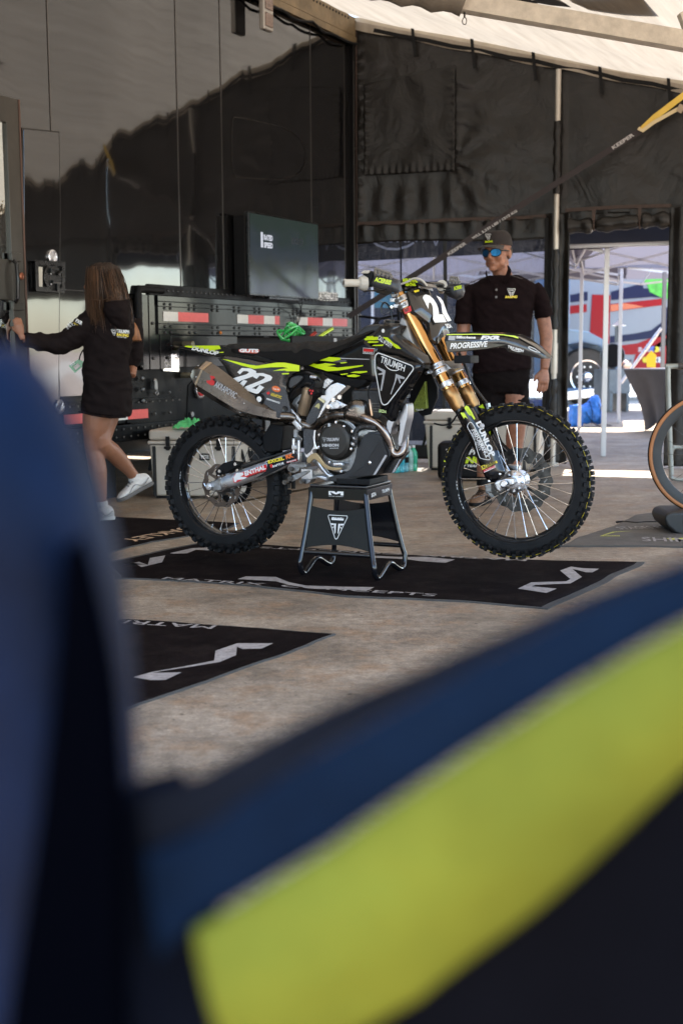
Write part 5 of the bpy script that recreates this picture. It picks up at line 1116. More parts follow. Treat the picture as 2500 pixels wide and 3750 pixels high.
decal('guard', [(1.373,0.539),(1.445,0.565),(1.451,0.556),(1.380,0.522)], YEL, fg, .002); decal('guard', [(1.384,0.519),(1.440,0.543),(1.442,0.535),(1.388,0.510)], WHITE, fg, .002)
text('ACERBIS', 'guard', [(1.381,0.526)][0], [(1.444,0.551)][0], .014, BLACKP, fg, off=.003, bold=.04)
text('BRAKING', 'guard', [(1.388,0.512)][0], [(1.440,0.535)][0], .011, RED, fg, off=.003, bold=.04)
b = MB(); b.ball(P('guard', [(1.459,0.506)][0], .0), .007, 10, 6); b.ball(P('guard', [(1.410,0.473)][0], .0), .008, 10, 6); b.build('guard_bolt', STEEL, fg)
plate('fork_guard', 'forkl', [(1.285,0.793),(1.319,0.808),(1.340,0.714),(1.382,0.626),(1.424,0.588),(1.414,0.558),(1.372,0.606),(1.330,0.685)], GLOSS, MC, t=.06, off=.03, bevel=.004)
for q in ([(1.285,0.788),(1.303,0.802),(1.314,0.781),(1.298,0.783)], [(1.330,0.692),(1.343,0.692),(1.343,0.650),(1.367,0.616),(1.362,0.606),(1.338,0.640)]): decal('forkl', q, NEON, fg, .0325)
b = MB(); lug = [P('guard', u, -.01) for u in [(1.426,0.464),(1.445,0.479),(1.485,0.488),(1.517,0.489),(1.520,0.458),(1.465,0.444),(1.458,0.422),(1.441,0.433)]]; b.prism(lug, (0, .05, 0)); b.build('axle_lug', ALU, MC, bevel=.008, seg=3)
c_ = [(1.481,0.465)][0]; b = MB(); b.lathe((c_[0], -.155, c_[1]), (0, -1, 0), ((-.0, .016), (.010, .016), (.012, .012), (.008, .011), (.008, .0005)), n=24); b.build('axle_end', ALUB, MC, angle=30)
b = MB(); b.cyl((HX, -.14, HZ), (HX, .12, HZ), .011, n=16); b.build('front_axle', ALU, MC); b = MB(); b.cyl((0, -.12, .39), (0, .13, .39), .012, n=16); b.build('rear_axle', ALU, MC)
b = MB(); b.box((HX - .05, .095, HZ + .02), (.08, .04, .09)); b.build('axle_lug', ALU, MC, bevel=.01)
cal = plate('front_caliper', 'forkl', [(1.311,0.430),(1.363,0.447),(1.384,0.418),(1.374,0.367),(1.343,0.371),(1.314,0.395)], ALUD, MC, t=.04, off=.02, bevel=.006)
b = MB(); b.tube(catmull([P('guard', u, .0) for u in [(1.263,0.767),(1.233,0.726),(1.193,0.715),(1.152,0.723)]]), .004, 6); b.build('brake_hose_clip', MATB, MC)
b = MB(); b.tube(catmull([P('far', u) for u in [(1.172,1.036),(1.207,0.964),(1.245,0.884),(1.311,0.801)]]), .007, 8); b.build('brake_hose', BLACKP, MC)
b = MB(); b.ball(P('guard', [(1.376,0.715)][0]), .012, 12, 8); b.build('guard_knob', GREYW, fg)

# number plate
npq = [(-0.134,0.131),(-0.049,0.164),(-0.027,0.145),(0.032,0.155),(0.028,0.045),(0.052,-0.023),(0.037,-0.086),(-0.017,-0.087),(-0.092,-0.130),(-0.118,-0.102),(-0.083,-0.025),(-0.151,0.031),(-0.150,0.069)]
npl = domed('number_plate', 'plate', npq, GREYG, MC, .02, .02, off=0, res=.012, rim=.05)
_p = [(-0.075,-0.035),(0.015,-0.031),(-0.034,0.104)]; text('2', 'plate', _p[0], _p[1], (Vector(_p[2]) - Vector(_p[0])).length * .97, WHITE, npl, off=.002, bold=.07, name='race_number')
for q in ([(0.031,0.104),(0.054,0.094),(0.062,0.075),(0.051,0.016),(0.056,-0.023),(0.023,-0.029),(0.015,0.015),(0.038,0.060)],): decal('plate', q, WHITE, npl, .002, 'race_number')
decal('plate', [(-0.056,0.149),(-0.025,0.143),(0.028,0.150),(0.024,0.127),(-0.048,0.140)], GREYW, npl, .002)
text('SKDA', 'plate', [(-0.004,-0.063)][0], [(0.038,-0.060)][0], .022, WHITE, npl, off=.002, bold=.04)
decal('plate', [(-0.121,0.123),(-0.078,0.131),(-0.081,0.122),(-0.116,0.114)], YEL, npl, .0022)
# handlebar, pad, guards, grips, levers, cables
b = MB(); gb = P('rguard', [(0.891,1.341)][0]); hb = [gb, gb + Vector((.01, .03, 0)), Vector((.935, -.16, 1.358)), Vector((.955, -.05, 1.345)), Vector((.975, .05, 1.345)), Vector((1.0, .16, 1.35)), Vector((1.02, .30, 1.352)), Vector((.97, .43, 1.335))]
b.tube(catmull(hb), .0135, 14); b.build('handlebar', BLACKP, MC)
g0, g1 = P('rguard', [(0.775,1.343)][0]), None
ga = P('grip', [(0.812,1.340)][0]); ga.y = -.40; gb = P('rguard', [(0.891,1.341)][0])
ga = P('grip', [(0.814,1.340)][0])
b = MB(); d_ = (gb - ga).normalized(); b.tube([ga, ga + d_ * .006, ga + d_ * .012, gb - d_ * .035, gb - d_ * .03, gb - d_ * .015, gb], [.015, .0195, .0165, .0165, .027, .034, .034], 20); b.build('grip', GRIP, MC, angle=30)
b = MB(); b.cyl(ga - d_ * .001, ga + d_ * .004, .011, n=16); b.build('grip_end', mat('grip hollow', (.12, .11, .10), .7), MC)
b = MB(); b.tube([hb[6], hb[7]], [.027, .0165], 16); b.build('grip', GRIP, MC)
th_ = plate('throttle_housing', 'rguard', [(0.877,1.381),(0.891,1.393),(0.923,1.392),(0.936,1.379),(0.927,1.359),(0.918,1.322),(0.900,1.323),(0.891,1.364)], MATB, MC, t=.04, off=.02, bevel=.008)
plate('throttle_clamp', 'rguard', [(0.875,1.381),(0.889,1.394),(0.918,1.393),(0.914,1.380)], GRIP, th_, t=.03, off=.03, bevel=.004)
hg1 = domed('hand_guard', 'rguard', [(0.936,1.373),(1.000,1.365),(1.047,1.349),(1.056,1.302),(1.036,1.294),(0.982,1.304),(0.936,1.317),(0.920,1.334)], mat('dark guard plastic', (.03, .03, .032), .35, bump=.1), MC, .03, .012, off=.03, res=.012)
tg = MB()
for k in range(5):
    u = [(0.939,1.398),(0.957,1.394),(0.977,1.387),(0.995,1.380),(1.011,1.371)][k]; v = [(0.950,1.373),(0.968,1.369),(0.986,1.365),(1.004,1.361),(1.022,1.356)][k]
    tg.tube([P('rguard', u, .01), P('rguard', v, .03)], .007, 6)
for a, c in zip([(0.937,1.400),(0.939,1.387)], [(1.013,1.377),(1.022,1.364)]): tg.tube([P('rguard', a, .012), P('rguard', c, .02)], .0065, 6)
tg.build('guard_vent', mat('grey guard vent', (.16, .15, .135), .5, var=.2), MC)
for k in range(4): b = MB(); u, v = [(0.936,1.317),(0.936,1.311),(0.941,1.305),(0.948,1.300)][k], [(1.022,1.297),(1.018,1.293),(1.009,1.290),(1.000,1.287)][k]; b.tube([P('rguard', u, .02), P('rguard', v, .02)], .004, 6); b.build('guard_fin', BLACKP, hg1)
text('ACERBIS', 'rguard', [(0.942,1.345)][0], [(1.019,1.327)][0], .021, NEON, hg1, off=.032, bold=.05, shear=.1)
hg2 = domed('hand_guard', 'lguard', [(1.031,1.344),(1.055,1.361),(1.117,1.354),(1.122,1.323),(1.113,1.297),(1.089,1.284),(1.060,1.296),(1.029,1.314)], mat('dark guard plastic', (.03, .03, .032), .35), MC, .03, .012, off=.0, res=.012)
text('ACERBIS', 'lguard', [(1.083,1.327)][0], [(1.123,1.335)][0], .018, NEON, hg2, off=.003, bold=.05)
tg = MB()
for k in range(4):
    u, v = [(1.067,1.390),(1.079,1.389),(1.091,1.388),(1.100,1.384)][k], [(1.060,1.363),(1.079,1.360),(1.096,1.358),(1.110,1.356)][k]; tg.tube([P('lguard', u, 0), P('lguard', v, .0)], .006, 6)
for a, c in zip([(1.064,1.390),(1.056,1.372)], [(1.102,1.386),(1.115,1.366)]): tg.tube([P('lguard', a), P('lguard', c)], .006, 6)
tg.build('guard_vent', mat('grey guard vent', (.16, .15, .135), .5), MC)
for k in range(3): b = MB(); u, v = [(1.031,1.339),(1.031,1.328),(1.036,1.319)][k], [(1.067,1.338),(1.067,1.325),(1.070,1.313)][k]; b.tube([P('lguard', u, .006), P('lguard', v, .006)], .004, 6); b.build('guard_fin', mat('guard slot', (.004, .004, .004), .8), hg2)
bp_ = plate('bar_pad', 'fork', [(0.967,1.363),(1.039,1.359),(1.076,1.349),(1.099,1.325),(1.039,1.335),(1.007,1.311),(0.988,1.309),(0.972,1.329)], GLOSS, MC, t=.16, off=-.0, bevel=.012, seg=3)
text('RENTHAL', 'fork', [(0.985,1.349)][0], [(1.057,1.347)][0], .018, NEON, bp_, off=.002, bold=.05)
text('RENTHAL', 'fork', [(0.998,1.333)][0], [(1.048,1.332)][0], .014, NEON, bp_, off=.002, bold=.05)
b = MB(); b.tube(catmull([P('fork', u, .02) for u in [(0.970,1.337),(1.016,1.351),(1.039,1.363),(1.066,1.362),(1.089,1.351),(1.108,1.331)]]), .0045, 8); b.build('brake_hose', GRIP, MC)
b = MB(); b.tube(catmull([P('frm', u, .0) for u in [(0.885,1.215),(0.885,1.245),(0.899,1.262),(0.922,1.244),(0.936,1.197),(0.934,1.146),(0.922,1.107)]]), .0038, 8); b.build('clutch_cable', BLACKP, MC)
b = MB(); b.tube(catmull([P('mid', u, .0) for u in [(0.917,1.256),(0.920,1.200),(0.922,1.156),(0.931,1.090)]]), .006, 8); b.tube(catmull([P('mid', u, .02) for u in [(1.007,1.224),(1.030,1.176),(1.045,1.154),(1.082,1.089)]]), .011, 8); b.build('wiring_loom', MATB, MC)
b = MB(); u = [(0.942,1.304),(0.918,1.296),(0.946,1.282),(0.956,1.295)]; b.prism([P('rguard', p, 0) for p in [(1.000,1.295),(1.036,1.292),(1.027,1.276),(1.009,1.274)]], (0, .03, 0)); b.build('lever_mount', ALUD, MC, bevel=.004)
b = MB(); b.tube(catmull([P('rguard', u, .05) for u in [(1.000,1.308),(0.963,1.304),(0.923,1.305),(0.900,1.300)]]), .006, 8, flat=.6); b.build('brake_lever', BLACKP, MC)
plate('throttle_linkage', 'frm', [(0.946,1.107),(0.974,1.137),(0.997,1.141),(1.011,1.115),(1.025,1.089),(1.006,1.068),(0.987,1.081),(0.969,1.077)], MATB, MC, t=.02, off=.02, bevel=.003)
for u in [(0.995,1.133),(1.018,1.091),(0.950,1.111),(0.992,1.077)]: b = MB(); b.ball(P('frm', u, .022), .009, 10, 6); b.build('linkage_bolt', STEEL, MC)

# ---------------------------------------------------------------- the stand under it
SX, SY = .675, -.03
stq = [(0.829,-0.179),(0.559,-0.169),(0.862,0.096)]
ST = empty('motorcycle_stand', Vector(FRAMES['bike'][:2] + (0,)) , FRAMES['bike'][2], 'black tubular steel stand holding up the number 22 dirt bike', 'stand')
BLK = mat('black powder coat', (.007, .007, .009), .2, coat=.3, var=.2, vscale=12)
tA, tB = stq[0], stq[1]; x1_, y1_ = tA; x0_ = tB[0]; y0_ = y1_ + .275; hz_ = .425
ft = [(0.907,-0.263),(0.532,-0.272),(0.954,0.111)]
fx1, fy1 = ft[0][0] - .0, ft[0][1] + .0; fx0 = ft[1][0]; fy0 = ft[2][1]
fx1 = max(fx1, x1_ + .03)
zl = .10
def leg(xt, yt, xb, yb, dx, dy): return
def lerp(a, c, t_): return a + (c - a) * t_
corners = {(0, 0): (x0_, y1_, fx0, fy1), (1, 0): (x1_, y1_, fx1, fy1), (1, 1): (x1_, y0_, fx1, fy0), (0, 1): (x0_, y0_, fx0, fy0)}
r_ = .0125
# each end is one bent tube: down, round the corner, a kink upward, and up again
for ix in (0, 1):
    xt, _, xb, _ = corners[(ix, 0)]
    ya, yb = fy1, fy0; pth = [(xt, y1_ + .0, hz_ - .02), (lerp(xt, xb, .45), lerp(y1_, ya, .45), hz_ * .55), (lerp(xt, xb, .85), lerp(y1_, ya, .85), .11), (xb, ya, .07), (xb, ya + .012, .035), (xb, ya + .045, .014), (xb, ya + .09, .03), (xb, lerp(ya, yb, .42), .06), (xb, lerp(ya, yb, .55), .06), (xb, lerp(ya, yb, .7), .035), (xb, yb - .05, .014), (xb, yb - .012, .03), (xb, yb, .07), (lerp(xt, xb, .85), lerp(y0_, yb, .85), .11), (lerp(xt, xb, .45), lerp(y0_, yb, .45), hz_ * .55), (xt, y0_, hz_ - .02)]
    b = MB(); b.tube(catmull(pth, 5), r_, 14, up=(1, 0, 0)); b.build('tube_leg', BLK, ST)
for sy, (yt, yb) in enumerate(((y1_, fy1), (y0_, fy0))):
    t2 = .74; b = MB(); b.cyl((lerp(x0_, fx0, t2), lerp(yt, yb, t2), hz_ * (1 - t2) + .01), (lerp(x1_, fx1, t2), lerp(yt, yb, t2), hz_ * (1 - t2) + .01), .011, n=14); b.build('cross_tube', BLK, ST)
PLANES['stf'] = ('bike', (0, y1_ - .012 - (fy1 - y1_) / (hz_) * -hz_, 0), (1, 0, 0), (0, (y1_ - fy1) / hz_, 1))
def stp(x, z, out=.0): t_ = 1 - z / hz_; return Vector((x, lerp(y1_, fy1, t_) - .006 - out, z))
PLANES['stf'] = ('bike', (0, fy1 - .008, 0), (1, 0, 0), (0, (y1_ - fy1) / hz_, 1))
olive = mat('olive black panel', (.010, .0095, .007), .4, spec=.2, var=.2)
fp = [(0.946,-0.991),(1.058,-1.055),(1.118,-1.055),(1.175,-0.988),(1.518,-1.760),(1.460,-1.702),(1.406,-1.681),(1.348,-1.688),(1.308,-1.774)]
# curved-edge side plates between the legs, near and far
def side_plate(y_t, y_b, m, near):
    top_z, bot_z = .315, .155; L0 = lambda z: lerp(fx0, x0_, z / hz_); L1 = lambda z: lerp(fx1, x1_, z / hz_)
    pts = []
    for k in range(13): t_ = k / 12; pts.append((lerp(L0(top_z), L1(top_z), t_), top_z + .02 - .020 * math.sin(math.pi * t_) * 1.0 - .0 * t_))
    for k in range(13): t_ = 1 - k / 12; pts.append((lerp(L0(bot_z), L1(bot_z), t_), bot_z - .018 + .022 * math.sin(math.pi * t_)))
    yy = lambda z: lerp(y_b, y_t, z / hz_)
    b = MB(); b.prism([(x, yy(z), z) for x, z in pts], (0, .004, 0)); return b.build('side_plate', m, ST, bevel=.001)
spn = side_plate(y1_ - .004, fy1 - .004, olive, True); side_plate(y0_, fy0, BLK, False)
PLANES['stf'] = ('bike', (0, fy1 - .006, 0), (1, 0, 0), (0, (y1_ - fy1) / hz_, 1))
cxs = (lerp(fx0, x0_, .55) + lerp(fx1, x1_, .55)) / 2
shield('stf', (cxs + .0, .245), .098, WHITE, spn, off=.002, lw=.028); text('TRIUMPH', 'stf', (cxs - .03, .272), (cxs + .03, .272), .013, WHITE, spn, off=.0022, bold=.03)
b = MB(); b.box(((x0_ + x1_) / 2, (y0_ + y1_) / 2, hz_ - .0), (x1_ - x0_ + .02, y0_ - y1_ + .02, .012)); b.build('top_plate', BLK, ST, bevel=.003)
for nm_, c_, d_s in (('top_band', ((x0_ + x1_) / 2, y1_ - .012, hz_ - .034), (x1_ - x0_ + .024, .004, .052)), ('top_band', ((x0_ + x1_) / 2, y0_ + .012, hz_ - .034), (x1_ - x0_ + .024, .004, .052)), ('top_band', (x1_ + .013, (y0_ + y1_) / 2, hz_ - .034), (.004, y0_ - y1_ + .02, .052)), ('top_band', (x0_ - .013, (y0_ + y1_) / 2, hz_ - .034), (.004, y0_ - y1_ + .02, .052))):
    b = MB(); b.box(c_, d_s); tb_ = b.build(nm_, olive if nm_ and c_[1] < y1_ else BLK, ST, bevel=.001)
    if c_[1] < y1_: tbn = tb_
    if c_[0] > x1_: tbr = tb_
PLANES['stb'] = ('bike', (0, y1_ - .0145, 0), (1, 0, 0), (0, 0, 1)); PLANES['str'] = ('bike', (x1_ + .0155, 0, 0), (0, 1, 0), (0, 0, 1))
mx_ = (x0_ + x1_) / 2 - .005
def mlogo(pl, f, m, par, off=.002): 
    for q in (((-.5, .5), (-.12, .5), (0, .08), (.12, .5), (.5, .5), (.5, -.5), (.3, -.5), (.3, .1), (.05, -.28), (-.05, -.28), (-.42, .28), (-.3, -.5), (-.5, -.5)),): decal(pl, [f(*p) for p in q], m, par, off, 'logo')
mlogo('stb', lambda x, y: (mx_ + x * .075, hz_ - .03 + y * .018), WHITE, tbn); text('MATRIX CONCEPTS', 'stb', (mx_ - .037, hz_ - .046), (mx_ + .037, hz_ - .046), .003, WHITE, tbn, off=.002)
text('SKDA', 'str', (y1_ + .03, hz_ - .048), (y1_ + .085, hz_ - .045), .018, WHITE, tbr, off=.002, bold=.04); text('TRIUMPH', 'str', (y0_ - .12, hz_ - .042), (y0_ - .03, hz_ - .040), .016, WHITE, tbr, off=.002, bold=.02)
b = MB(); b.box(((x0_ + x1_) / 2 + .06, (y0_ + y1_) / 2 - .0, hz_ + .022), (.17, .22, .028)); b.build('rubber_pad', RUBBER, ST, bevel=.004)

# ================================================================ THINGS AROUND IT
def px(pl, p, off=0):      # world position of a point on a named face
    f, *_ = PLANES[pl]; x, y, a = FRAMES[f]
    return Matrix.Rotation(a, 3, 'Z') @ P(pl, p, off) + Vector((x, y, 0))
def single(o, label, cat, group=None): return tag(o, label, cat, group)

# ---------------------------------------------------------------- floor mats
MATF = ground_mat('black floor mat felt', (.0055, .0032, .0034), (.011, .0072, .0072), (.017, .012, .011), .95, 1.5)
MATF.node_tree.nodes['Principled BSDF'].inputs['Specular IOR Level'].default_value = .05
MATE = mat('grey mat binding', (.065, .062, .058), .8, var=.3)
MATW = mat('worn white mat print', (.33, .30, .285), .85, var=.35, vscale=45)
def floor_mat(name, q, label, z=.006, m=MATF, edge=MATE, near=True):
    o = smoothpts(q, 0); b = MB(); cx = sum(p[0] for p in q) / len(q); cy = sum(p[1] for p in q) / len(q)
    dense = []
    for i in range(len(q)):
        a, c = Vector(q[i]), Vector(q[(i + 1) % len(q)]); k = max(1, int((c - a).length / .06))
        for j in range(k):
            p = a.lerp(c, j / k); n = Vector((-(c - a).y, (c - a).x)).normalized(); p += n * .016 * noise.noise(Vector((p.x * 4, p.y * 4, 0))) * (1 if j else 0); dense.append(p)
    b.prism([(p.x, p.y, z) for p in dense], (0, 0, -z)); o = b.build(name, edge, None, smooth=False); tag(o, label, 'floor mat', 'printed mats laid on the concrete')
    C_ = Vector((cx, cy)); b = MB(); b.prism([(*(C_ + (p - C_) * .972), z + .002) for p in dense], (0, 0, -.002)); b.build('felt', m, o, smooth=False)
    return o
PLANES['g'] = ('world', (0, 0, 0), (1, 0, 0), (0, 1, 0))
q1 = [(-1.181,6.293),(-0.944,6.721),(-0.742,7.014),(-0.371,6.849),(0.022,6.643),(0.349,6.485),(0.764,6.348),(1.149,6.266),(1.488,6.219),(1.138,5.601),(0.832,5.099),(0.511,5.262),(0.171,5.345),(-0.002,5.399),(-0.432,5.671),(-0.769,5.807),(-1.055,5.860)]
m1 = floor_mat('floor_mat', q1, 'long black printed mat under the raised dirt bike')
for q in ([(-0.505,11.870),(-0.505,11.870),(-0.505,11.870)],): pass
def gd_(pts, par, m=MATW): 
    b = MB(); b.sheet([(p[0], p[1], .0096) for p in pts]); return b.build('print', m, par, smooth=False)
gd_([(0.768,5.515),(0.849,5.664),(1.009,5.685),(1.038,5.739),(1.030,5.969),(1.100,6.076),(1.151,6.025),(1.223,6.010),(1.171,5.911),(1.141,5.917),(1.113,5.984),(1.095,6.003),(1.100,5.792),(1.019,5.631),(0.859,5.600),(0.834,5.564),(0.861,5.553),(0.938,5.509),(0.877,5.411)], m1)
gd_([(-1.072,6.224),(-1.009,6.300),(-0.952,6.207),(-0.972,6.418),(-0.905,6.498),(-0.892,6.282),(-0.974,6.145),(-1.032,6.274)], m1)
gd_([(-0.892,6.568),(-0.798,6.732),(-0.691,6.765),(-0.669,6.652),(-0.769,6.679),(-0.801,6.564),(-0.868,6.553)], m1)
gd_([(-0.479,5.796),(-0.446,5.866),(-0.306,5.847),(-0.237,5.705),(-0.161,5.621),(-0.002,5.589),(0.143,5.571),(0.105,5.483),(-0.002,5.525),(-0.122,5.542),(-0.234,5.637),(-0.300,5.734)], m1)
gd_([(-0.050,6.467),(0.110,6.460),(0.289,6.401),(0.427,6.396),(0.505,6.342),(0.564,6.306),(0.508,6.210),(0.391,6.263),(0.339,6.315),(0.259,6.352),(0.109,6.392)], m1)
def gtext(s, a, c, h, par, flip=False, m=MATW):
    o = text(s, 'ground', a, c, h, m, par, off=.0098, bold=.01); return o
PLANES['ground'] = PLANES['g']
gtext('MATRIX  CONCEPTS', [(-0.832,5.810)][0], [(0.392,5.349)][0], .055, m1)
t0, t1_ = [(0.923,6.291)][0], [(-0.425,6.774)][0]
gtext('MATRIX  CONCEPTS', t0, t1_, .05, m1)
q2 = [(-1.184,4.941),(-0.841,4.945),(-0.651,4.889),(-0.367,4.782),(-0.025,4.658),(-0.120,4.484),(-0.255,4.269),(-0.431,3.984),(-0.601,3.735),(-0.737,3.513),(-0.974,3.139)]
m2 = floor_mat('floor_mat', q2, 'black printed mat nearest the camera, its pointed corner on bare concrete')
gd_([(-0.672,4.024),(-0.622,4.090),(-0.517,4.168),(-0.434,4.240),(-0.443,4.382),(-0.376,4.496),(-0.306,4.494),(-0.247,4.492),(-0.285,4.410),(-0.350,4.405),(-0.373,4.439),(-0.366,4.316),(-0.413,4.218),(-0.508,4.153),(-0.594,4.098),(-0.620,4.078),(-0.525,4.082),(-0.565,3.986),(-0.613,3.985)], m2)
gtext('MATRIX', [(-0.477,4.795)][0], [(-0.936,4.938)][0], .06, m2)
q3 = [(-1.801,8.287),(-1.485,8.107),(-0.960,7.902),(-0.623,7.755),(-0.660,7.564),(-0.879,7.215),(-1.048,7.015),(-1.238,6.604),(-1.503,6.372)]
m3 = floor_mat('floor_mat', q3, 'black printed mat below the woman, beside the rear wheel')  # same felt as the other black mats; only the lettering is orange
gtext('OAKLEY', [(-0.935,7.577)][0], [(-1.240,7.048)][0], .12, m3, m=mat('orange worn print', (.55, .38, .24), .8, var=.2))
MATG = mat('dusty grey mat', (.105, .092, .078), .85, var=.3, vscale=6, bump=.4, bscale=120)
q4 = [(1.169,6.745),(1.326,7.081),(1.507,7.348),(1.694,7.680),(1.855,8.021),(2.008,8.136),(2.912,8.190),(2.420,6.640),(1.803,6.687),(1.614,6.736),(1.413,6.731),(1.289,6.736)]
m4 = floor_mat('floor_mat', q4, 'dusty grey printed mat under the bicycle stand', m=MATG)
gl = mat('dull yellow print', (.50, .50, .10), .7)
gd_([(1.438,7.076),(1.548,7.245),(1.674,7.279),(1.555,7.225),(1.461,7.094),(1.555,7.093),(1.550,7.071)], m4, gl)
gtext('SHIMANO', [(1.633,6.883)][0], [(2.156,6.789)][0], .15, m4)
gd_([(1.785,6.978),(1.883,6.988),(1.997,6.976),(1.980,6.918),(1.863,6.916),(1.794,6.926)], m4, gl)
gtext('STAGES RACING', [(1.614,7.343)][0], [(2.060,7.404)][0], .10, m4)
b = MB(); b.tube(catmull([(*p, .008) for p in [(1.658,7.669),(1.707,7.688),(1.766,7.632),(1.831,7.656),(1.922,7.660),(2.130,7.659)]]), .006, 6); single(b.build('floor_cable', MATB), 'thin black cable lying on the dusty grey mat behind the bicycle stand', 'cable')

# ---------------------------------------------------------------- coolers and small things
COOL = mat('ivory moulded plastic', (.50, .45, .38), .5, var=.06, vscale=6, bump=.2, bscale=260)
def cooler(loc, rz, w, d, h, label):
    C = empty('cooler', loc, rz, label, 'cooler', 'ivory hard coolers')
    b = MB(); rs = []
    for z, k in ((.02, .93), (h * .72, .985), (h * .78, 1.0)): rs.append([Vector((x * w / 2 * k, y * d / 2 * k, z)) for x, y in ((-1, -1), (1, -1), (1, 1), (-1, 1))])
    b.rings(rs); b.build('body', COOL, C, bevel=.018, seg=3)
    b = MB(); b.box((0, 0, h * .81), (w + .012, d + .012, h * .05)); b.build('rim', COOL, C, bevel=.008)
    b = MB(); b.box((0, 0, h * .915), (w, d, h * .15)); b.build('lid', COOL, C, bevel=.02, seg=3)
    for s in (-1, 1):
        b = MB(); b.box((s * w * .44, -d / 2 + .002, h * .40), (.024, .016, h * .72)); b.build('strap_channel', DRK, C, bevel=.004)
        b = MB(); b.box((s * w * .28, -d / 2 - .014, h * .80), (.03, .014, .10)); b.box((s * w * .28, -d / 2 - .02, h * .74), (.05, .02, .02)); b.build('latch', RUBBER, C, bevel=.005)
        b = MB(); b.box((s * w * .35, 0, .012), (w * .2, d * .8, .024)); b.build('foot', RUBBER, C, bevel=.004)
        b = MB(); b.tube([(s * (w / 2 - .01), -d * .25, h * .7), (s * (w / 2 + .03), -d * .25, h * .4), (s * (w / 2 + .03), d * .25, h * .4), (s * (w / 2 - .01), d * .25, h * .7)], .012, 8); b.build('handle', MATB, C)
    return C
c1 = px('Y9', [(-1.013,0.064)][0])
CO1 = cooler((c1.x, 9.28, 0), R(-9), .66, .42, .50, 'ivory cooler with a green cloth on its lid, behind the rear wheel')
PLANES['cl'] = ('world', (0, -.214, 0), (1, 0, 0), (0, 0, 1))
b = MB(); b.box((.08, -.215, .305), (.075, .006, .05)); lb = b.build('badge', BLACKP, CO1, bevel=.002); text('YETI', 'cl', (.05, .292), (.11, .292), .026, WHITE, lb, off=.006, bold=.03)
c2 = px('Y11', [(1.274,0.013)][0])
CO2 = cooler((c2.x, 11.25, 0), R(-14), 1.02, .46, .52, 'long ivory cooler seen through and beside the front wheel')
# green cloth
b = MB(); n_ = 22; vv = []
cc0 = Vector((c1.x - .05, 9.18, .50)); 
for i in range(n_ + 1):
    row = []
    for j in range(n_ + 1):
        u, v = i / n_ - .5, j / n_ - .5; h_ = .028 + .05 * abs(noise.noise(Vector((u * 7, v * 7, 3)))) + .03 * noise.noise(Vector((u * 3, v * 3, 9))) + .03 * max(0, .3 - abs(u - .2))
        e = max(abs(u), abs(v)); h_ *= 1 - max(0, e - .38) * 6 * .9
        row.append(b.bm.verts.new(cc0 + Vector((u * (.19 + .04 * noise.noise(Vector((v * 6, 0, 1)))), v * .16, max(.004, h_ * 1.3 + .03 * u)))))
    vv.append(row)
for i in range(n_):
    for j in range(n_): b.bm.faces.new((vv[i][j], vv[i + 1][j], vv[i + 1][j + 1], vv[i][j + 1]))
single(b.build('cleaning_cloth', mat('green microfibre', (.10, .50, .17), .9, var=.15, bump=.5, bscale=120), angle=70), 'crumpled bright green cloth lying on the ivory cooler lid', 'cloth')
bpy.data.objects['cleaning_cloth'].location = (-.03, -.05, 0)
# cable hook over the second cooler
# black crate with team print behind the front wheel
q = [(0.782,0.333),(1.277,0.330)]
ct = px('Y10', [(1.021,0.097)][0]); CRT = empty('gear_bag', (ct.x, 10.35, 0), R(-10), 'black gear bag printed RACING in yellow behind the front wheel', 'bag')
b = MB(); b.box((.02, 0, .16), (.50, .3, .30)); bgb = b.build('bag_body', MATB, CRT, bevel=.04, seg=3)
b = MB(); b.tube([(-.1, -.15, .3), (-.1, -.16, .36), (.12, -.16, .36), (.12, -.15, .3)], .012, 8); b.build('carry_handle', RUBBER, CRT)
PLANES['bagp'] = ('world', (0, -.151, 0), (1, 0, 0), (0, 0, 1))
text('TRIUMPH', 'bagp', (-.17, .215), (.1, .215), .045, WHITE, bgb, off=.003, bold=.04, shear=.3); text('RACING', 'bagp', (-.18, .145), (.12, .145), .055, NEON, bgb, off=.003, bold=.06, shear=.3); text('FACTORY TEAM', 'bagp', (-.17, .115), (.1, .115), .02, WHITE, bgb, off=.003, bold=.04, shear=.3)
# bottles
for i, (u, col, cap) in enumerate((([(0.471,0.014)][0], (.04, .42, .45), 'teal'), ([(0.513,0.017)][0], (.05, .45, .60), 'blue'), ([(0.550,0.027)][0], (.12, .42, .52), 'pale'), ([(0.592,0.037)][0], (.30, .52, .50), 'clear'), ([(0.631,0.050)][0], (.03, .42, .26), 'green'))):
    B_ = empty('drink_bottle', (px('Y11', u).x, 10.95 + i * .05, 0), 0, ['dark teal drink bottle, leftmost of the pack beside the long cooler', 'bright blue drink bottle, second in the pack by the long cooler', 'pale blue drink bottle with a dark label in the middle of the pack', 'nearly clear drink bottle, fourth in the pack by the cooler', 'green drink bottle, the one closest to the long cooler'][i], 'bottle', 'drink bottles packed beside the cooler')
    bm_ = mat('bottle ' + cap, col, .12, coat=.6, var=.3, vscale=30)
    b = MB(); b.lathe((0, 0, 0), (0, 0, 1), ((0, .03), (.006, .036), (.05, .036), (.06, .033), (.075, .036), (.14, .036), (.165, .032), (.19, .016), (.205, .013)), n=16); b.build('bottle_body', bm_, B_)
    b = MB(); b.cyl((0, 0, .203), (0, 0, .222), .015, n=14); b.build('bottle_cap', WHITE if i != 2 else BLACKP, B_)
    b = MB(); b.lathe((0, 0, .08), (0, 0, 1), ((0, .0366), (.05, .0366)), n=16, cap=False); b.build('bottle_label', MATB if i == 2 else bm_, B_)

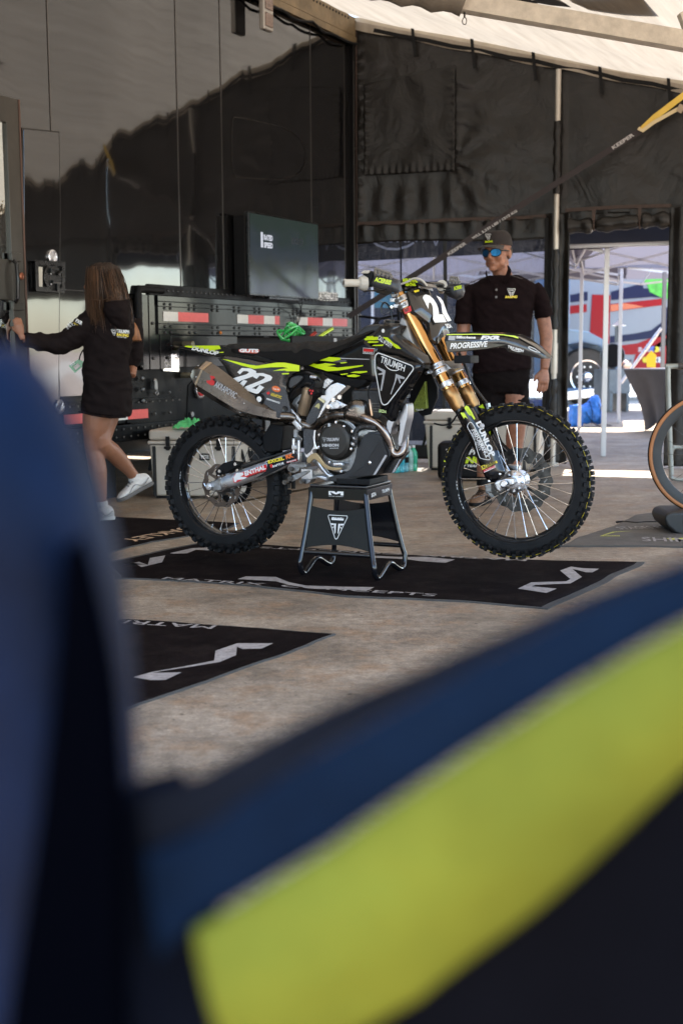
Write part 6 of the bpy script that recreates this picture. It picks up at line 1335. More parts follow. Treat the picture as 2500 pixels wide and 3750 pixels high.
# green and red lines, ratchet hooks on a dark cart behind the seat
CT = frame_empty('tool_cart', 'wall', 'dark service cart against the trailer behind the bike seat', 'cart')
q = [(-2.562,1.191),(-1.170,1.204),(-1.173,1.070),(-2.224,1.072)]
s_a, s_b = [(-1.691,1.195)][0], [(-0.961,1.116)][0]
b = MB(); b.box((-2.0, -.5, 1.03), (.9, .5, .05)); b.box((-2.0, -.72, 1.10), (.9, .02, .12)); b.build('tray', MATB, CT, bevel=.006)
for sx in (-2.4, -1.6):
    for sy in (-.7, -.3): b = MB(); b.cyl((sx, sy, .0), (sx, sy, 1.02), .016); b.build('leg', MATB, CT)
b = MB(); b.box((-1.75, -.73, 1.13), (.05, .01, .03)); b.build('tray_handle', ALUD, CT)
GRL = mat('green glossy hose', (.05, .50, .12), .2, coat=.6)
b = MB(); random.seed(3)
for k in range(7):
    c = Vector((-2.32 + k * .03, -.6, 1.14 + .01 * k)); pts = [c + Vector((.09 * math.cos(a), .05 * math.sin(a), .045 * math.sin(a + k) + .02)) for a in [j * .5236 for j in range(12)]]; b.tube(pts, .0085, 7, close=True)
o = b.build('coiled_strap', GRL); tag(o, 'bright green coiled strap lying on the dark cart behind the seat', 'strap'); o.location = CT.location; o.rotation_euler = CT.rotation_euler
for i, (a, c, mm, lab, cat) in enumerate((((-2.15, -.65, 1.10), (-1.93, -.65, 1.185), mat('red metallic tube', (.45, .04, .03), .2, .7), 'red metal bar leaning on the dark service cart', 'bar'), ((-2.05, -.62, 1.09), (-1.66, -.66, 1.22), mat('lime metallic tube', (.50, .66, .08), .18, .7), 'lime green metal bar leaning on the dark service cart', 'bar'))):
    b = MB(); v0, v1 = Vector(a), Vector(c); b.tube(catmull([v0, v0.lerp(v1, .35) + Vector((0, 0, -.01)), v0.lerp(v1, .7), v1]), .016, 12); o = b.build('bent_bar', mm); tag(o, lab, cat, 'coloured bars on the service cart'); o.location = CT.location; o.rotation_euler = CT.rotation_euler

# small bicycle stood at the trailer's corner
EB = frame_empty('folding_bicycle', 'wall', 'black folding bicycle with a white fork parked at the trailer corner', 'bicycle')
b = MB(); b.tube(catmull([(-.62, -.38, 1.17), (-.5, -.38, 1.2), (-.33, -.40, 1.28), (-.25, -.42, 1.33)]), .014, 8); b.tube([(-.27, -.62, 1.36), (-.25, -.42, 1.33), (-.23, -.2, 1.36)], .012, 8); b.build('handlebar', MATB, EB)
b = MB(); b.tube([(-.28, -.4, 1.32), (-.20, -.4, 1.05), (-.14, -.4, .8)], .018, 10); b.box((-.26, -.43, 1.22), (.08, .07, .10)); b.build('head_tube', MATB, EB, bevel=.003)
b = MB(); b.tube([(-.14, -.43, 1.32), (-.13, -.43, 1.0), (-.08, -.43, .5)], [.02, .022, .014], 10, flat=.6); b.build('fork_blade', mat('white fork', (.62, .62, .62), .35, var=.2), EB)
b = MB()
b.tube(catmull([(-.25, -.45, 1.3), (-.42, -.46, 1.14), (-.55, -.45, 1.02), (-.62, -.44, 1.0)]), .004, 6); b.tube(catmull([(-.3, -.45, 1.2), (-.34, -.46, 1.1), (-.25, -.46, 1.04), (-.2, -.44, 1.1)]), .004, 6); b.tube(catmull([(-.24, -.46, 1.36), (-.1, -.46, 1.42), (.02, -.3, 1.5)]), .004, 6); b.build('brake_cable', MATB, EB)
b = MB(); b.tube([(-.16, -.4, .95), (-.6, -.4, .62), (-.75, -.4, .9)], .022, 10); b.tube([(-.6, -.4, .6), (-1.0, -.4, .32)], .012, 8); b.build('frame', MATB, EB)
for cx_ in (-.06, -1.0): b = MB(); b.tube([(cx_ + .25 * math.cos(a), -.42, .27 + .25 * math.sin(a)) for a in [j * .1963 for j in range(32)]], .02, 8, close=True); b.build('wheel', RUBBER, EB)

# ---------------------------------------------------------------- posts and the ratchet strap
PO = frame_empty('tent_post', 'tarp', 'pale aluminium tent post with black fabric sleeves beside the doorway', 'post')
PM = mat('painted aluminium post', (.50, .47, .42), .35, .4, var=.08)
zb = 3.46
b = MB(); b.cyl((1.952, -.07, .02), (1.952, -.07, zb), .024, n=20); b.cyl((1.952, -.07, 0), (1.952, -.07, .03), .05, n=20); b.build('pole', PM, PO)
b = MB(); b.cyl((1.952, -.07, .83), (1.952, -.07, 1.10), .031, n=20); b.build('coupling', PM, PO, bevel=.002)
for z0, z1 in ((2.40, 3.02), (1.22, 1.92), (.25, .78)):
    b = MB(); pts = [(1.952 + .004 * math.sin(k * 2.1), -.072, lerp(z0, z1, k / 14)) for k in range(15)]; b.tube(pts, [.034 + .004 * math.sin(k * 1.7) for k in range(15)], 14); b.build('sleeve', TARP, PO, angle=80)
webs = [(-0.010,1.361),(0.842,1.842),(2.656,2.915),(3.013,3.139)]
SR = empty('ratchet_strap', (0, 0, 0), 0, 'black lettered ratchet strap with yellow end stretched diagonally to the trailer corner', 'strap')
sa_, sb_ = Vector(px('tarpf', webs[0])), None
PLANES['strap'] = ('world', (0, 11.6, 0), (1, -.16, 0), (0, 0, 1))
wp = [(0.073,1.345),(0.833,1.813),(1.139,2.020),(1.511,2.249),(2.561,2.883),(2.670,2.987),(2.899,3.158),(3.114,3.305)]
def ribbon(name, pts, w, m, par, off=0, t=.003):
    b = MB(); A = []
    for i, v in enumerate(pts):
        v = Vector(v); d = (Vector(pts[min(i + 1, len(pts) - 1)]) - Vector(pts[max(i - 1, 0)])).normalized(); n = Vector((-d.y, d.x)) * w / 2
        A.append([b.bm.verts.new(P('strap', v + n, off)), b.bm.verts.new(P('strap', v - n, off)), b.bm.verts.new(P('strap', v - n, off - t)), b.bm.verts.new(P('strap', v + n, off - t))])
    for i in range(len(A) - 1):
        for j in range(4): b.bm.faces.new((A[i][j], A[i][(j + 1) % 4], A[i + 1][(j + 1) % 4], A[i + 1][j]))
    b.bm.faces.new(A[0][::-1]); b.bm.faces.new(A[-1]); return b.build(name, m, par)
W_ = mat('black strap webbing', (.02, .014, .016), .7, bump=.3, bscale=300)
web = ribbon('webbing', [wp[0], wp[1], wp[3], wp[4]], .050, W_, SR)
yw = mat('yellow strap webbing', (.72, .50, .08), .6, var=.1)
ribbon('yellow_end', [wp[4], wp[5], wp[6], wp[7]], .05, yw, SR, off=.01); ribbon('loose_tail', [(2.538,2.902),(2.572,2.878),(2.660,2.943),(2.857,3.048)], .03, mat('cream tail', (.6, .5, .3), .6), SR, off=.02)
ribbon('loose_tail', [(2.892,3.080),(2.862,3.021)], .05, mat('tan tag', (.35, .28, .2), .6), SR, off=.02)
def stext(s, a, c, h): text(s, 'strap', a, c, h, GREYW, web, off=.003, bold=.03)
stext('KEEPER', *[(0.956,1.868),(1.111,1.964)], .026); stext('WLL 3,333 LBS / 1512 KG', *[(1.165,1.998),(1.544,2.228)], .026); stext('KEEPER', *[(2.337,2.732),(2.510,2.842)], .030)

# rafters of the canopy and its printed lettering
CR_ = mat('weathered white rafter', (.52, .48, .41), .5, var=.2, vscale=12, bump=.2)
def beam_world(name, a, c, w, h, m, par):
    a, c = Vector(a), Vector(c); d = (c - a).normalized(); s = d.cross(Vector((0, 0, 1))).normalized(); u = s.cross(d)
    b = MB(); b.rings([[p + s * x * w / 2 + u * y * h / 2 for x, y in ((-1, -1), (1, -1), (1, 1), (-1, 1))] for p in (a, c)]); return b.build(name, m, par, bevel=.006)
RA = empty('awning_rafter', (0, 0, 0), 0, 'weathered square rafter under the cream awning with a dark fabric wrap', 'beam')
r0 = [(0.710,2.983),(1.944,2.768)]
r0p, r1p = px('Y75', r0[0]), px('Y75', r0[1]); dr_ = (r1p - r0p)
r1p = r0p + dr_ * 1.35; r0q = r0p - dr_ * 1.0
beam_world('beam', r0q, r1p, .10, .10, CR_, RA)
b = MB(); k0, k1 = px('Y75', [(0.020,3.090)][0]), px('Y75', [(0.710,2.965)][0]); 
pts = [k0.lerp(k1, i / 12) + Vector((0, -.02, .02 + .008 * math.sin(i * 1.9))) for i in range(13)]; b.tube(pts, [.085 + .006 * math.sin(i * 2.3) for i in range(13)], 14, flat=.9); b.build('fabric_wrap', mat('taupe fabric wrap', (.16, .14, .115), .85, var=.2, bump=.5, bscale=30), RA)
b = MB(); hk = px('Y75', [(0.710,2.924)][0]); b.tube([hk + Vector((0, 0, .05)), hk + Vector((0, 0, -.02))], .006, 6); b.tube([hk + Vector((.012 * math.cos(a), 0, -.04 + .02 * math.sin(a))) for a in [j * .6283 for j in range(10)]], .003, 5, close=True); b.build('pull_ring', DSTEEL, RA)
beam_world('cross_beam', px('Y75', [(1.942,2.827)][0]) + Vector((0, 0, .1)), px('Y75', [(1.942,2.827)][0]) + Vector((.1, 0, -.13)), .07, .07, CR_, RA)
# dark letters printed on the canvas
wal = FRAMES['wall']
def ceil_px(pts):    # onto the sloping canvas
    out = []
    for p in pts: out.append(p)
    return out
for q in ([(-2.414,2.378),(-2.454,2.600),(-2.186,2.634),(-2.126,2.434),(-2.146,2.259)], [(-2.459,2.758),(-2.503,2.880),(-2.273,2.891),(-2.226,2.727),(-2.246,2.558)], [(-2.651,2.981),(-2.939,3.556),(-2.544,3.562),(-2.314,3.035),(-2.498,2.970)], [(-3.103,3.652),(-3.204,3.910),(-3.114,3.891),(-2.991,3.624)]):
    b = MB(); f_, O_, e1_, e2_ = PLANES['ceilw']; 
    b.sheet([Vector(O_) + Vector(e1_) * a + Vector(e2_) * c for a, c in q]); o = b.build('printed_letter', mat('charcoal canvas print', (.045, .045, .05), .8), AW, smooth=False)

# ================================================================ OUTSIDE, SEEN THROUGH THE DOORWAY AND THE CLEAR WINDOW
NAVY = mat('navy canopy fabric', (.022, .024, .036), .85, var=.15)
LAV = bpy.data.materials.new('grey white canopy lining'); LAV.use_nodes = True
_b = LAV.node_tree.nodes['Principled BSDF']; _b.inputs['Base Color'].default_value = (.24, .235, .28, 1); _b.inputs['Roughness'].default_value = .8
_t = LAV.node_tree.nodes.new('ShaderNodeBsdfTranslucent'); _t.inputs[0].default_value = (.20, .195, .24, 1); _m = LAV.node_tree.nodes.new('ShaderNodeMixShader'); _m.inputs[0].default_value = .35
LAV.node_tree.links.new(_b.outputs[0], _m.inputs[1]); LAV.node_tree.links.new(_t.outputs[0], _m.inputs[2]); LAV.node_tree.links.new(_m.outputs[0], LAV.node_tree.nodes['Material Output'].inputs[0])
TUBE = mat('anodised tent tube', (.60, .60, .62), .35, .6)
def popup(loc, rz, w, d, label, legs=True, zt=2.18, front=NAVY, words=True, group='pop up canopies outside'):
    C = empty('popup_canopy', loc, rz, label, 'canopy', group)
    ap = Vector((0, 0, zt + 1.05)); b = MB(); cs = [Vector((x * w / 2, y * d / 2, zt + .02)) for x, y in ((-1, -1), (1, -1), (1, 1), (-1, 1))]
    for i in range(4): b.bm.faces.new([b.bm.verts.new(v) for v in (cs[i], cs[(i + 1) % 4], ap)])
    b.build('roof', LAV, C, smooth=False)
    for i in range(4):
        a, c = cs[i], cs[(i + 1) % 4]; b = MB(); A = []
        for k in range(13): p = a.lerp(c, k / 12); n = Vector((p.x, p.y, 0)).normalized() * .01; A.append([b.bm.verts.new(p + n), b.bm.verts.new(p + n * 2 + Vector((0, 0, -.30 - .015 * math.sin(k * 1.3))))])
        for k in range(12): b.bm.faces.new((A[k][0], A[k + 1][0], A[k + 1][1], A[k][1]))
        b.build('valance', front if i == 0 else LAV, C)
    if legs:
        for i in range(4):
            b = MB(); b.box((cs[i].x * .97, cs[i].y * .97, zt / 2), (.045, .045, zt)); b.build('leg', TUBE, C, bevel=.004)
            b = MB(); b.box((cs[i].x * .97, cs[i].y * .97, zt - .25), (.07, .07, .09)); b.build('leg_joint', mat('grey joint', (.16, .16, .17), .5), C, bevel=.006)
    for i in range(4):
        a, c = cs[i] * 1, cs[(i + 1) % 4] * 1; a.z = c.z = zt - .04; a.x *= .95; a.y *= .95; c.x *= .95; c.y *= .95
        mid_ = (a + c) / 2; dn = Vector((0, 0, -.34))
        for p, q_ in ((a, mid_ + dn), (a + dn, mid_), (mid_ + dn, c), (mid_, c + dn)): b = MB(); d__ = (q_ - p).normalized(); s__ = d__.cross(Vector((0, 0, 1))).normalized(); u__ = s__.cross(d__); b.rings([[v + s__ * x * .008 + u__ * y * .016 for x, y in ((-1, -1), (1, -1), (1, 1), (-1, 1))] for v in (p, q_)]); b.build('scissor_bar', TUBE, C)
    for i in range(4):
        m0 = (cs[i] + cs[(i + 1) % 4]) / 2 * .95; m0.z = zt - .04; b = MB(); b.tube([m0, Vector((0, 0, zt + .35))], .014, 6); b.tube([m0 + Vector((0, 0, -.34)), Vector((0, 0, zt + .1))], .014, 6); b.build('roof_strut', TUBE, C)
    b = MB(); b.cyl((0, 0, zt + .05), (0, 0, zt + 1.0), .02); b.build('centre_pole', TUBE, C)
    return C
pa = px('Y14', [(1.339,2.153)][0])
CA = popup((pa.x - .25, 15.05, 0), R(-4), 3.4, 5.0, 'navy fronted canopy with white block lettering seen through the clear window', zt=2.36)
PLANES['val'] = ('world', (0, -2.53, 0), (1, 0, 0), (0, 0, 1))
big = MB(); big.sheet([(-1.75, -2.53, 1.86), (1.7, -2.53, 2.0), (1.7, -2.53, 2.55), (-1.75, -2.53, 2.55)]); bn = big.build('front_banner', NAVY, CA)
text('TRIUMPH', 'val', (-.68, 2.07), (-.10, 2.075), .14, mat('pale banner print', (.62, .63, .72), .6), bn, off=.01, bold=.02)
outline('val', [(-.60, 2.09), (-.55, 2.05), (-.46, 2.015), (-.36, 2.01), (-.26, 2.035), (-.2, 2.07)], .02, mat('pale banner print', (.62, .63, .72), .6), bn, .012, closed=False)
for a, c in (((-.05, 2.2), (.01, 2.04)), ((.07, 2.2), (.01, 2.04))): outline('val', [a, c], .016, mat('pale banner print', (.62, .63, .72), .6), bn, .012, closed=False)
pb_ = px('Y16', [(3.475,2.298)][0])
CB = popup((4.05, 14.4, 0), R(-13), 3.0, 5.0, 'navy fronted canopy with grey lining seen through the open doorway', zt=2.40)
big = MB(); big.sheet([(-1.5, -2.53, 2.02), (1.5, -2.53, 2.05), (1.5, -2.53, 2.5), (-1.5, -2.53, 2.5)]); bn = big.build('front_banner', NAVY, CB)
for a, c in (((-.42, 2.19), (-.34, 2.05)), ((-.24, 2.19), (-.34, 2.05))): outline('val', [a, c], .022, mat('pale banner print', (.62, .63, .72), .6), bn, .012, closed=False)
beam_world('front_rail', (2.1, 12.42, 2.02), (4.92, 11.77, 2.04), .05, .05, TUBE, None); o = bpy.data.objects['front_rail']; o.parent = CB; o.matrix_parent_inverse = CB.matrix_basis.inverted()
pc_ = px('Y22', [(5.342,2.308)][0])
CC = popup((pc_.x, 21.5, 0), R(1), 6.0, 3.0, 'plain grey canopy standing farther back behind the navy fronted one', zt=2.55, front=LAV)
CD = popup((pa.x + .9, 20.0, 0), R(-12), 4.2, 3.0, 'plain grey canopy seen through the clear window behind the lettered canopy', zt=2.45, front=LAV)
# dark side walls and dim stock behind the window: navy trailer body
NB = empty('dark_van_trailer', (1.4, 24.5, 0), R(-6), 'dark navy box trailer standing behind the canopies beyond the clear window', 'trailer')
NVM = mat('dark navy box paint', (.012, .016, .028), .25, coat=.5, var=.8, vscale=1.5)
b = MB(); b.box((-1.0, 0, 2.0), (6.4, 2.4, 3.0)); b.build('box', NVM, NB, bevel=.03)
b = MB(); b.box((-1.0, -1.22, 1.2), (6.2, .03, .12)); b.box((-1.0, -1.22, .56), (6.2, .03, .16)); b.build('side_rail', ALUD, NB)
for x in (-3.2, -2.1, 1.2): b = MB(); b.lathe((x, -1.0, .42), (0, 1, 0), ((-.16, .2), (-.15, .40), (.1, .42), (.12, .2)), n=24); b.build('wheel', RUBBER, NB)
b = MB(); b.box((-.2, -1.225, 2.3), (1.0, .02, 1.0)); b.build('side_window', mat('teal window', (.05, .16, .20), .1, coat=.5), NB)
# pit tables and dark things behind the window, low down
FT = empty('folding_table', (pa.x - .3, 14.2, 0), R(-8), 'folding table with a dark cloth behind the clear window', 'table')
b = MB(); b.box((0, 0, .74), (1.8, .7, .04)); b.build('tabletop', MATB, FT, bevel=.005)
b = MB(); b.box((0, -.34, .40), (1.8, .03, .66)); b.build('table_cloth', NAVY, FT)
for x in (-.8, .8): b = MB(); b.tube([(x, .25, 0), (x, .25, .72)], .014, 8); b.build('leg', TUBE, FT)
for i, (x, h_, c) in enumerate(((-.6, .28, (.10, .16, .22)), (-.2, .2, (.3, .3, .34)), (.25, .34, (.03, .05, .10)), (.62, .22, (.12, .30, .34)))):
    b = MB(); b.box((pa.x - .3 + x, 14.2 - x * .14, .76 + h_ / 2), (.28, .28, h_)); tag(b.build('storage_box', mat('box paint %d' % i, c, .4)), ['dusty blue box, leftmost on the table behind the window', 'grey box, second on the table behind the window', 'tall navy box on the table behind the window', 'teal box at the right end of the table behind the window'][i], 'box', 'boxes on the table behind the window')
cs_ = px('Y13', [(2.013,0.438)][0]); b = MB(); b.box((cs_.x, 13, cs_.z / 2), (.22, .3, cs_.z)); b.box((cs_.x, 13, cs_.z + .05), (.18, .24, .1)); tag(b.build('equipment_case', mat('blue case', (.03, .08, .3), .4), bevel=.02), 'deep blue equipment case on the ground behind the man', 'case')
# truck front wheel and light blue fender, seen just inside the doorway
tp_ = px('Y22', [(4.144,0.398)][0]); k24 = 24.2 / 22
TK = empty('blue_truck', (tp_.x * k24 - .02, 24.0, 0), R(6), 'light blue truck showing its chrome front wheel and fender', 'truck')
BLU = mat('light blue truck paint', (.13, .23, .37), .25, coat=.5, var=.05)
wz = .53
b = MB(); prof = [(-.14, .30), (-.15, .42), (-.13, .50), (-.08, .53), (.08, .53), (.13, .50), (.15, .42), (.14, .30)]; b.lathe((0, 0, wz), (0, 1, 0), prof, n=40); b.build('tyre', mat('truck tyre', (.06, .058, .055), .8, var=.2), TK, angle=30)
b = MB(); b.lathe((0, 0, wz), (0, -1, 0), ((.10, .31), (.155, .31), (.15, .29), (.10, .27), (.09, .15), (.16, .12), (.20, .10), (.24, .07), (.25, .001)), n=40); b.build('chrome_hub', mat('polished chrome wheel', (.85, .86, .88), .08, 1), TK, angle=25)
for k in range(10): a = k * .6283; b = MB(); b.cyl((.19 * math.cos(a), -.10, wz + .19 * math.sin(a)), (.19 * math.cos(a), -.19, wz + .19 * math.sin(a)), .018, n=8); b.build('lug_nut', ALUB, TK)
for k in range(8): a = k * .785; b = MB(); b.cyl((.245 * math.cos(a), -.098, wz + .245 * math.sin(a)), (.245 * math.cos(a), -.112, wz + .245 * math.sin(a)), .03, n=12); b.build('wheel_hole', DRK, TK)
fd = [(-.1 + .72 * math.cos(a), wz + .02 + .62 * math.sin(a)) for a in [math.pi * (1 - k / 16) for k in range(17)]]
b = MB(); A = []
for x, z in fd: A.append([b.bm.verts.new((x, y, z + (0 if abs(y) < .5 else 0))) for y in (-.22, -.24, .4)] )
for i in range(16):
    for j in range(2): b.bm.faces.new((A[i][j], A[i + 1][j], A[i + 1][j + 1], A[i][j + 1]))
b.build('wheel_arch', BLU, TK)
b = MB(); b.prism([(-2.6, -.2, 1.1), (-2.6, -.2, 1.75), (-.5, -.2, 1.42), (.0, -.2, 1.36), (.35, -.2, 1.18), (.6, -.2, .9), (.66, -.2, .6), (.56, -.2, .6), (.46, -.2, .86), (.2, -.2, 1.1), (-.1, -.2, 1.17), (-.45, -.2, 1.1), (-.75, -.2, .8), (-.85, -.2, .5), (-2.6, -.2, .5)], (0, 2.0, 0)); b.build('fender', BLU, TK, bevel=.02)
b = MB(); b.box((-1.6, .9, 2.2), (2.6, 2.0, 1.6)); b.build('cab', BLU, TK, bevel=.08)
b = MB(); b.box((.60, -.18, .78), (.10, .08, .12)); b.build('amber_lamp', mat('amber lamp', (.8, .3, .03), .3), TK, bevel=.02)
b = MB(); b.lathe((.72, -.1, .72), (.3, -1, 0), ((0, .11), (.1, .11), (.14, .08), (.15, .01)), n=24); b.build('headlamp', mat('copper headlamp', (.42, .3, .25), .15, .8), TK)
b = MB(); b.box((-.3, -.3, .26), (.9, .12, .14)); b.build('step_tube', BLU, TK, bevel=.05)
# grill smoker
gp = px('Y22', [(4.549,0.395)][0])
GS = empty('barrel_smoker', (gp.x, 21.6, 0), R(20), 'grey barrel smoker with a capped chimney by the truck wheel', 'smoker')
SMK = mat('blue grey drum paint', (.12, .14, .16), .35, .4, var=.2)
b = MB(); b.lathe((0, 0, .93), (-.6, -1, 0), ((-.16, .19), (-.15, .20), (.26, .20), (.27, .19)), n=32); b.build('drum', SMK, GS, angle=30)
b = MB(); b.lathe((-.139, -.232, .93), (-.6, -1, 0), ((0, .19), (.015, .185), (.02, .01)), n=32); b.build('drum_end', MATB, GS)
b = MB(); b.cyl((.1, 0, 1.15), (.1, 0, 1.42), .055, n=14); b.build('chimney', SMK, GS); b = MB(); b.lathe((.1, 0, 1.42), (0, 0, 1), ((0, .13), (.01, .13), (.09, .01)), n=16); b.build('chimney_cap', ALUB, GS)
b = MB(); b.box((0, 0, .5), (.4, .5, .4)); b.build('cabinet', SMK, GS, bevel=.01)
for x in (-.16, .16): b = MB(); b.box((x, 0, .17), (.05, .5, .34)); b.build('leg', SMK, GS)
# red white navy race trailer far back
rt = px('Y26', [(5.735,1.459)][0])
RT = empty('striped_race_trailer', (0, 26, 0), 0, 'white race trailer with red and navy stripes and a red door', 'trailer')
WHT = mat('white trailer paint', (.27, .285, .30), .3, coat=.1, var=.06, vscale=1.2)
rq = [(3.778,2.697),(7.086,2.676)]
b = MB(); b.prism([(-1.5, 26, .55), (12, 26, .55), (12, 26, 4.1), (-1.5, 26, 4.1)], (0, 2.5, 0)); bx2 = b.build('body', WHT, RT, smooth=False); bx2.location = (0, -26, 0)
def rdec(pl, q, m, off=.01, nm='stripe'): o = decal(pl, q, m, RT, off, nm); o.location = (0, -26, 0); return o
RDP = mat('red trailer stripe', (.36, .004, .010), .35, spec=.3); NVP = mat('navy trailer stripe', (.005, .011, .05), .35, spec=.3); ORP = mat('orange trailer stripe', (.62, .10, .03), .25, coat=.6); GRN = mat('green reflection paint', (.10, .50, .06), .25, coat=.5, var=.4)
rdec('Y26', [(3.090,1.669),(4.661,1.909),(4.940,1.933),(4.943,1.778),(4.646,1.745),(3.092,1.496)], RDP); rdec('Y26', [(5.412,1.930),(6.475,2.035),(6.478,1.906),(5.415,1.778)], RDP); rdec('Y26', [(5.709,1.946),(6.095,1.874),(5.415,1.783),(5.412,1.913)], ORP, .015)
rdec('Y26', [(3.087,2.101),(4.658,2.125),(4.953,2.183),(4.956,2.002),(4.660,1.973),(3.089,1.876)], NVP); rdec('Y26', [(5.416,2.171),(6.049,2.339),(6.069,2.236),(6.923,2.248),(6.930,2.007),(6.230,2.063),(5.428,2.008)], NVP)
rdec('Y26', [(6.056,2.408),(6.474,2.440),(7.266,2.452),(7.279,2.021),(6.484,2.027),(6.192,2.166),(6.137,2.304)], GRN, .018)  # green reflection coloured onto the trailer side as a flat patch
rdec('Y26', [(5.042,2.122),(5.408,2.106),(5.402,1.099),(4.999,1.084)], RDP, .02, 'door')
rdec('Y26', [(5.416,1.290),(5.897,1.339),(6.245,1.406),(6.495,1.595),(6.489,1.837),(6.393,1.829),(7.280,1.987),(7.296,1.434),(6.302,1.249),(5.418,1.151)], NVP)
rdec('Y26', [(5.420,1.081),(5.971,1.147),(6.423,1.318),(7.295,1.468),(7.300,1.295),(5.906,0.921),(5.449,0.921)], RDP)
rdec('Y26', [(5.940,0.926),(6.138,0.984),(6.685,1.335),(7.317,1.449),(7.343,0.561),(5.848,0.571)], RDP)
rdec('Y26', [(5.550,0.533),(5.705,0.770),(5.863,0.828),(5.751,0.472)], NVP)
for s_, a_, c_, h_, mm in (('SSI', [(5.989,0.975)][0], [(6.058,0.975)][0], .09, WHITE), ('2022', [(6.138,0.978)][0], [(6.227,0.977)][0], .08, WHITE), ('HR', [(6.407,0.972)][0], [(6.456,0.972)][0], .1, WHITE)): o = text(s_, 'Y26', a_, c_, h_, mm, RT, off=.03); o.location = (0, -26, 0)
for u, mm in (([(6.337,0.815)][0], WHITE), ([(6.420,0.814)][0], WHITE), ([(6.132,0.816)][0], YEL), ([(6.352,1.022)][0], YEL), ([(6.276,1.032)][0], mat('blue sticker', (.1, .15, .5), .4))):
    rdec('Y26', [(u[0] + .06 * math.cos(a), u[1] + .06 * math.sin(a)) for a in [j * .524 for j in range(12)]], mm, .03, 'sticker')
b = MB(); b.box((4, .2, 4.12), (11, .3, .06)); b.build('roof_rail', ALUB, RT)
# silver ramp, diagonal stay with yellow tag
a0, a1 = px('Y18', [(3.921,0.568)][0]), px('Y18', [(4.462,1.323)][0])
DS = empty('diagonal_stay', (0, 0, 0), 0, 'slanted silver tent stay with a yellow tag hanging from it', 'pole')
b = MB(); b.cyl(a0, a1, .022, n=12); b.build('tube', TUBE, DS); b = MB(); mm_ = a0.lerp(a1, .68); b.cyl(mm_ - (a1 - a0) * .015, mm_ + (a1 - a0) * .015, .032, n=12); b.cyl(a0.lerp(a1, .45), a0.lerp(a1, .9), .027, n=12); b.build('collar', ALUB, DS)
tg_ = px('Y18', [(4.324,0.888)][0]); b = MB(); b.prism([(tg_.x - .06, 17.95, tg_.z - .10), (tg_.x + .06, 17.95, tg_.z - .11), (tg_.x + .07, 17.95, tg_.z + .06), (tg_.x, 17.95, tg_.z + .13), (tg_.x - .07, 17.95, tg_.z + .05)], (0, .01, 0)); b.build('tag', mat('yellow tag', (.85, .55, .02), .4), DS)
b = MB(); b.box((px('Y18', [(4.505,1.583)][0]).x, 18.05, 1.0), (.05, .05, 2.2)); b.build('upright', mat('dull tube', (.25, .24, .24), .4, .6), DS)
rp_ = px('Y18', [(3.902,0.499)][0]); RP = empty('loading_ramp', (rp_.x, 23.6, 0), R(8), 'silver loading ramp lying on the bright ground outside', 'ramp')
b = MB(); b.box((.6, 0, .2), (1.6, .9, .05), mtx=Matrix.Rotation(-.1, 3, 'Y')); b.box((.6, -.45, .25), (1.6, .06, .14), mtx=Matrix.Rotation(-.1, 3, 'Y')); b.build('ramp_deck', ALUB, RP, bevel=.01)
# blue duffel bag
bp0 = Vector((px('ground', [(3.357,17.175)][0])))
BG = empty('duffel_bag', (bp0.x, bp0.y + .2, 0), R(15), 'bright blue folded canopy bag with black straps on the ground outside', 'bag')
BLUE = mat('bright blue nylon', (.02, .17, .62), .45, var=.25, vscale=10, bump=.5, bscale=12)
b = MB(); b.box((-.45, 0, .22), (.36, .34, .42)); b.tube([(-.3, 0, .24), (0, .05, .27), (.3, .0, .22), (.5, -.05, .14)], [.20, .23, .19, .10], 14, flat=.9); b.ball((.22, .08, .42), (.22, .18, .2)); 
BG.scale = (.42, .42, .68); fuse('bag_body', b, BLUE, BG, voxel=.03, smooth=2, disp=.03, dscale=.16)
b = MB(); b.tube([(0, -.2, .05), (.02, -.22, .3), (0, -.05, .5), (.0, .15, .45)], .018, 6, flat=.4); b.tube(catmull([(-.2, -.2, .3), (-.05, -.28, .12), (.2, -.3, .02), (.5, -.25, .03), (.7, -.2, .01)]), .018, 6, flat=.5); b.tube([(.28, -.2, .05), (.33, -.16, .35), (.3, 0, .52)], .018, 6, flat=.4); b.build('strap', MATB, BG)
# cocktail table with stretch cover, black chair
tb = Vector(px('ground', [(3.894,16.080)][0]))
TB = empty('covered_table', (tb.x + .22, tb.y + .3, 0), R(30), 'tall table in a black stretch cover standing outside the doorway', 'table')
STR = mat('black stretch cover', (.035, .034, .042), .75, var=.2, vscale=5)
b = MB(); w0 = .36; rs = []
for k in range(15):
    t_ = k / 14; z = .775 * (1 - t_); ring = []
    for j in range(32):
        a = 2 * math.pi * j / 32; q = max(abs(math.cos(a)), abs(math.sin(a))); cor = abs(math.sin(2 * a)) ** 1.5
        r = (w0 / q) * (1 - .0) if t_ == 0 else (w0 / q) * (1 - .55 * math.sin(t_ * math.pi / 2) ** 1.1) * (1 - (1 - cor) * .35 * t_) ; ring.append(Vector((math.cos(a) * r, math.sin(a) * r, z + ((1 - cor) * .10 * t_ ** 4))))
    rs.append(ring)
b.rings(rs); b.build('stretch_cover', STR, TB, angle=70)
b = MB(); b.box((0, 0, .785), (w0 * 2, w0 * 2, .015)); b.build('tabletop', mat('dark table top', (.07, .07, .09), .5), TB, bevel=.004)
ch = tb + Vector((.62, -.35, 0)); CHR = empty('folding_chair', (ch.x, ch.y, 0), R(25), 'black folding chair beside the covered table', 'chair')
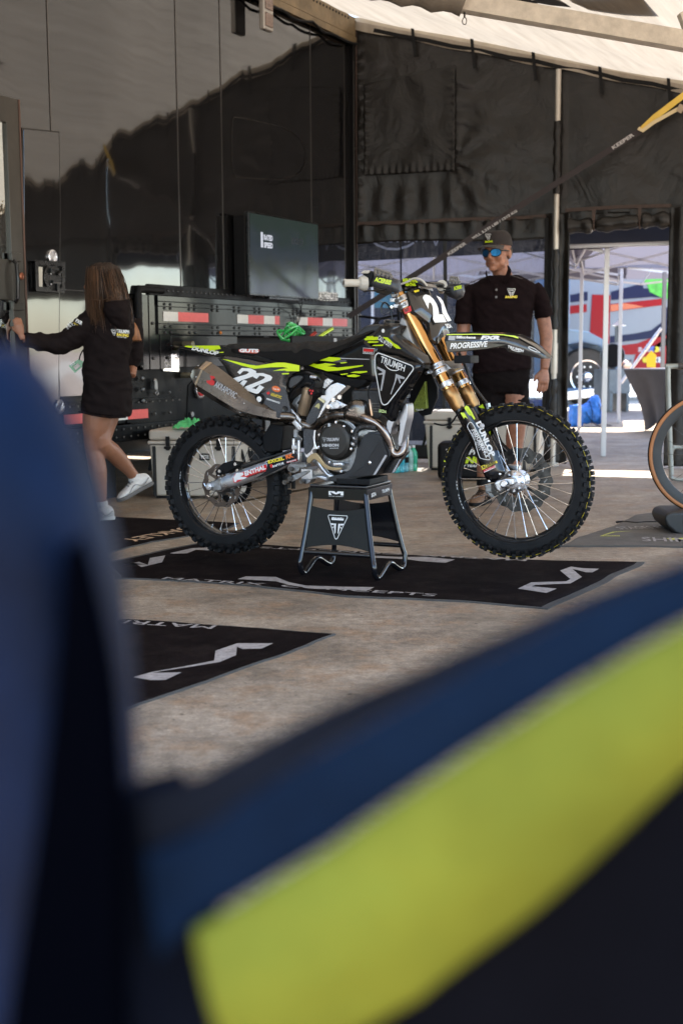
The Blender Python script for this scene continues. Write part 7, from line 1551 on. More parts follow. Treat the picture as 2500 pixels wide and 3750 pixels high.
b = MB(); b.prism([(-.2, .2, .5), (.2, .2, .5), (.21, .28, .93), (.1, .3, .97), (-.1, .3, .97), (-.21, .28, .93)], (0, .02, 0)); b.build('backrest', STR, CHR, bevel=.006)
b = MB(); b.box((0, 0, .46), (.42, .42, .03)); b.build('seat', STR, CHR, bevel=.008)
for sx in (-1, 1):
    for a, c in (((sx * .2, -.22, 0), (sx * .2, .22, .55)), ((sx * .2, .26, 0), (sx * .2, -.18, .46))): b = MB(); b.cyl(a, c, .012, n=8); b.build('leg', MATB, CHR)
# crowd barrier, bicycle and its stand at the right edge
cb = [(2.569,0.055),(2.548,0.887),(2.658,0.905)]
BR = empty('barrier_rail', (0, 0, 0), 0, 'grey tubular rack standing behind the bicycle wheel', 'rack')
GT = mat('grey painted tube', (.30, .31, .28), .4, .3, var=.15)
Y_ = 10.2; w_ = lambda p: px('Y10', p)
l0, l1, l2, l3 = [w_(p) for p in [(2.586,0.063),(2.540,0.826),(2.564,0.898),(2.593,0.909)]]
b = MB(); b.tube(catmull([l0, l1, l2, l3, l3 + Vector((.9, 0, 0)), l3 + Vector((1.0, 0, -.1)), l3 + Vector((1.0, 0, -1.0))]), .020, 12); b.build('outer_frame', GT, BR)
i0, i1, i2, i3 = [w_(p) for p in [(2.674,0.278),(2.610,0.278),(2.581,0.234),(2.586,0.055)]]
b = MB(); b.tube(catmull([i0 + Vector((.8, 0, 0)), i0, i1, i2, i3 + Vector((0, 0, .04)), i3 + Vector((.05, 0, -.03)), i3 + Vector((.5, -.1, -.02))]), .016, 10); b.build('inner_frame', GT, BR)
b = MB(); b.cyl(l3 + Vector((.02, 0, .0)), l3 + Vector((.9, 0, .0)), .027, n=12); b.build('rail_grip', mat('brown grip', (.05, .04, .035), .6), BR)
bw = [(2.110,0.446)][0]
BI = empty('bicycle', (bw[0], 7.3, 0), R(-8), 'black bicycle with tan walled tyre on a black floor stand at the right edge', 'bicycle')
zc = bw[1]; rr0 = .335
b = MB(); b.tube([(rr0 * math.cos(a), 0, zc + rr0 * math.sin(a)) for a in [j * math.pi / 36 for j in range(72)]], .0145, 12, close=True); b.build('tyre', mat('tan tyre wall', (.42, .17, .06), .6, var=.1), BI)
b = MB(); b.tube([((rr0 + .007) * math.cos(a), 0, zc + (rr0 + .007) * math.sin(a)) for a in [j * math.pi / 36 for j in range(72)]], .0105, 10, close=True); b.build('tread', RUBBER, BI)
b = MB(); n_ = 72; A = []
for i in range(n_):
    a = 2 * math.pi * i / n_; A.append([b.bm.verts.new((r * math.cos(a), y, zc + r * math.sin(a))) for r, y in ((rr0 - .010, -.013), (rr0 - .03, -.014), (rr0 - .06, -.006), (rr0 - .062, 0), (rr0 - .06, .006), (rr0 - .03, .014), (rr0 - .010, .013))])
for i in range(n_):
    for j in range(6): b.bm.faces.new((A[i][j], A[i][j + 1], A[(i + 1) % n_][j + 1], A[(i + 1) % n_][j]))
b.build('deep_rim', mat('matt carbon rim', (.028, .028, .027), .5, var=.3), BI, angle=40)
for k in range(20):
    a = 2 * math.pi * k / 20; b = MB(); b.cyl((.02 * math.cos(a + .8), (-1) ** k * .03, zc + .02 * math.sin(a + .8)), ((rr0 - .06) * math.cos(a), 0, zc + (rr0 - .06) * math.sin(a)), .0012, n=5); b.build('spoke', BLACKP, BI)
b = MB(); b.lathe((0, 0, zc), (0, 1, 0), ((-.05, .012), (-.03, .022), (.03, .022), (.05, .012)), n=16); b.build('hub', BLACKP, BI)
b = MB()
for s in (-1, 1): b.tube(catmull([(0, s * .055, zc), (.06, s * .05, zc + .2), (.13, s * .035, zc + .4)]), [.01] * 6 + [.016] * 7, 8)
b.tube([(.13, 0, zc + .38), (.19, 0, zc + .58)], .024, 10); b.tube([(.17, 0, zc + .5), (.75, 0, zc - .06)], .028, 10); b.tube([(.19, 0, zc + .56), (.70, 0, zc + .5)], .022, 10); b.tube([(.70, 0, zc + .6), (.75, 0, zc - .06)], .02, 10); b.tube([(.75, 0, zc - .06), (1.0, .05, zc)], .013, 8); b.tube([(.70, 0, zc + .5), (1.0, .05, zc)], .010, 8); b.build('frame', BLACKP, BI)
b = MB(); b.tube([((rr0) * math.cos(a) + 1.0, 0, zc + rr0 * math.sin(a)) for a in [j * math.pi / 36 for j in range(72)]], .018, 10, close=True); b.build('rear_tyre', RUBBER, BI)
b = MB(); b.tube(catmull([(.19, 0, zc + .6), (.12, -.2, zc + .62), (.05, -.21, zc + .6), (.06, -.21, zc + .5)]), .014, 8); b.tube(catmull([(.19, 0, zc + .6), (.12, .2, zc + .62), (.05, .21, zc + .6), (.06, .21, zc + .5)]), .014, 8); b.build('handlebar', BLACKP, BI)
b = MB(); b.prism([(.58, -.06, zc + .6), (.84, -.07, zc + .61), (.84, .07, zc + .61), (.58, .04, zc + .6)], (0, 0, .03)); b.build('saddle', BLACKP, BI, bevel=.008)
fs = [px('Y7', p) for p in [(1.819,0.088),(1.830,0.119),(1.863,0.132),(1.971,0.133),(2.198,0.129),(2.202,-0.009),(1.935,-0.010),(1.883,0.010),(1.837,0.050)]]
FS = empty('bicycle_stand', (0, 0, 0), 0, 'rounded black floor stand under the bicycle at the right edge', 'stand')
b = MB(); b.prism([Vector((p.x, 7.16, p.z)) for p in fs], (0, .32, 0)); b.build('stand_body', mat('satin black stand', (.018, .018, .018), .45), FS, bevel=.03, seg=3)
ss = [px('Y7', p) for p in [(1.921,0.081),(1.938,0.093),(1.972,0.090),(1.973,0.061)]]
b = MB(); b.prism([Vector((p.x, 7.155, p.z)) for p in ss], (0, .02, 0)); b.build('stand_slot', DRK, FS, bevel=.004)
b = MB(); b.tube([Vector((p.x, 7.15, p.z)) for p in [px('Y7', q) for q in [(1.930,0.081),(1.973,0.058)]]], .006, 6); b.build('stand_lever', DSTEEL, FS)

# ================================================================ PEOPLE
def ell(c, rx, ry, n=28, rot=0, pw=1.0, tilt=0):
    out = []
    for j in range(n):
        a = 2 * math.pi * j / n; ca, sa = math.cos(a), math.sin(a)
        x = rx * math.copysign(abs(ca) ** pw, ca); y = ry * math.copysign(abs(sa) ** pw, sa)
        out.append(Vector((c[0] + x * math.cos(rot) - y * math.sin(rot), c[1] + x * math.sin(rot) + y * math.cos(rot), c[2] + tilt * x)))
    return out
def pair_rings(pairs, Y, ry, rot=0, pw=.85, yo=None, loc=(0, 0), grow=0):
    rs = []
    for i in range(0, len(pairs), 2):
        (xa, za), (xb, zb_) = pairs[i], pairs[i + 1]; k = i // 2; r = ry[k] if hasattr(ry, '__len__') else ry; yy = yo[k] if yo else 0
        hw = abs(xb - xa) / 2 + grow; tl_ = (zb_ - za) / max(xb - xa, 1e-6)
        rs.append(ell(((xa + xb) / 2 - loc[0], Y + yy - loc[1], (za + zb_) / 2), hw, r + grow, rot=rot, pw=pw, tilt=tl_))
    return rs
def hand(b, w, d, n, side, s=1.0, curl=.5, spread=.12):
    """w wrist, d pointing direction, n back-of-hand normal, side +1/-1 for the thumb"""
    w, d, n = Vector(w), Vector(d).normalized(), Vector(n).normalized(); n = (n - d * n.dot(d)).normalized(); t = d.cross(n) * side
    b.tube([w - d * .03, w, w + d * .03 * s, w + d * .07 * s, w + d * .095 * s], [.026 * s, .027 * s, .036 * s, .042 * s, .038 * s], 12, flat=.5, up=n)
    for k, (o, L_, r) in enumerate(((-.030, .068, .0088), (-.010, .078, .0094), (.011, .072, .009), (.030, .056, .008))):
        p = w + d * .09 * s + t * (-o) * s * 1.05; dd = (d + t * (-o) * spread * 20 * .35).normalized(); pts = [p]; c_ = 0
        for j, f in enumerate((.42, .32, .26)):
            c_ += curl * (.5 + .35 * j); v = dd * math.cos(c_) - n * math.sin(c_); p = p + v * L_ * f * s; pts.append(p)
        b.tube(pts, [r * s * 1.08, r * s, r * s * .92, r * s * .7], 8)
    p = w + d * .025 * s + t * .026 * s; v = (d * .75 + t * .6 - n * .25).normalized(); p1 = p + v * .042 * s; v2 = (d * .95 + t * .1 - n * .3).normalized(); b.tube([p, p1, p1 + v2 * .034 * s], [.013 * s, .011 * s, .0085 * s], 8)
def shoe(name, par, ankle, heel, toe, w, m_up, m_sole, lift=.03):
    ankle, heel, toe = Vector(ankle), Vector(heel), Vector(toe); d = (toe - heel); L_ = d.length; d.normalize(); sd = d.cross(Vector((0, 0, 1))).normalized(); up = sd.cross(d)
    if up.z < 0: up = -up
    b = MB(); rs = []
    for t_, ww, h in ((0, .62, .045), (.04, .8, .07), (.18, .85, .085), (.35, .82, .082), (.5, .9, .066), (.68, 1.0, .048), (.85, .92, .036), (.96, .6, .022), (1, .3, .012)):
        c = heel + d * L_ * t_ + up * (.012 + h / 2); rs.append([c + sd * math.cos(a) * w / 2 * ww + up * math.sin(a) * h / 2 * (1.0) * 1.1 for a in [j * .5236 for j in range(12)]])
    b.rings(rs); top = heel + d * L_ * .22 + up * .07; b.tube([top - up * .02, (top * .6 + ankle * .4) + up * .005], [w * .42, w * .36], 12)
    o = fuse(name, b, m_up, par, voxel=.006, smooth=2)
    b = MB(); out = []
    for t_, ww in ((-.02, .5), (.0, .75), (.1, .9), (.3, .85), (.5, .88), (.7, 1.06), (.88, .98), (.98, .66), (1.03, .25)): out.append((t_, ww))
    pts = [heel + d * L_ * t_ + sd * w / 2 * ww for t_, ww in out] + [heel + d * L_ * t_ - sd * w / 2 * ww for t_, ww in out[::-1]]
    b.prism([p + up * .024 for p in pts], -up * .024); b.build('sole', m_sole, o, bevel=.006)
    b = MB()
    for k in range(4): c = heel + d * L_ * (.42 + k * .07) + up * (.088 - k * .008); b.tube([c - sd * w * .26, c + up * .006, c + sd * w * .26], .0035, 5)
    for sg in (-1, 1): 
        b.tube(catmull([heel + d * L_ * .08 + up * .06 + sd * sg * w * .41, heel + d * L_ * .3 + up * .035 + sd * sg * w * .45, heel + d * L_ * .5 + up * .06 + sd * sg * w * .42, heel + d * L_ * .72 + up * .03 + sd * sg * w * .49]), .006, 6, flat=.5)
    b.build('overlay', SHOEG if m_up is SHOEW else MATB, o)
    return o

# ---- the man
MX, MY = 1.09, 8.75
MAN = empty('person', (MX, MY, 0), 0, 'man in black team polo, cap and mirrored blue sunglasses standing behind the bike', 'person')
def W(p, dy=0): return Vector((p[0] - MX, dy, p[1]))
tors = [(0.995,1.542),(1.201,1.540),(0.949,1.516),(1.239,1.520),(0.890,1.487),(1.295,1.491),(0.867,1.456),(1.320,1.459),(0.873,1.401),(1.311,1.404),(0.891,1.328),(1.297,1.328),(0.898,1.241),(1.289,1.238),(0.901,1.139),(1.285,1.136),(0.902,1.036),(1.286,1.040),(0.900,0.948),(1.290,0.954),(0.894,0.884),(1.289,0.916)]
ry_ = [.075, .09, .105, .12, .135, .14, .135, .135, .138, .14, .142]
b = MB(); b.rings(pair_rings(tors, 0, ry_, loc=(MX, 0), pw=.8))
slL = [(0.890,1.466),(0.858,1.415),(0.841,1.343),(0.836,1.278),(0.833,1.224)]; slR = [(1.298,1.467),(1.331,1.427),(1.354,1.369),(1.369,1.310),(1.380,1.264)]
b.tube([W(p) for p in slL], [.052, .064, .066, .068, .074], 18, flat=.9); b.tube([W(p) for p in slR], [.052, .062, .062, .062, .068], 18, flat=.9)
ps = fuse('polo_shirt', b, CLOTH, MAN, voxel=.009, smooth=3, disp=.009, dscale=.14)
# collar and placket
cl_ = [(1.108,1.606),(1.138,1.572),(1.136,1.531),(1.088,1.474),(1.074,1.504),(1.105,1.550)]
for q, nm in (([(1.109,1.606),(1.122,1.595),(1.138,1.567),(1.127,1.529),(1.091,1.473),(1.074,1.504),(1.102,1.541),(1.113,1.577)], 'collar'), ([(0.970,1.571),(0.965,1.541),(0.982,1.505),(0.989,1.474),(0.999,1.491),(0.995,1.512),(0.982,1.525),(0.975,1.550)], 'collar')):
    b = MB(); b.prism([Vector((p[0] - MX, -.125 - (.02 if i % 8 in (4, 3) else 0) + (.03 if p[1] > 1.62 else 0), p[1])) for i, p in enumerate(q)], (0, .022, 0)); b.build('collar', CLOTH, ps, bevel=.006)
for u in [(1.036,1.440),(1.035,1.393)]: b = MB(); b.lathe((u[0] - MX, -.142, u[1]), (0, -1, 0), ((0, .008), (.003, .008), (.0035, .004), (.002, .001)), n=14); b.build('button', mat('grey button', (.12, .11, .11), .4), ps)
b = MB(); b.prism([Vector((p[0] - MX, -.137, p[1])) for p in [(1.022,1.478),(1.049,1.482),(1.048,1.375),(1.024,1.375)]], (0, .006, 0)); b.build('placket', CLOTH, ps, bevel=.002)
PLANES['shirt'] = ('world', (0, -.150, 0), (1, 0, 0), (0, 0, 1))
def sh(p): return (p[0] - MX, p[1])
cS = sh([(1.134,1.420)][0]); shield('shirt', cS, .052, WHITE, ps, off=.003, lw=.05)
text('RACING', 'shirt', sh([(1.092,1.384)][0]), sh([(1.170,1.385)][0]), .016, YEL, ps, off=.004, bold=.06, shear=.3)
PLANES['sleeve'] = ('world', (0, -.062, 0), (1, .35, 0), (0, 0, 1))
for s_, a, c, h in (('TRIUMPH', "1", "2", .012),): 
    text('TRIUMPH', 'sleeve', sh([(1.356,1.321)][0]), sh([(1.393,1.325)][0]), .013, WHITE, ps, off=.006); text('PROX', 'sleeve', sh([(1.354,1.340)][0]), sh([(1.380,1.348)][0]), .012, WHITE, ps, off=.008, shear=.2); text('FXR', 'sleeve', sh([(1.317,1.437)][0]), sh([(1.335,1.441)][0]), .022, WHITE, ps, off=.012); text('EVANS', 'sleeve', sh([(1.352,1.362)][0]), sh([(1.375,1.367)][0]), .012, WHITE, ps, off=.01)
b = MB()
for q in ([(1.132,1.531),(1.182,1.520),(1.233,1.503),(1.268,1.485)], [(0.962,1.517),(0.916,1.505),(0.865,1.483),(0.835,1.461)]): b.tube([Vector((p[0] - MX, -.10 + .02 * i, p[1] + .005)) for i, p in enumerate(q)], .003, 5)
b.build('shoulder_seam', mat('seam cloth', (.05, .04, .04), .8), ps)
# shorts
b = MB(); sht = [(0.900,0.928),(1.287,0.931),(0.900,0.875),(1.285,0.878),(0.903,0.816),(1.277,0.819),(0.913,0.757),(1.268,0.754)]; b.rings(pair_rings(sht, 0, [.135, .135, .135, .12], loc=(MX, 0), pw=.85))
lgL = [(1.013,0.786),(1.002,0.712),(0.997,0.638),(0.991,0.556)]; lgR = [(1.173,0.792),(1.186,0.711),(1.193,0.636),(1.196,0.555)]
b.tube([W(p) for p in lgL], [.105, .105, .10, .098], 20, flat=1.0); b.tube([W(p, .02) for p in lgR], [.105, .10, .095, .092], 20)
fuse('shorts', b, CLOTH2, MAN, voxel=.010, smooth=3, disp=.007, dscale=.12)
# body: head, neck, torso core, arms, hands, legs in one skin
hc = [(1.058,1.691)][0]; HC = W(hc, -.02); HR = Matrix.Rotation(R(-36), 3, 'Z') @ Matrix.Rotation(R(6), 3, 'X')
def h_(x, y, z): return HC + HR @ Vector((x, y, z)) * 1.06
b = MB()
def hb_(c, r): b.ball(h_(*c), tuple(k * 1.06 for k in r), 18, 12, mtx=HR)
hb_((0, .010, .035), (.074, .096, .095)); hb_((0, -.022, -.015), (.066, .074, .082)); hb_((0, -.030, -.070), (.054, .056, .040)); hb_((0, -.074, -.094), (.026, .020, .020)); hb_((0, -.078, .030), (.052, .022, .016))
for s in (-1, 1): hb_((s * .038, -.066, -.022), (.028, .024, .026)); hb_((s * .078, .012, -.012), (.009, .020, .032)); hb_((s * .048, -.03, -.062), (.020, .035, .030)); hb_((s * .011, -.100, -.036), (.010, .012, .008))
b.tube([h_(0, -.088, .018), h_(0, -.103, -.008), h_(0, -.116, -.030)], [.009, .012, .0135], 10)
hb_((0, -.090, -.060), (.026, .012, .0055)); hb_((0, -.088, -.069), (.022, .012, .006)); hb_((0, -.088, -.051), (.022, .012, .006))
nk = [(1.097,1.630),(1.107,1.580),(1.107,1.501)]
b.tube([h_(0, .02, -.02), h_(0, .02, -.09), W(nk[2], .01) + Vector((0, 0, .0)), W(nk[2], .01) - Vector((0, 0, .08))], [.055, .060, .068, .09], 20)
b.rings(pair_rings(tors[4:], 0, [r - .03 for r in ry_[2:]], loc=(MX, 0), pw=.85, grow=-.02))
aL = [(0.891,1.444),(0.841,1.328),(0.836,1.227),(0.828,1.132),(0.816,1.022),(0.793,0.920)]; aR = [(1.302,1.441),(1.356,1.325),(1.373,1.245),(1.391,1.135),(1.388,1.048),(1.384,0.974),(1.376,0.916)]
b.tube([W(p, [0, 0, 0, -.01, -.04, -.06][i]) for i, p in enumerate(aL)], [.045, .05, .048, .043, .036, .026], 16); b.tube([W(p, [0, 0, 0, -.01, -.02, -.03, -.04][i]) for i, p in enumerate(aR)], [.036, .042, .048, .045, .041, .034, .028], 16)
hand(b, W(aR[-1], -.04), (-.08, -.08, -1), (.35, -1, .05), 1, s=1.05, curl=.28); hand(b, W(aL[-1], -.06), (.05, -.12, -1), (-.4, -1, 0), -1, s=1.0, curl=.4)
lL = [(1.013,0.756),(0.997,0.608),(0.992,0.519),(0.986,0.400),(0.980,0.265),(0.977,0.100)]; lR = [(1.177,0.755),(1.193,0.607),(1.197,0.533),(1.192,0.443),(1.190,0.294),(1.198,0.114)]
b.tube([W(p, [0, 0, 0, .02, .03, .03][i]) for i, p in enumerate(lL)], [.09, .075, .062, .060, .050, .038], 16); b.tube([W(p, [0, 0, 0, .03, .05, .05][i]) for i, p in enumerate(lR)], [.09, .078, .066, .064, .052, .04], 16)
body_m = fuse('body', b, SKIN, MAN, voxel=.0065, smooth=2)
for p, sx in ((lL[-1], -1), (lR[-1], .4)):
    an = W(p, .03); shoe('shoe', MAN, an + Vector((0, 0, .05)), (an.x + .03, an.y + .04, .0), (an.x - (.09 if sx < 0 else .03), an.y - .23, .0), .10, SHOEB, MATB)
    b = MB(); b.tube([an + Vector((0, 0, .02)), an + Vector((0, 0, .08))], .046, 14); b.build('sock', MATB, MAN)
# mouth line, moustache shade of stubble, hair at the sides
b = MB(); b.tube([h_(-.022, -.0985, -.060), h_(0, -.1035, -.0595), h_(.022, -.0985, -.060)], .0022, 6); b.build('lip_line', mat('dark lip', (.20, .06, .045), .5), MAN)
b = MB(); b.ball(h_(0, .045, .0), (.074 * 1.06, .066 * 1.06, .065), 16, 10, mtx=HR); b.build('hair', mat('dark cropped hair', (.035, .022, .015), .7, var=.4, vscale=60, bump=.6), MAN)
# sunglasses
b = MB()
for s in (-1, 1):
    pts = [h_(s * .036 + .029 * math.cos(a) * (1 if True else 1), -.103 + .010 * abs((s * .036 + .029 * math.cos(a)) / .06) ** 2 * 2, .004 + .022 * math.copysign(abs(math.sin(a)) ** .75, math.sin(a))) for a in [j * .3927 for j in range(16)]]; b.prism(pts, HR @ Vector((0, .004, 0)))
gl_ = b.build('sunglass_lens', mat('mirrored blue lens', (.008, .07, .17), .05, .95, var=.9, vscale=14), MAN)
gl_['kind'] = 'thing'; del gl_['kind']
b = MB()
for s in (-1, 1):
    b.tube([h_(s * .036 + .031 * math.cos(a), -.103 + .010 * abs((s * .036 + .031 * math.cos(a)) / .06) ** 2 * 2, .004 + .024 * math.copysign(abs(math.sin(a)) ** .75, math.sin(a))) for a in [j * .3927 for j in range(16)]], .0032, 6, close=True)
    b.tube([h_(s * .068, -.084, .014), h_(s * .078, -.03, .012), h_(s * .080, .02, .004)], [.0055, .0045, .004], 8)
b.tube([h_(-.01, -.106, .012), h_(.01, -.106, .012)], .004, 6); b.build('sunglass_frame', BLACKP, MAN)
# cap
CAP = mat('dark brown cap cloth', (.015, .010, .009), .85, var=.2, bump=.4, bscale=90)
b = MB(); rs = []
for k in range(10):
    t_ = k / 9; z = .040 + .098 * math.sin(t_ * math.pi / 2); r = math.cos(t_ * math.pi / 2) ** .55 + .02; rs.append([h_(.084 * r * math.cos(a), .004 + .108 * r * math.sin(a) + (.006 if False else 0), z + (.018 * max(0, -math.sin(a)) * (1 - t_))) for a in [j * .2094 for j in range(30)]])
b.rings(rs); cp_ = b.build('cap', CAP, MAN, angle=70)
b = MB(); n_ = 14; top_, bot_ = [], []
for k in range(n_ + 1):
    a = math.pi * (k / n_); x = .082 * math.cos(a); top_.append((x, -.075 - .088 * math.sin(a) ** .8, .052 - .02 * (x / .08) ** 2 - .004)); bot_.append((x * .98, -.060 - .03 * math.sin(a), .058 - .012 * (x / .08) ** 2))
A = []
for t_, q in zip(top_, bot_): A.append([b.bm.verts.new(h_(q[0], q[1], q[2])), b.bm.verts.new(h_(*t_)), b.bm.verts.new(h_(t_[0], t_[1], t_[2] - .006)), b.bm.verts.new(h_(q[0], q[1], q[2] - .006))])
for i in range(n_):
    for j in range(4): b.bm.faces.new((A[i][j], A[i + 1][j], A[i + 1][(j + 1) % 4], A[i][(j + 1) % 4]))
b.build('brim', mat('cap brim', (.05, .042, .04), .8), cp_, angle=50)
fx = HR @ Vector((1, 0, 0)); fz = HR @ Vector((0, -.15, 1)).normalized()
PLANES['capf'] = ('world', tuple(h_(0, -.1085, .085)), tuple(fx), tuple(fz))
shield('capf', (.0, .018), .042, WHITE, cp_, off=.004, lw=.05); text('RACING', 'capf', (-.028, -.018), (.028, -.018), .013, NEON, cp_, off=.006, bold=.06, shear=.3)

# ---- the woman
GX, GY = -1.53, 7.97
GIRL = empty('person', (GX, GY, 0), 0, 'woman in a dark hooded team jacket and white trainers holding the trailer door', 'person')
def G(p, dy=0): return Vector((p[0] - GX, dy, p[1]))
gt = [(-1.487,1.347),(-1.296,1.356),(-1.518,1.310),(-1.271,1.308),(-1.535,1.265),(-1.272,1.264),(-1.549,1.213),(-1.271,1.212),(-1.564,1.161),(-1.273,1.160),(-1.574,1.102),(-1.284,1.100),(-1.582,1.042),(-1.298,1.040),(-1.586,0.982),(-1.306,0.981),(-1.589,0.907),(-1.301,0.906),(-1.591,0.832),(-1.295,0.830),(-1.595,0.757),(-1.296,0.755),(-1.600,0.689),(-1.309,0.668),(-1.602,0.680),(-1.314,0.649)]
b = MB(); b.rings(pair_rings(gt, 0, [.07, .10, .115, .12, .12, .115, .112, .112, .118, .125, .13, .13, .128], loc=(GX, 0), pw=.85))
gs = [(-1.501,1.250),(-1.555,1.214),(-1.602,1.169),(-1.656,1.121),(-1.713,1.099),(-1.784,1.103),(-1.851,1.115),(-1.911,1.130)]; gsy = [0, -.02, -.04, -.05, -.06, -.08, -.12, -.16]
b.tube(catmull([G(p, y) for p, y in zip(gs, gsy)], 4), [(.078, .076, .070, .064, .060, .054, .047, .040)[min(7, i // 4)] for i in range(29)], 18)
gr = [(-1.299,1.249),(-1.286,1.160),(-1.277,1.078),(-1.287,1.003),(-1.299,0.958)]; b.tube([G(p, .10) for p in gr], [.06, .06, .052, .045, .038], 16)
jk = fuse('jacket', b, JACKET, GIRL, voxel=.009, smooth=3, disp=.010, dscale=.13)
b = MB(); hdq = [(-1.431,1.346),(-1.277,1.360),(-1.440,1.309),(-1.269,1.308),(-1.422,1.265),(-1.270,1.264),(-1.390,1.220),(-1.277,1.219),(-1.360,1.190),(-1.301,1.182)]; b.rings(pair_rings(hdq, 0, [.07, .09, .085, .06, .03], loc=(GX, .09), pw=.9)); fuse('hood', b, JACKET, jk, voxel=.009, smooth=3, disp=.008, dscale=.1)
b = MB(); hm = [(-1.602,0.688),(-1.512,0.666),(-1.414,0.650),(-1.314,0.651)]; b.tube([G(p, -.12 - .01 * math.sin(i)) for i, p in enumerate(hm)], .006, 6); b.build('hem_seam', JACKET, jk)
PLANES['gback'] = ('world', (0, -.128, 0), (1, .15, 0), (0, 0, 1))
gg = lambda p: (p[0] - GX, p[1])
shield('gback', gg([(-1.374,1.166)][0]), .034, WHITE, jk, off=.012, lw=.05)
text('TRIUMPH', 'gback', gg([(-1.355,1.163)][0]), gg([(-1.284,1.157)][0]), .022, WHITE, jk, off=.012, bold=.04, shear=-.1); text('RACING', 'gback', gg([(-1.359,1.145)][0]), gg([(-1.290,1.137)][0]), .018, YEL, jk, off=.012, bold=.05); text('FACTORY TEAM', 'gback', gg([(-1.356,1.136)][0]), gg([(-1.302,1.130)][0]), .006, WHITE, jk, off=.012)
PLANES['garm'] = ('world', (0, -.098, 0), (1, -.1, 0), (0, .0, 1))
text('FXR', 'garm', gg([(-1.608,1.232)][0]), gg([(-1.569,1.210)][0]), .022, WHITE, jk, off=.012, bold=.05); text('RACING', 'garm', gg([(-1.619,1.221)][0]), gg([(-1.585,1.200)][0]), .008, YEL, jk, off=.012); text('FLY', 'garm', gg([(-1.645,1.222)][0]), gg([(-1.601,1.197)][0]), .010, WHITE, jk, off=.012); text('MOTUL', 'garm', gg([(-1.659,1.214)][0]), gg([(-1.631,1.184)][0]), .014, WHITE, jk, off=.012, bold=.04); text('EVANS', 'garm', gg([(-1.667,1.198)][0]), gg([(-1.643,1.168)][0]), .012, WHITE, jk, off=.012)
# body skin
b = MB()
lg1 = [(-1.502,0.726),(-1.508,0.651),(-1.518,0.575),(-1.533,0.499),(-1.535,0.438),(-1.524,0.377),(-1.516,0.308),(-1.507,0.209),(-1.503,0.132),(-1.502,0.094)]; lr = [.080, .092, .084, .066, .054, .056, .058, .044, .036, .036]
b.tube(catmull([G(p, -.02) for p in lg1], 3), [lr[min(9, i // 3)] + (lr[min(9, i // 3 + 1)] - lr[min(9, i // 3)]) * (i % 3) / 3 for i in range(28)], 20)
lg2 = [(-1.457,0.726),(-1.467,0.650),(-1.485,0.560),(-1.481,0.484),(-1.443,0.430),(-1.399,0.361),(-1.355,0.292),(-1.326,0.242)]; lr2 = [.078, .085, .072, .058, .058, .052, .038, .034]
b.tube(catmull([G(p, [.05, .03, .0, -.02, .06, .14, .2, .24][i]) for i, p in enumerate(lg2)], 3), [lr2[min(7, i // 3)] + (lr2[min(7, i // 3 + 1)] - lr2[min(7, i // 3)]) * (i % 3) / 3 for i in range(22)], 18)
b.rings(pair_rings(gt[4:], 0, [.08] * 11, loc=(GX, 0), grow=-.03))
hd_ = G([(-1.454,1.450)][0]); b.ball(hd_, (.082, .10, .115), 18, 12, mtx=Matrix.Rotation(R(60), 3, 'Z')); b.ball(hd_ + Vector((-.07, .03, -.02)), (.04, .05, .07), 14, 10); b.ball(hd_ + Vector((-.112, .03, -.005)), (.012, .012, .018)); b.tube([hd_ + Vector((0, 0, -.05)), hd_ + Vector((.02, 0, -.22))], .05, 16)
b.tube(catmull([G(p, y) for p, y in zip(gs, gsy)], 4), [.04] * 20 + [.036] * 6 + [.026] * 3, 14)
hw = G([(-1.919,1.153)][0], -.185); hand(b, hw, (-.22, -.05, 1), (.35, -1, .1), -1, s=.72, curl=.35, spread=.1)
b.tube([G(gr[-1], .1), G(gr[-1], .08) + Vector((0, -.03, -.06))], [.03, .026], 10); 
fuse('body', b, SKIN2, GIRL, voxel=.0065, smooth=2)
an1 = G([(-1.505,0.094)][0], -.02); s1a, s1b = G([(-1.421,0.012)][0]), G([(-1.589,-0.002)][0])
shoe('trainer', GIRL, an1, (s1a.x - .012, -.0, .004), (s1b.x - .02, -.12, .0), .092, SHOEW, mat('white foam sole', (.66, .64, .60), .6))
an2 = G([(-1.326,0.242)][0], .24); h2_, t2_ = G([(-1.228,0.195)][0], .30), G([(-1.422,0.097)][0], .16)
shoe('trainer', GIRL, an2, h2_, t2_, .092, SHOEW, mat('dark worn sole', (.12, .11, .10), .7))
for p, y in (([(-1.502,0.109)][0], -.02), ([(-1.332,0.254)][0], .235)): b = MB(); c_ = G(p, y); b.tube([c_ + Vector((0, 0, .012)), c_ + Vector((.004, 0, -.03))], .041, 14); b.build('sock', SHOEW, GIRL)
# hair: a shaped mass plus loose strands
b = MB(); hq = [(-1.484,1.588),(-1.401,1.591),(-1.525,1.572),(-1.368,1.571),(-1.545,1.539),(-1.345,1.541),(-1.554,1.495),(-1.331,1.493),(-1.560,1.443),(-1.320,1.442),(-1.558,1.399),(-1.308,1.397),(-1.547,1.362),(-1.292,1.367),(-1.514,1.325),(-1.319,1.331),(-1.492,1.302),(-1.417,1.302)]; b.rings(pair_rings(hq, 0, [.03, .075, .095, .105, .108, .105, .10, .085, .04], loc=(GX, 0), pw=.95))
hair = fuse('hair', b, HAIR, GIRL, voxel=.009, smooth=3)
me = hair.data
for v in me.vertices:
    a = math.atan2(v.co.y, v.co.x - hd_.x); v.co += v.normal * (.0022 * math.sin(a * 46 + noise.noise(Vector((v.co.z * 9, a, 0))) * 6) + .006 * noise.noise(Vector((a * 7, v.co.z * 3, 0))))
random.seed(11)
HB = mat('mid brown hair strand', (.065, .034, .018), .4, var=.3)
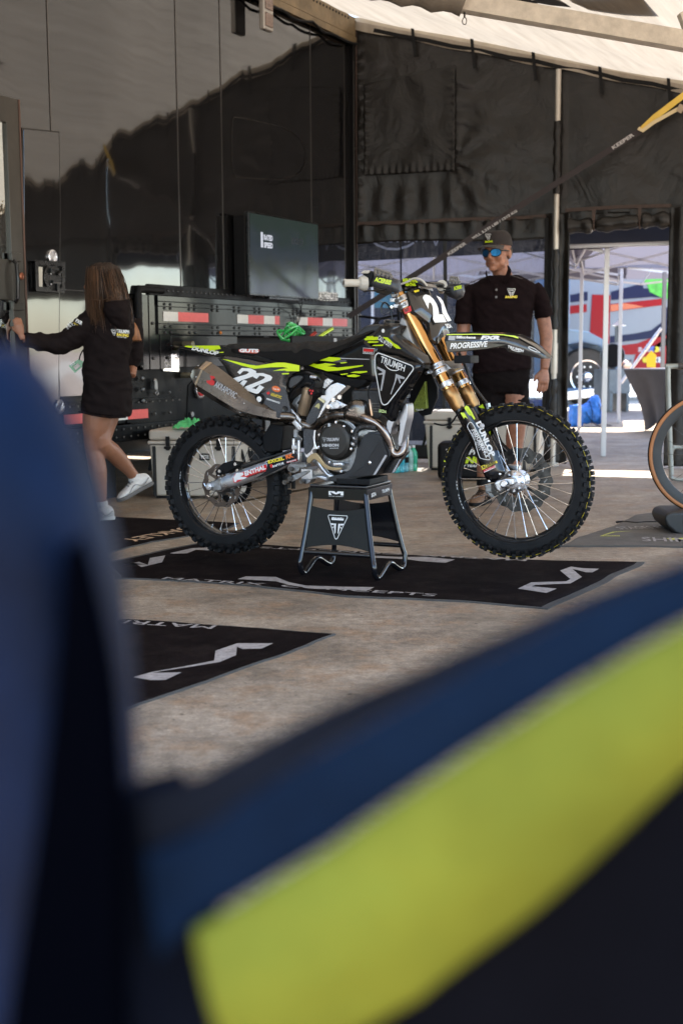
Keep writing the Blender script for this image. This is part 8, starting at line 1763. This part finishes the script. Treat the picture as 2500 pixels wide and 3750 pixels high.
for grp in range(3):
    b = MB()
    for k in range(120):
        a = random.uniform(math.pi * 1.02, math.pi * 1.92); z0 = hd_.z + random.uniform(.02, .12); r0 = .10; x0 = hd_.x + .012
        pts = []; wv_ = random.uniform(-.07, .07); fl = random.uniform(.0, 1)
        for i in range(9):
            t_ = i / 8; z = z0 - t_ * random.choice((.24, .28, .31)) ; aa = a + wv_ * t_; rr = .088 + .016 * math.sin(min(1, t_ * 1.1) * math.pi * .62)
            sh_ = .055 * t_ * (1 if math.cos(a) > 0 else .2)
            pts.append(Vector((x0 + math.cos(aa) * rr * 1.22 + sh_ - .0, math.sin(aa) * rr * 1.22, z)))
        b.tube(pts, [.0008, .0016, .0018, .0018, .0018, .0017, .0015, .0012, .0006], 4)
    b.build('hair_strand', (HB, HAIR, mat('warm hair strand', (.10, .047, .022), .4, var=.3))[grp], hair, stuff=True)
b = MB()
for k, q in enumerate(([(-1.430,1.368),(-1.440,1.309),(-1.430,1.250),(-1.417,1.175)], [(-1.438,1.368),(-1.454,1.324),(-1.440,1.280),(-1.435,1.220)], [(-1.476,1.346),(-1.470,1.309),(-1.459,1.280),(-1.456,1.250)], [(-1.385,1.383),(-1.431,1.357),(-1.498,1.361),(-1.536,1.347)], [(-1.339,1.412),(-1.333,1.375),(-1.370,1.368),(-1.431,1.346)], [(-1.445,1.361),(-1.447,1.302),(-1.434,1.242),(-1.425,1.183)])): b.tube(catmull([G(p, -.135 - .004 * k) for p in q]), [.005] * 12 + [.0035] * 4 + [.001] * 3, 6, flat=.5)
b.build('hair_lock', HB, hair)
b = MB()
for k in range(7): o_ = k * .004; q = [(-1.271,1.227),(-1.267,1.182),(-1.275,1.137),(-1.284,1.111)]; b.tube(catmull([G(p, .0 + .006 * k) + Vector((o_ * i * .8 - .004, 0, 0)) for i, p in enumerate(q)]), [.007] * 12 + [.005] * 4 + [.001] * 3, 6)
b.build('pony_tail', HAIRL, hair)
# pass on a lanyard
PS = empty('event_pass', (GX, GY, 0), 0, 'green event pass with a portrait hanging beside the woman', 'pass')
pq = [(-1.674,0.964),(-1.614,1.005),(-1.583,0.990),(-1.584,0.964),(-1.638,0.921)]; b = MB(); b.prism([G(p, -.02) for p in pq], (0, .004, 0)); b.build('card', mat('green card', (.02, .22, .09), .25, coat=.5), PS)
b = MB(); b.prism([G(p, -.024) for p in [(-1.646,0.960),(-1.617,0.979),(-1.602,0.964),(-1.632,0.939)]], (0, .002, 0)); b.build('photo', mat('card photo', (.42, .38, .34), .4, var=.5, vscale=60), PS)
PLANES['pas'] = ('world', (0, -.024, 0), (1, 0, 0), (0, 0, 1)); text('2025', 'pas', gg([(-1.657,0.960)][0]), gg([(-1.632,0.979)][0]), .014, WHITE, PS, off=.001)
b = MB(); b.tube(catmull([G(p, -.02) for p in [(-1.608,1.001),(-1.602,1.027),(-1.590,1.050),(-1.579,1.065)]]), .004, 6); b.build('lanyard', MATB, PS)

# ================================================================ OUT OF FOCUS IN FRONT: a padded post and a striped fabric banner
NV1 = mat('navy fabric banner', (.0030, .0095, .024), .8, spec=.06, var=.25, vscale=14, bump=.3, bscale=60)
YL1 = mat('yellow banner stripe', (.150, .155, .018), .8, spec=.06, var=.25, vscale=7, bump=.3, bscale=60)
DK1 = mat('dark banner stripe', (.0025, .0025, .0038), .8, var=.25, vscale=12, spec=.03)
PD = empty('padded_post', (0, 0, 0), 0, 'blurred dark blue padded cover right in front at the left edge', 'padded post')
pq = [(-0.132,1.053),(-0.127,1.048),(-0.120,1.040),(-0.111,1.024),(-0.103,1.007),(-0.097,0.987),(-0.092,0.962),(-0.089,0.931),(-0.088,0.895),(-0.087,0.858),(-0.087,0.821),(-0.088,0.764),(-0.089,0.725)]
b = MB(); rs = []
for i, (x, z) in enumerate(pq):
    r = .016 + .020 * min(1, i / 5); r = max(r, (x + .145) * .5); cxx = x - r; rs.append([Vector((cxx + r * math.cos(a), .5 + .03 + r * .95 * math.sin(a), z)) for a in [j * math.pi / 12 for j in range(24)]])
b.rings(rs); b.build('blue_pad', mat('blue vinyl pad', (.0013, .0085, .031), .5, var=.6, vscale=5, bump=.4, bscale=9, spec=.09), PD, angle=70)
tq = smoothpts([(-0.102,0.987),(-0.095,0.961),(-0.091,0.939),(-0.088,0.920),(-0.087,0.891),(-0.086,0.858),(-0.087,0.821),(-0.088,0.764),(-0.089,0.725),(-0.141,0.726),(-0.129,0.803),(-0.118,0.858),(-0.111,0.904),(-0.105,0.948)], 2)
b = MB(); b.prism([P('near', p) + Vector((0, -.035, 0)) for p in tq], (0, .03, 0)); b.build('pad_shade', mat('painted pad shade', (.0008, .001, .002), .9, spec=.0), PD, bevel=.004)  # the pad's shaded side, put in as a black strip
BN = empty('striped_banner', (0, 0, 0), 0, 'blurred navy, yellow and black striped fabric banner sloping across the bottom', 'banner')
def near_pt(p, dy=0): return P('near', p) + Vector((0, dy, 0))
def strip(name, up, lo, m, dy=0, bulge=0):
    up = [Vector(p) for p in up]; lo = [Vector(p) for p in lo]; N_ = 60; M_ = 14; b = MB(); vs = []
    def at(L_, t_):
        k = t_ * (len(L_) - 1); i = min(int(k), len(L_) - 2); return L_[i].lerp(L_[i + 1], k - i)
    for i in range(N_ + 1):
        a, c = at(up, i / N_), at(lo, i / N_); row = []
        for j in range(M_ + 1):
            p = a.lerp(c, j / M_); w = .0025 * math.sin(p.x * 42 + p.y * 16) + .002 * noise.noise(Vector((p.x * 18, p.y * 18, 2)))
            row.append(b.bm.verts.new(P('near', p) + Vector((0, dy + w - bulge * math.sin(math.pi * (.12 + .8 * j / M_)), 0))))
        vs.append(row)
    for i in range(N_):
        for j in range(M_): b.bm.faces.new((vs[i][j], vs[i + 1][j], vs[i + 1][j + 1], vs[i][j + 1]))
    o = b.build(name, m, BN, angle=180); s = o.modifiers.new('t', 'SOLIDIFY'); s.thickness = .0015; return o
strip('grey_hem', [(-0.083,0.872),(-0.056,0.881),(-0.005,0.907),(0.048,0.932),(0.089,0.949),(0.135,0.966),(0.174,0.981)], [(-0.081,0.848),(-0.057,0.859),(-0.005,0.891),(0.048,0.923),(0.089,0.945),(0.135,0.964),(0.174,0.981)], mat('grey banner hem', (.007, .0085, .013), .9, spec=.05, var=.2), dy=.002)
strip('navy_stripe', [(-0.081,0.848),(-0.057,0.859),(-0.005,0.891),(0.048,0.923),(0.089,0.945),(0.135,0.964),(0.174,0.981)], [(-0.077,0.802),(-0.061,0.819),(-0.005,0.851),(0.048,0.890),(0.090,0.917),(0.136,0.942),(0.175,0.964)], NV1)
strip('yellow_stripe', [(-0.061,0.819),(-0.005,0.851),(0.048,0.890),(0.090,0.917),(0.136,0.942),(0.175,0.964)], [(-0.042,0.752),(-0.017,0.760),(0.030,0.784),(0.070,0.818),(0.137,0.880),(0.177,0.911)], YL1, bulge=.020)
strip('dark_stripe', [(-0.017,0.760),(0.030,0.784),(0.070,0.818),(0.137,0.880),(0.177,0.911)], [(-0.017,0.725),(0.030,0.724),(0.071,0.724),(0.141,0.724),(0.184,0.723)], DK1)
strip('slate_edge', [(-0.091,0.871),(-0.081,0.877),(-0.065,0.881)], [(-0.096,0.725),(-0.065,0.725),(-0.032,0.725)], mat('slate banner edge', (.004, .0055, .011), .9, spec=.05, var=.2), dy=.012)
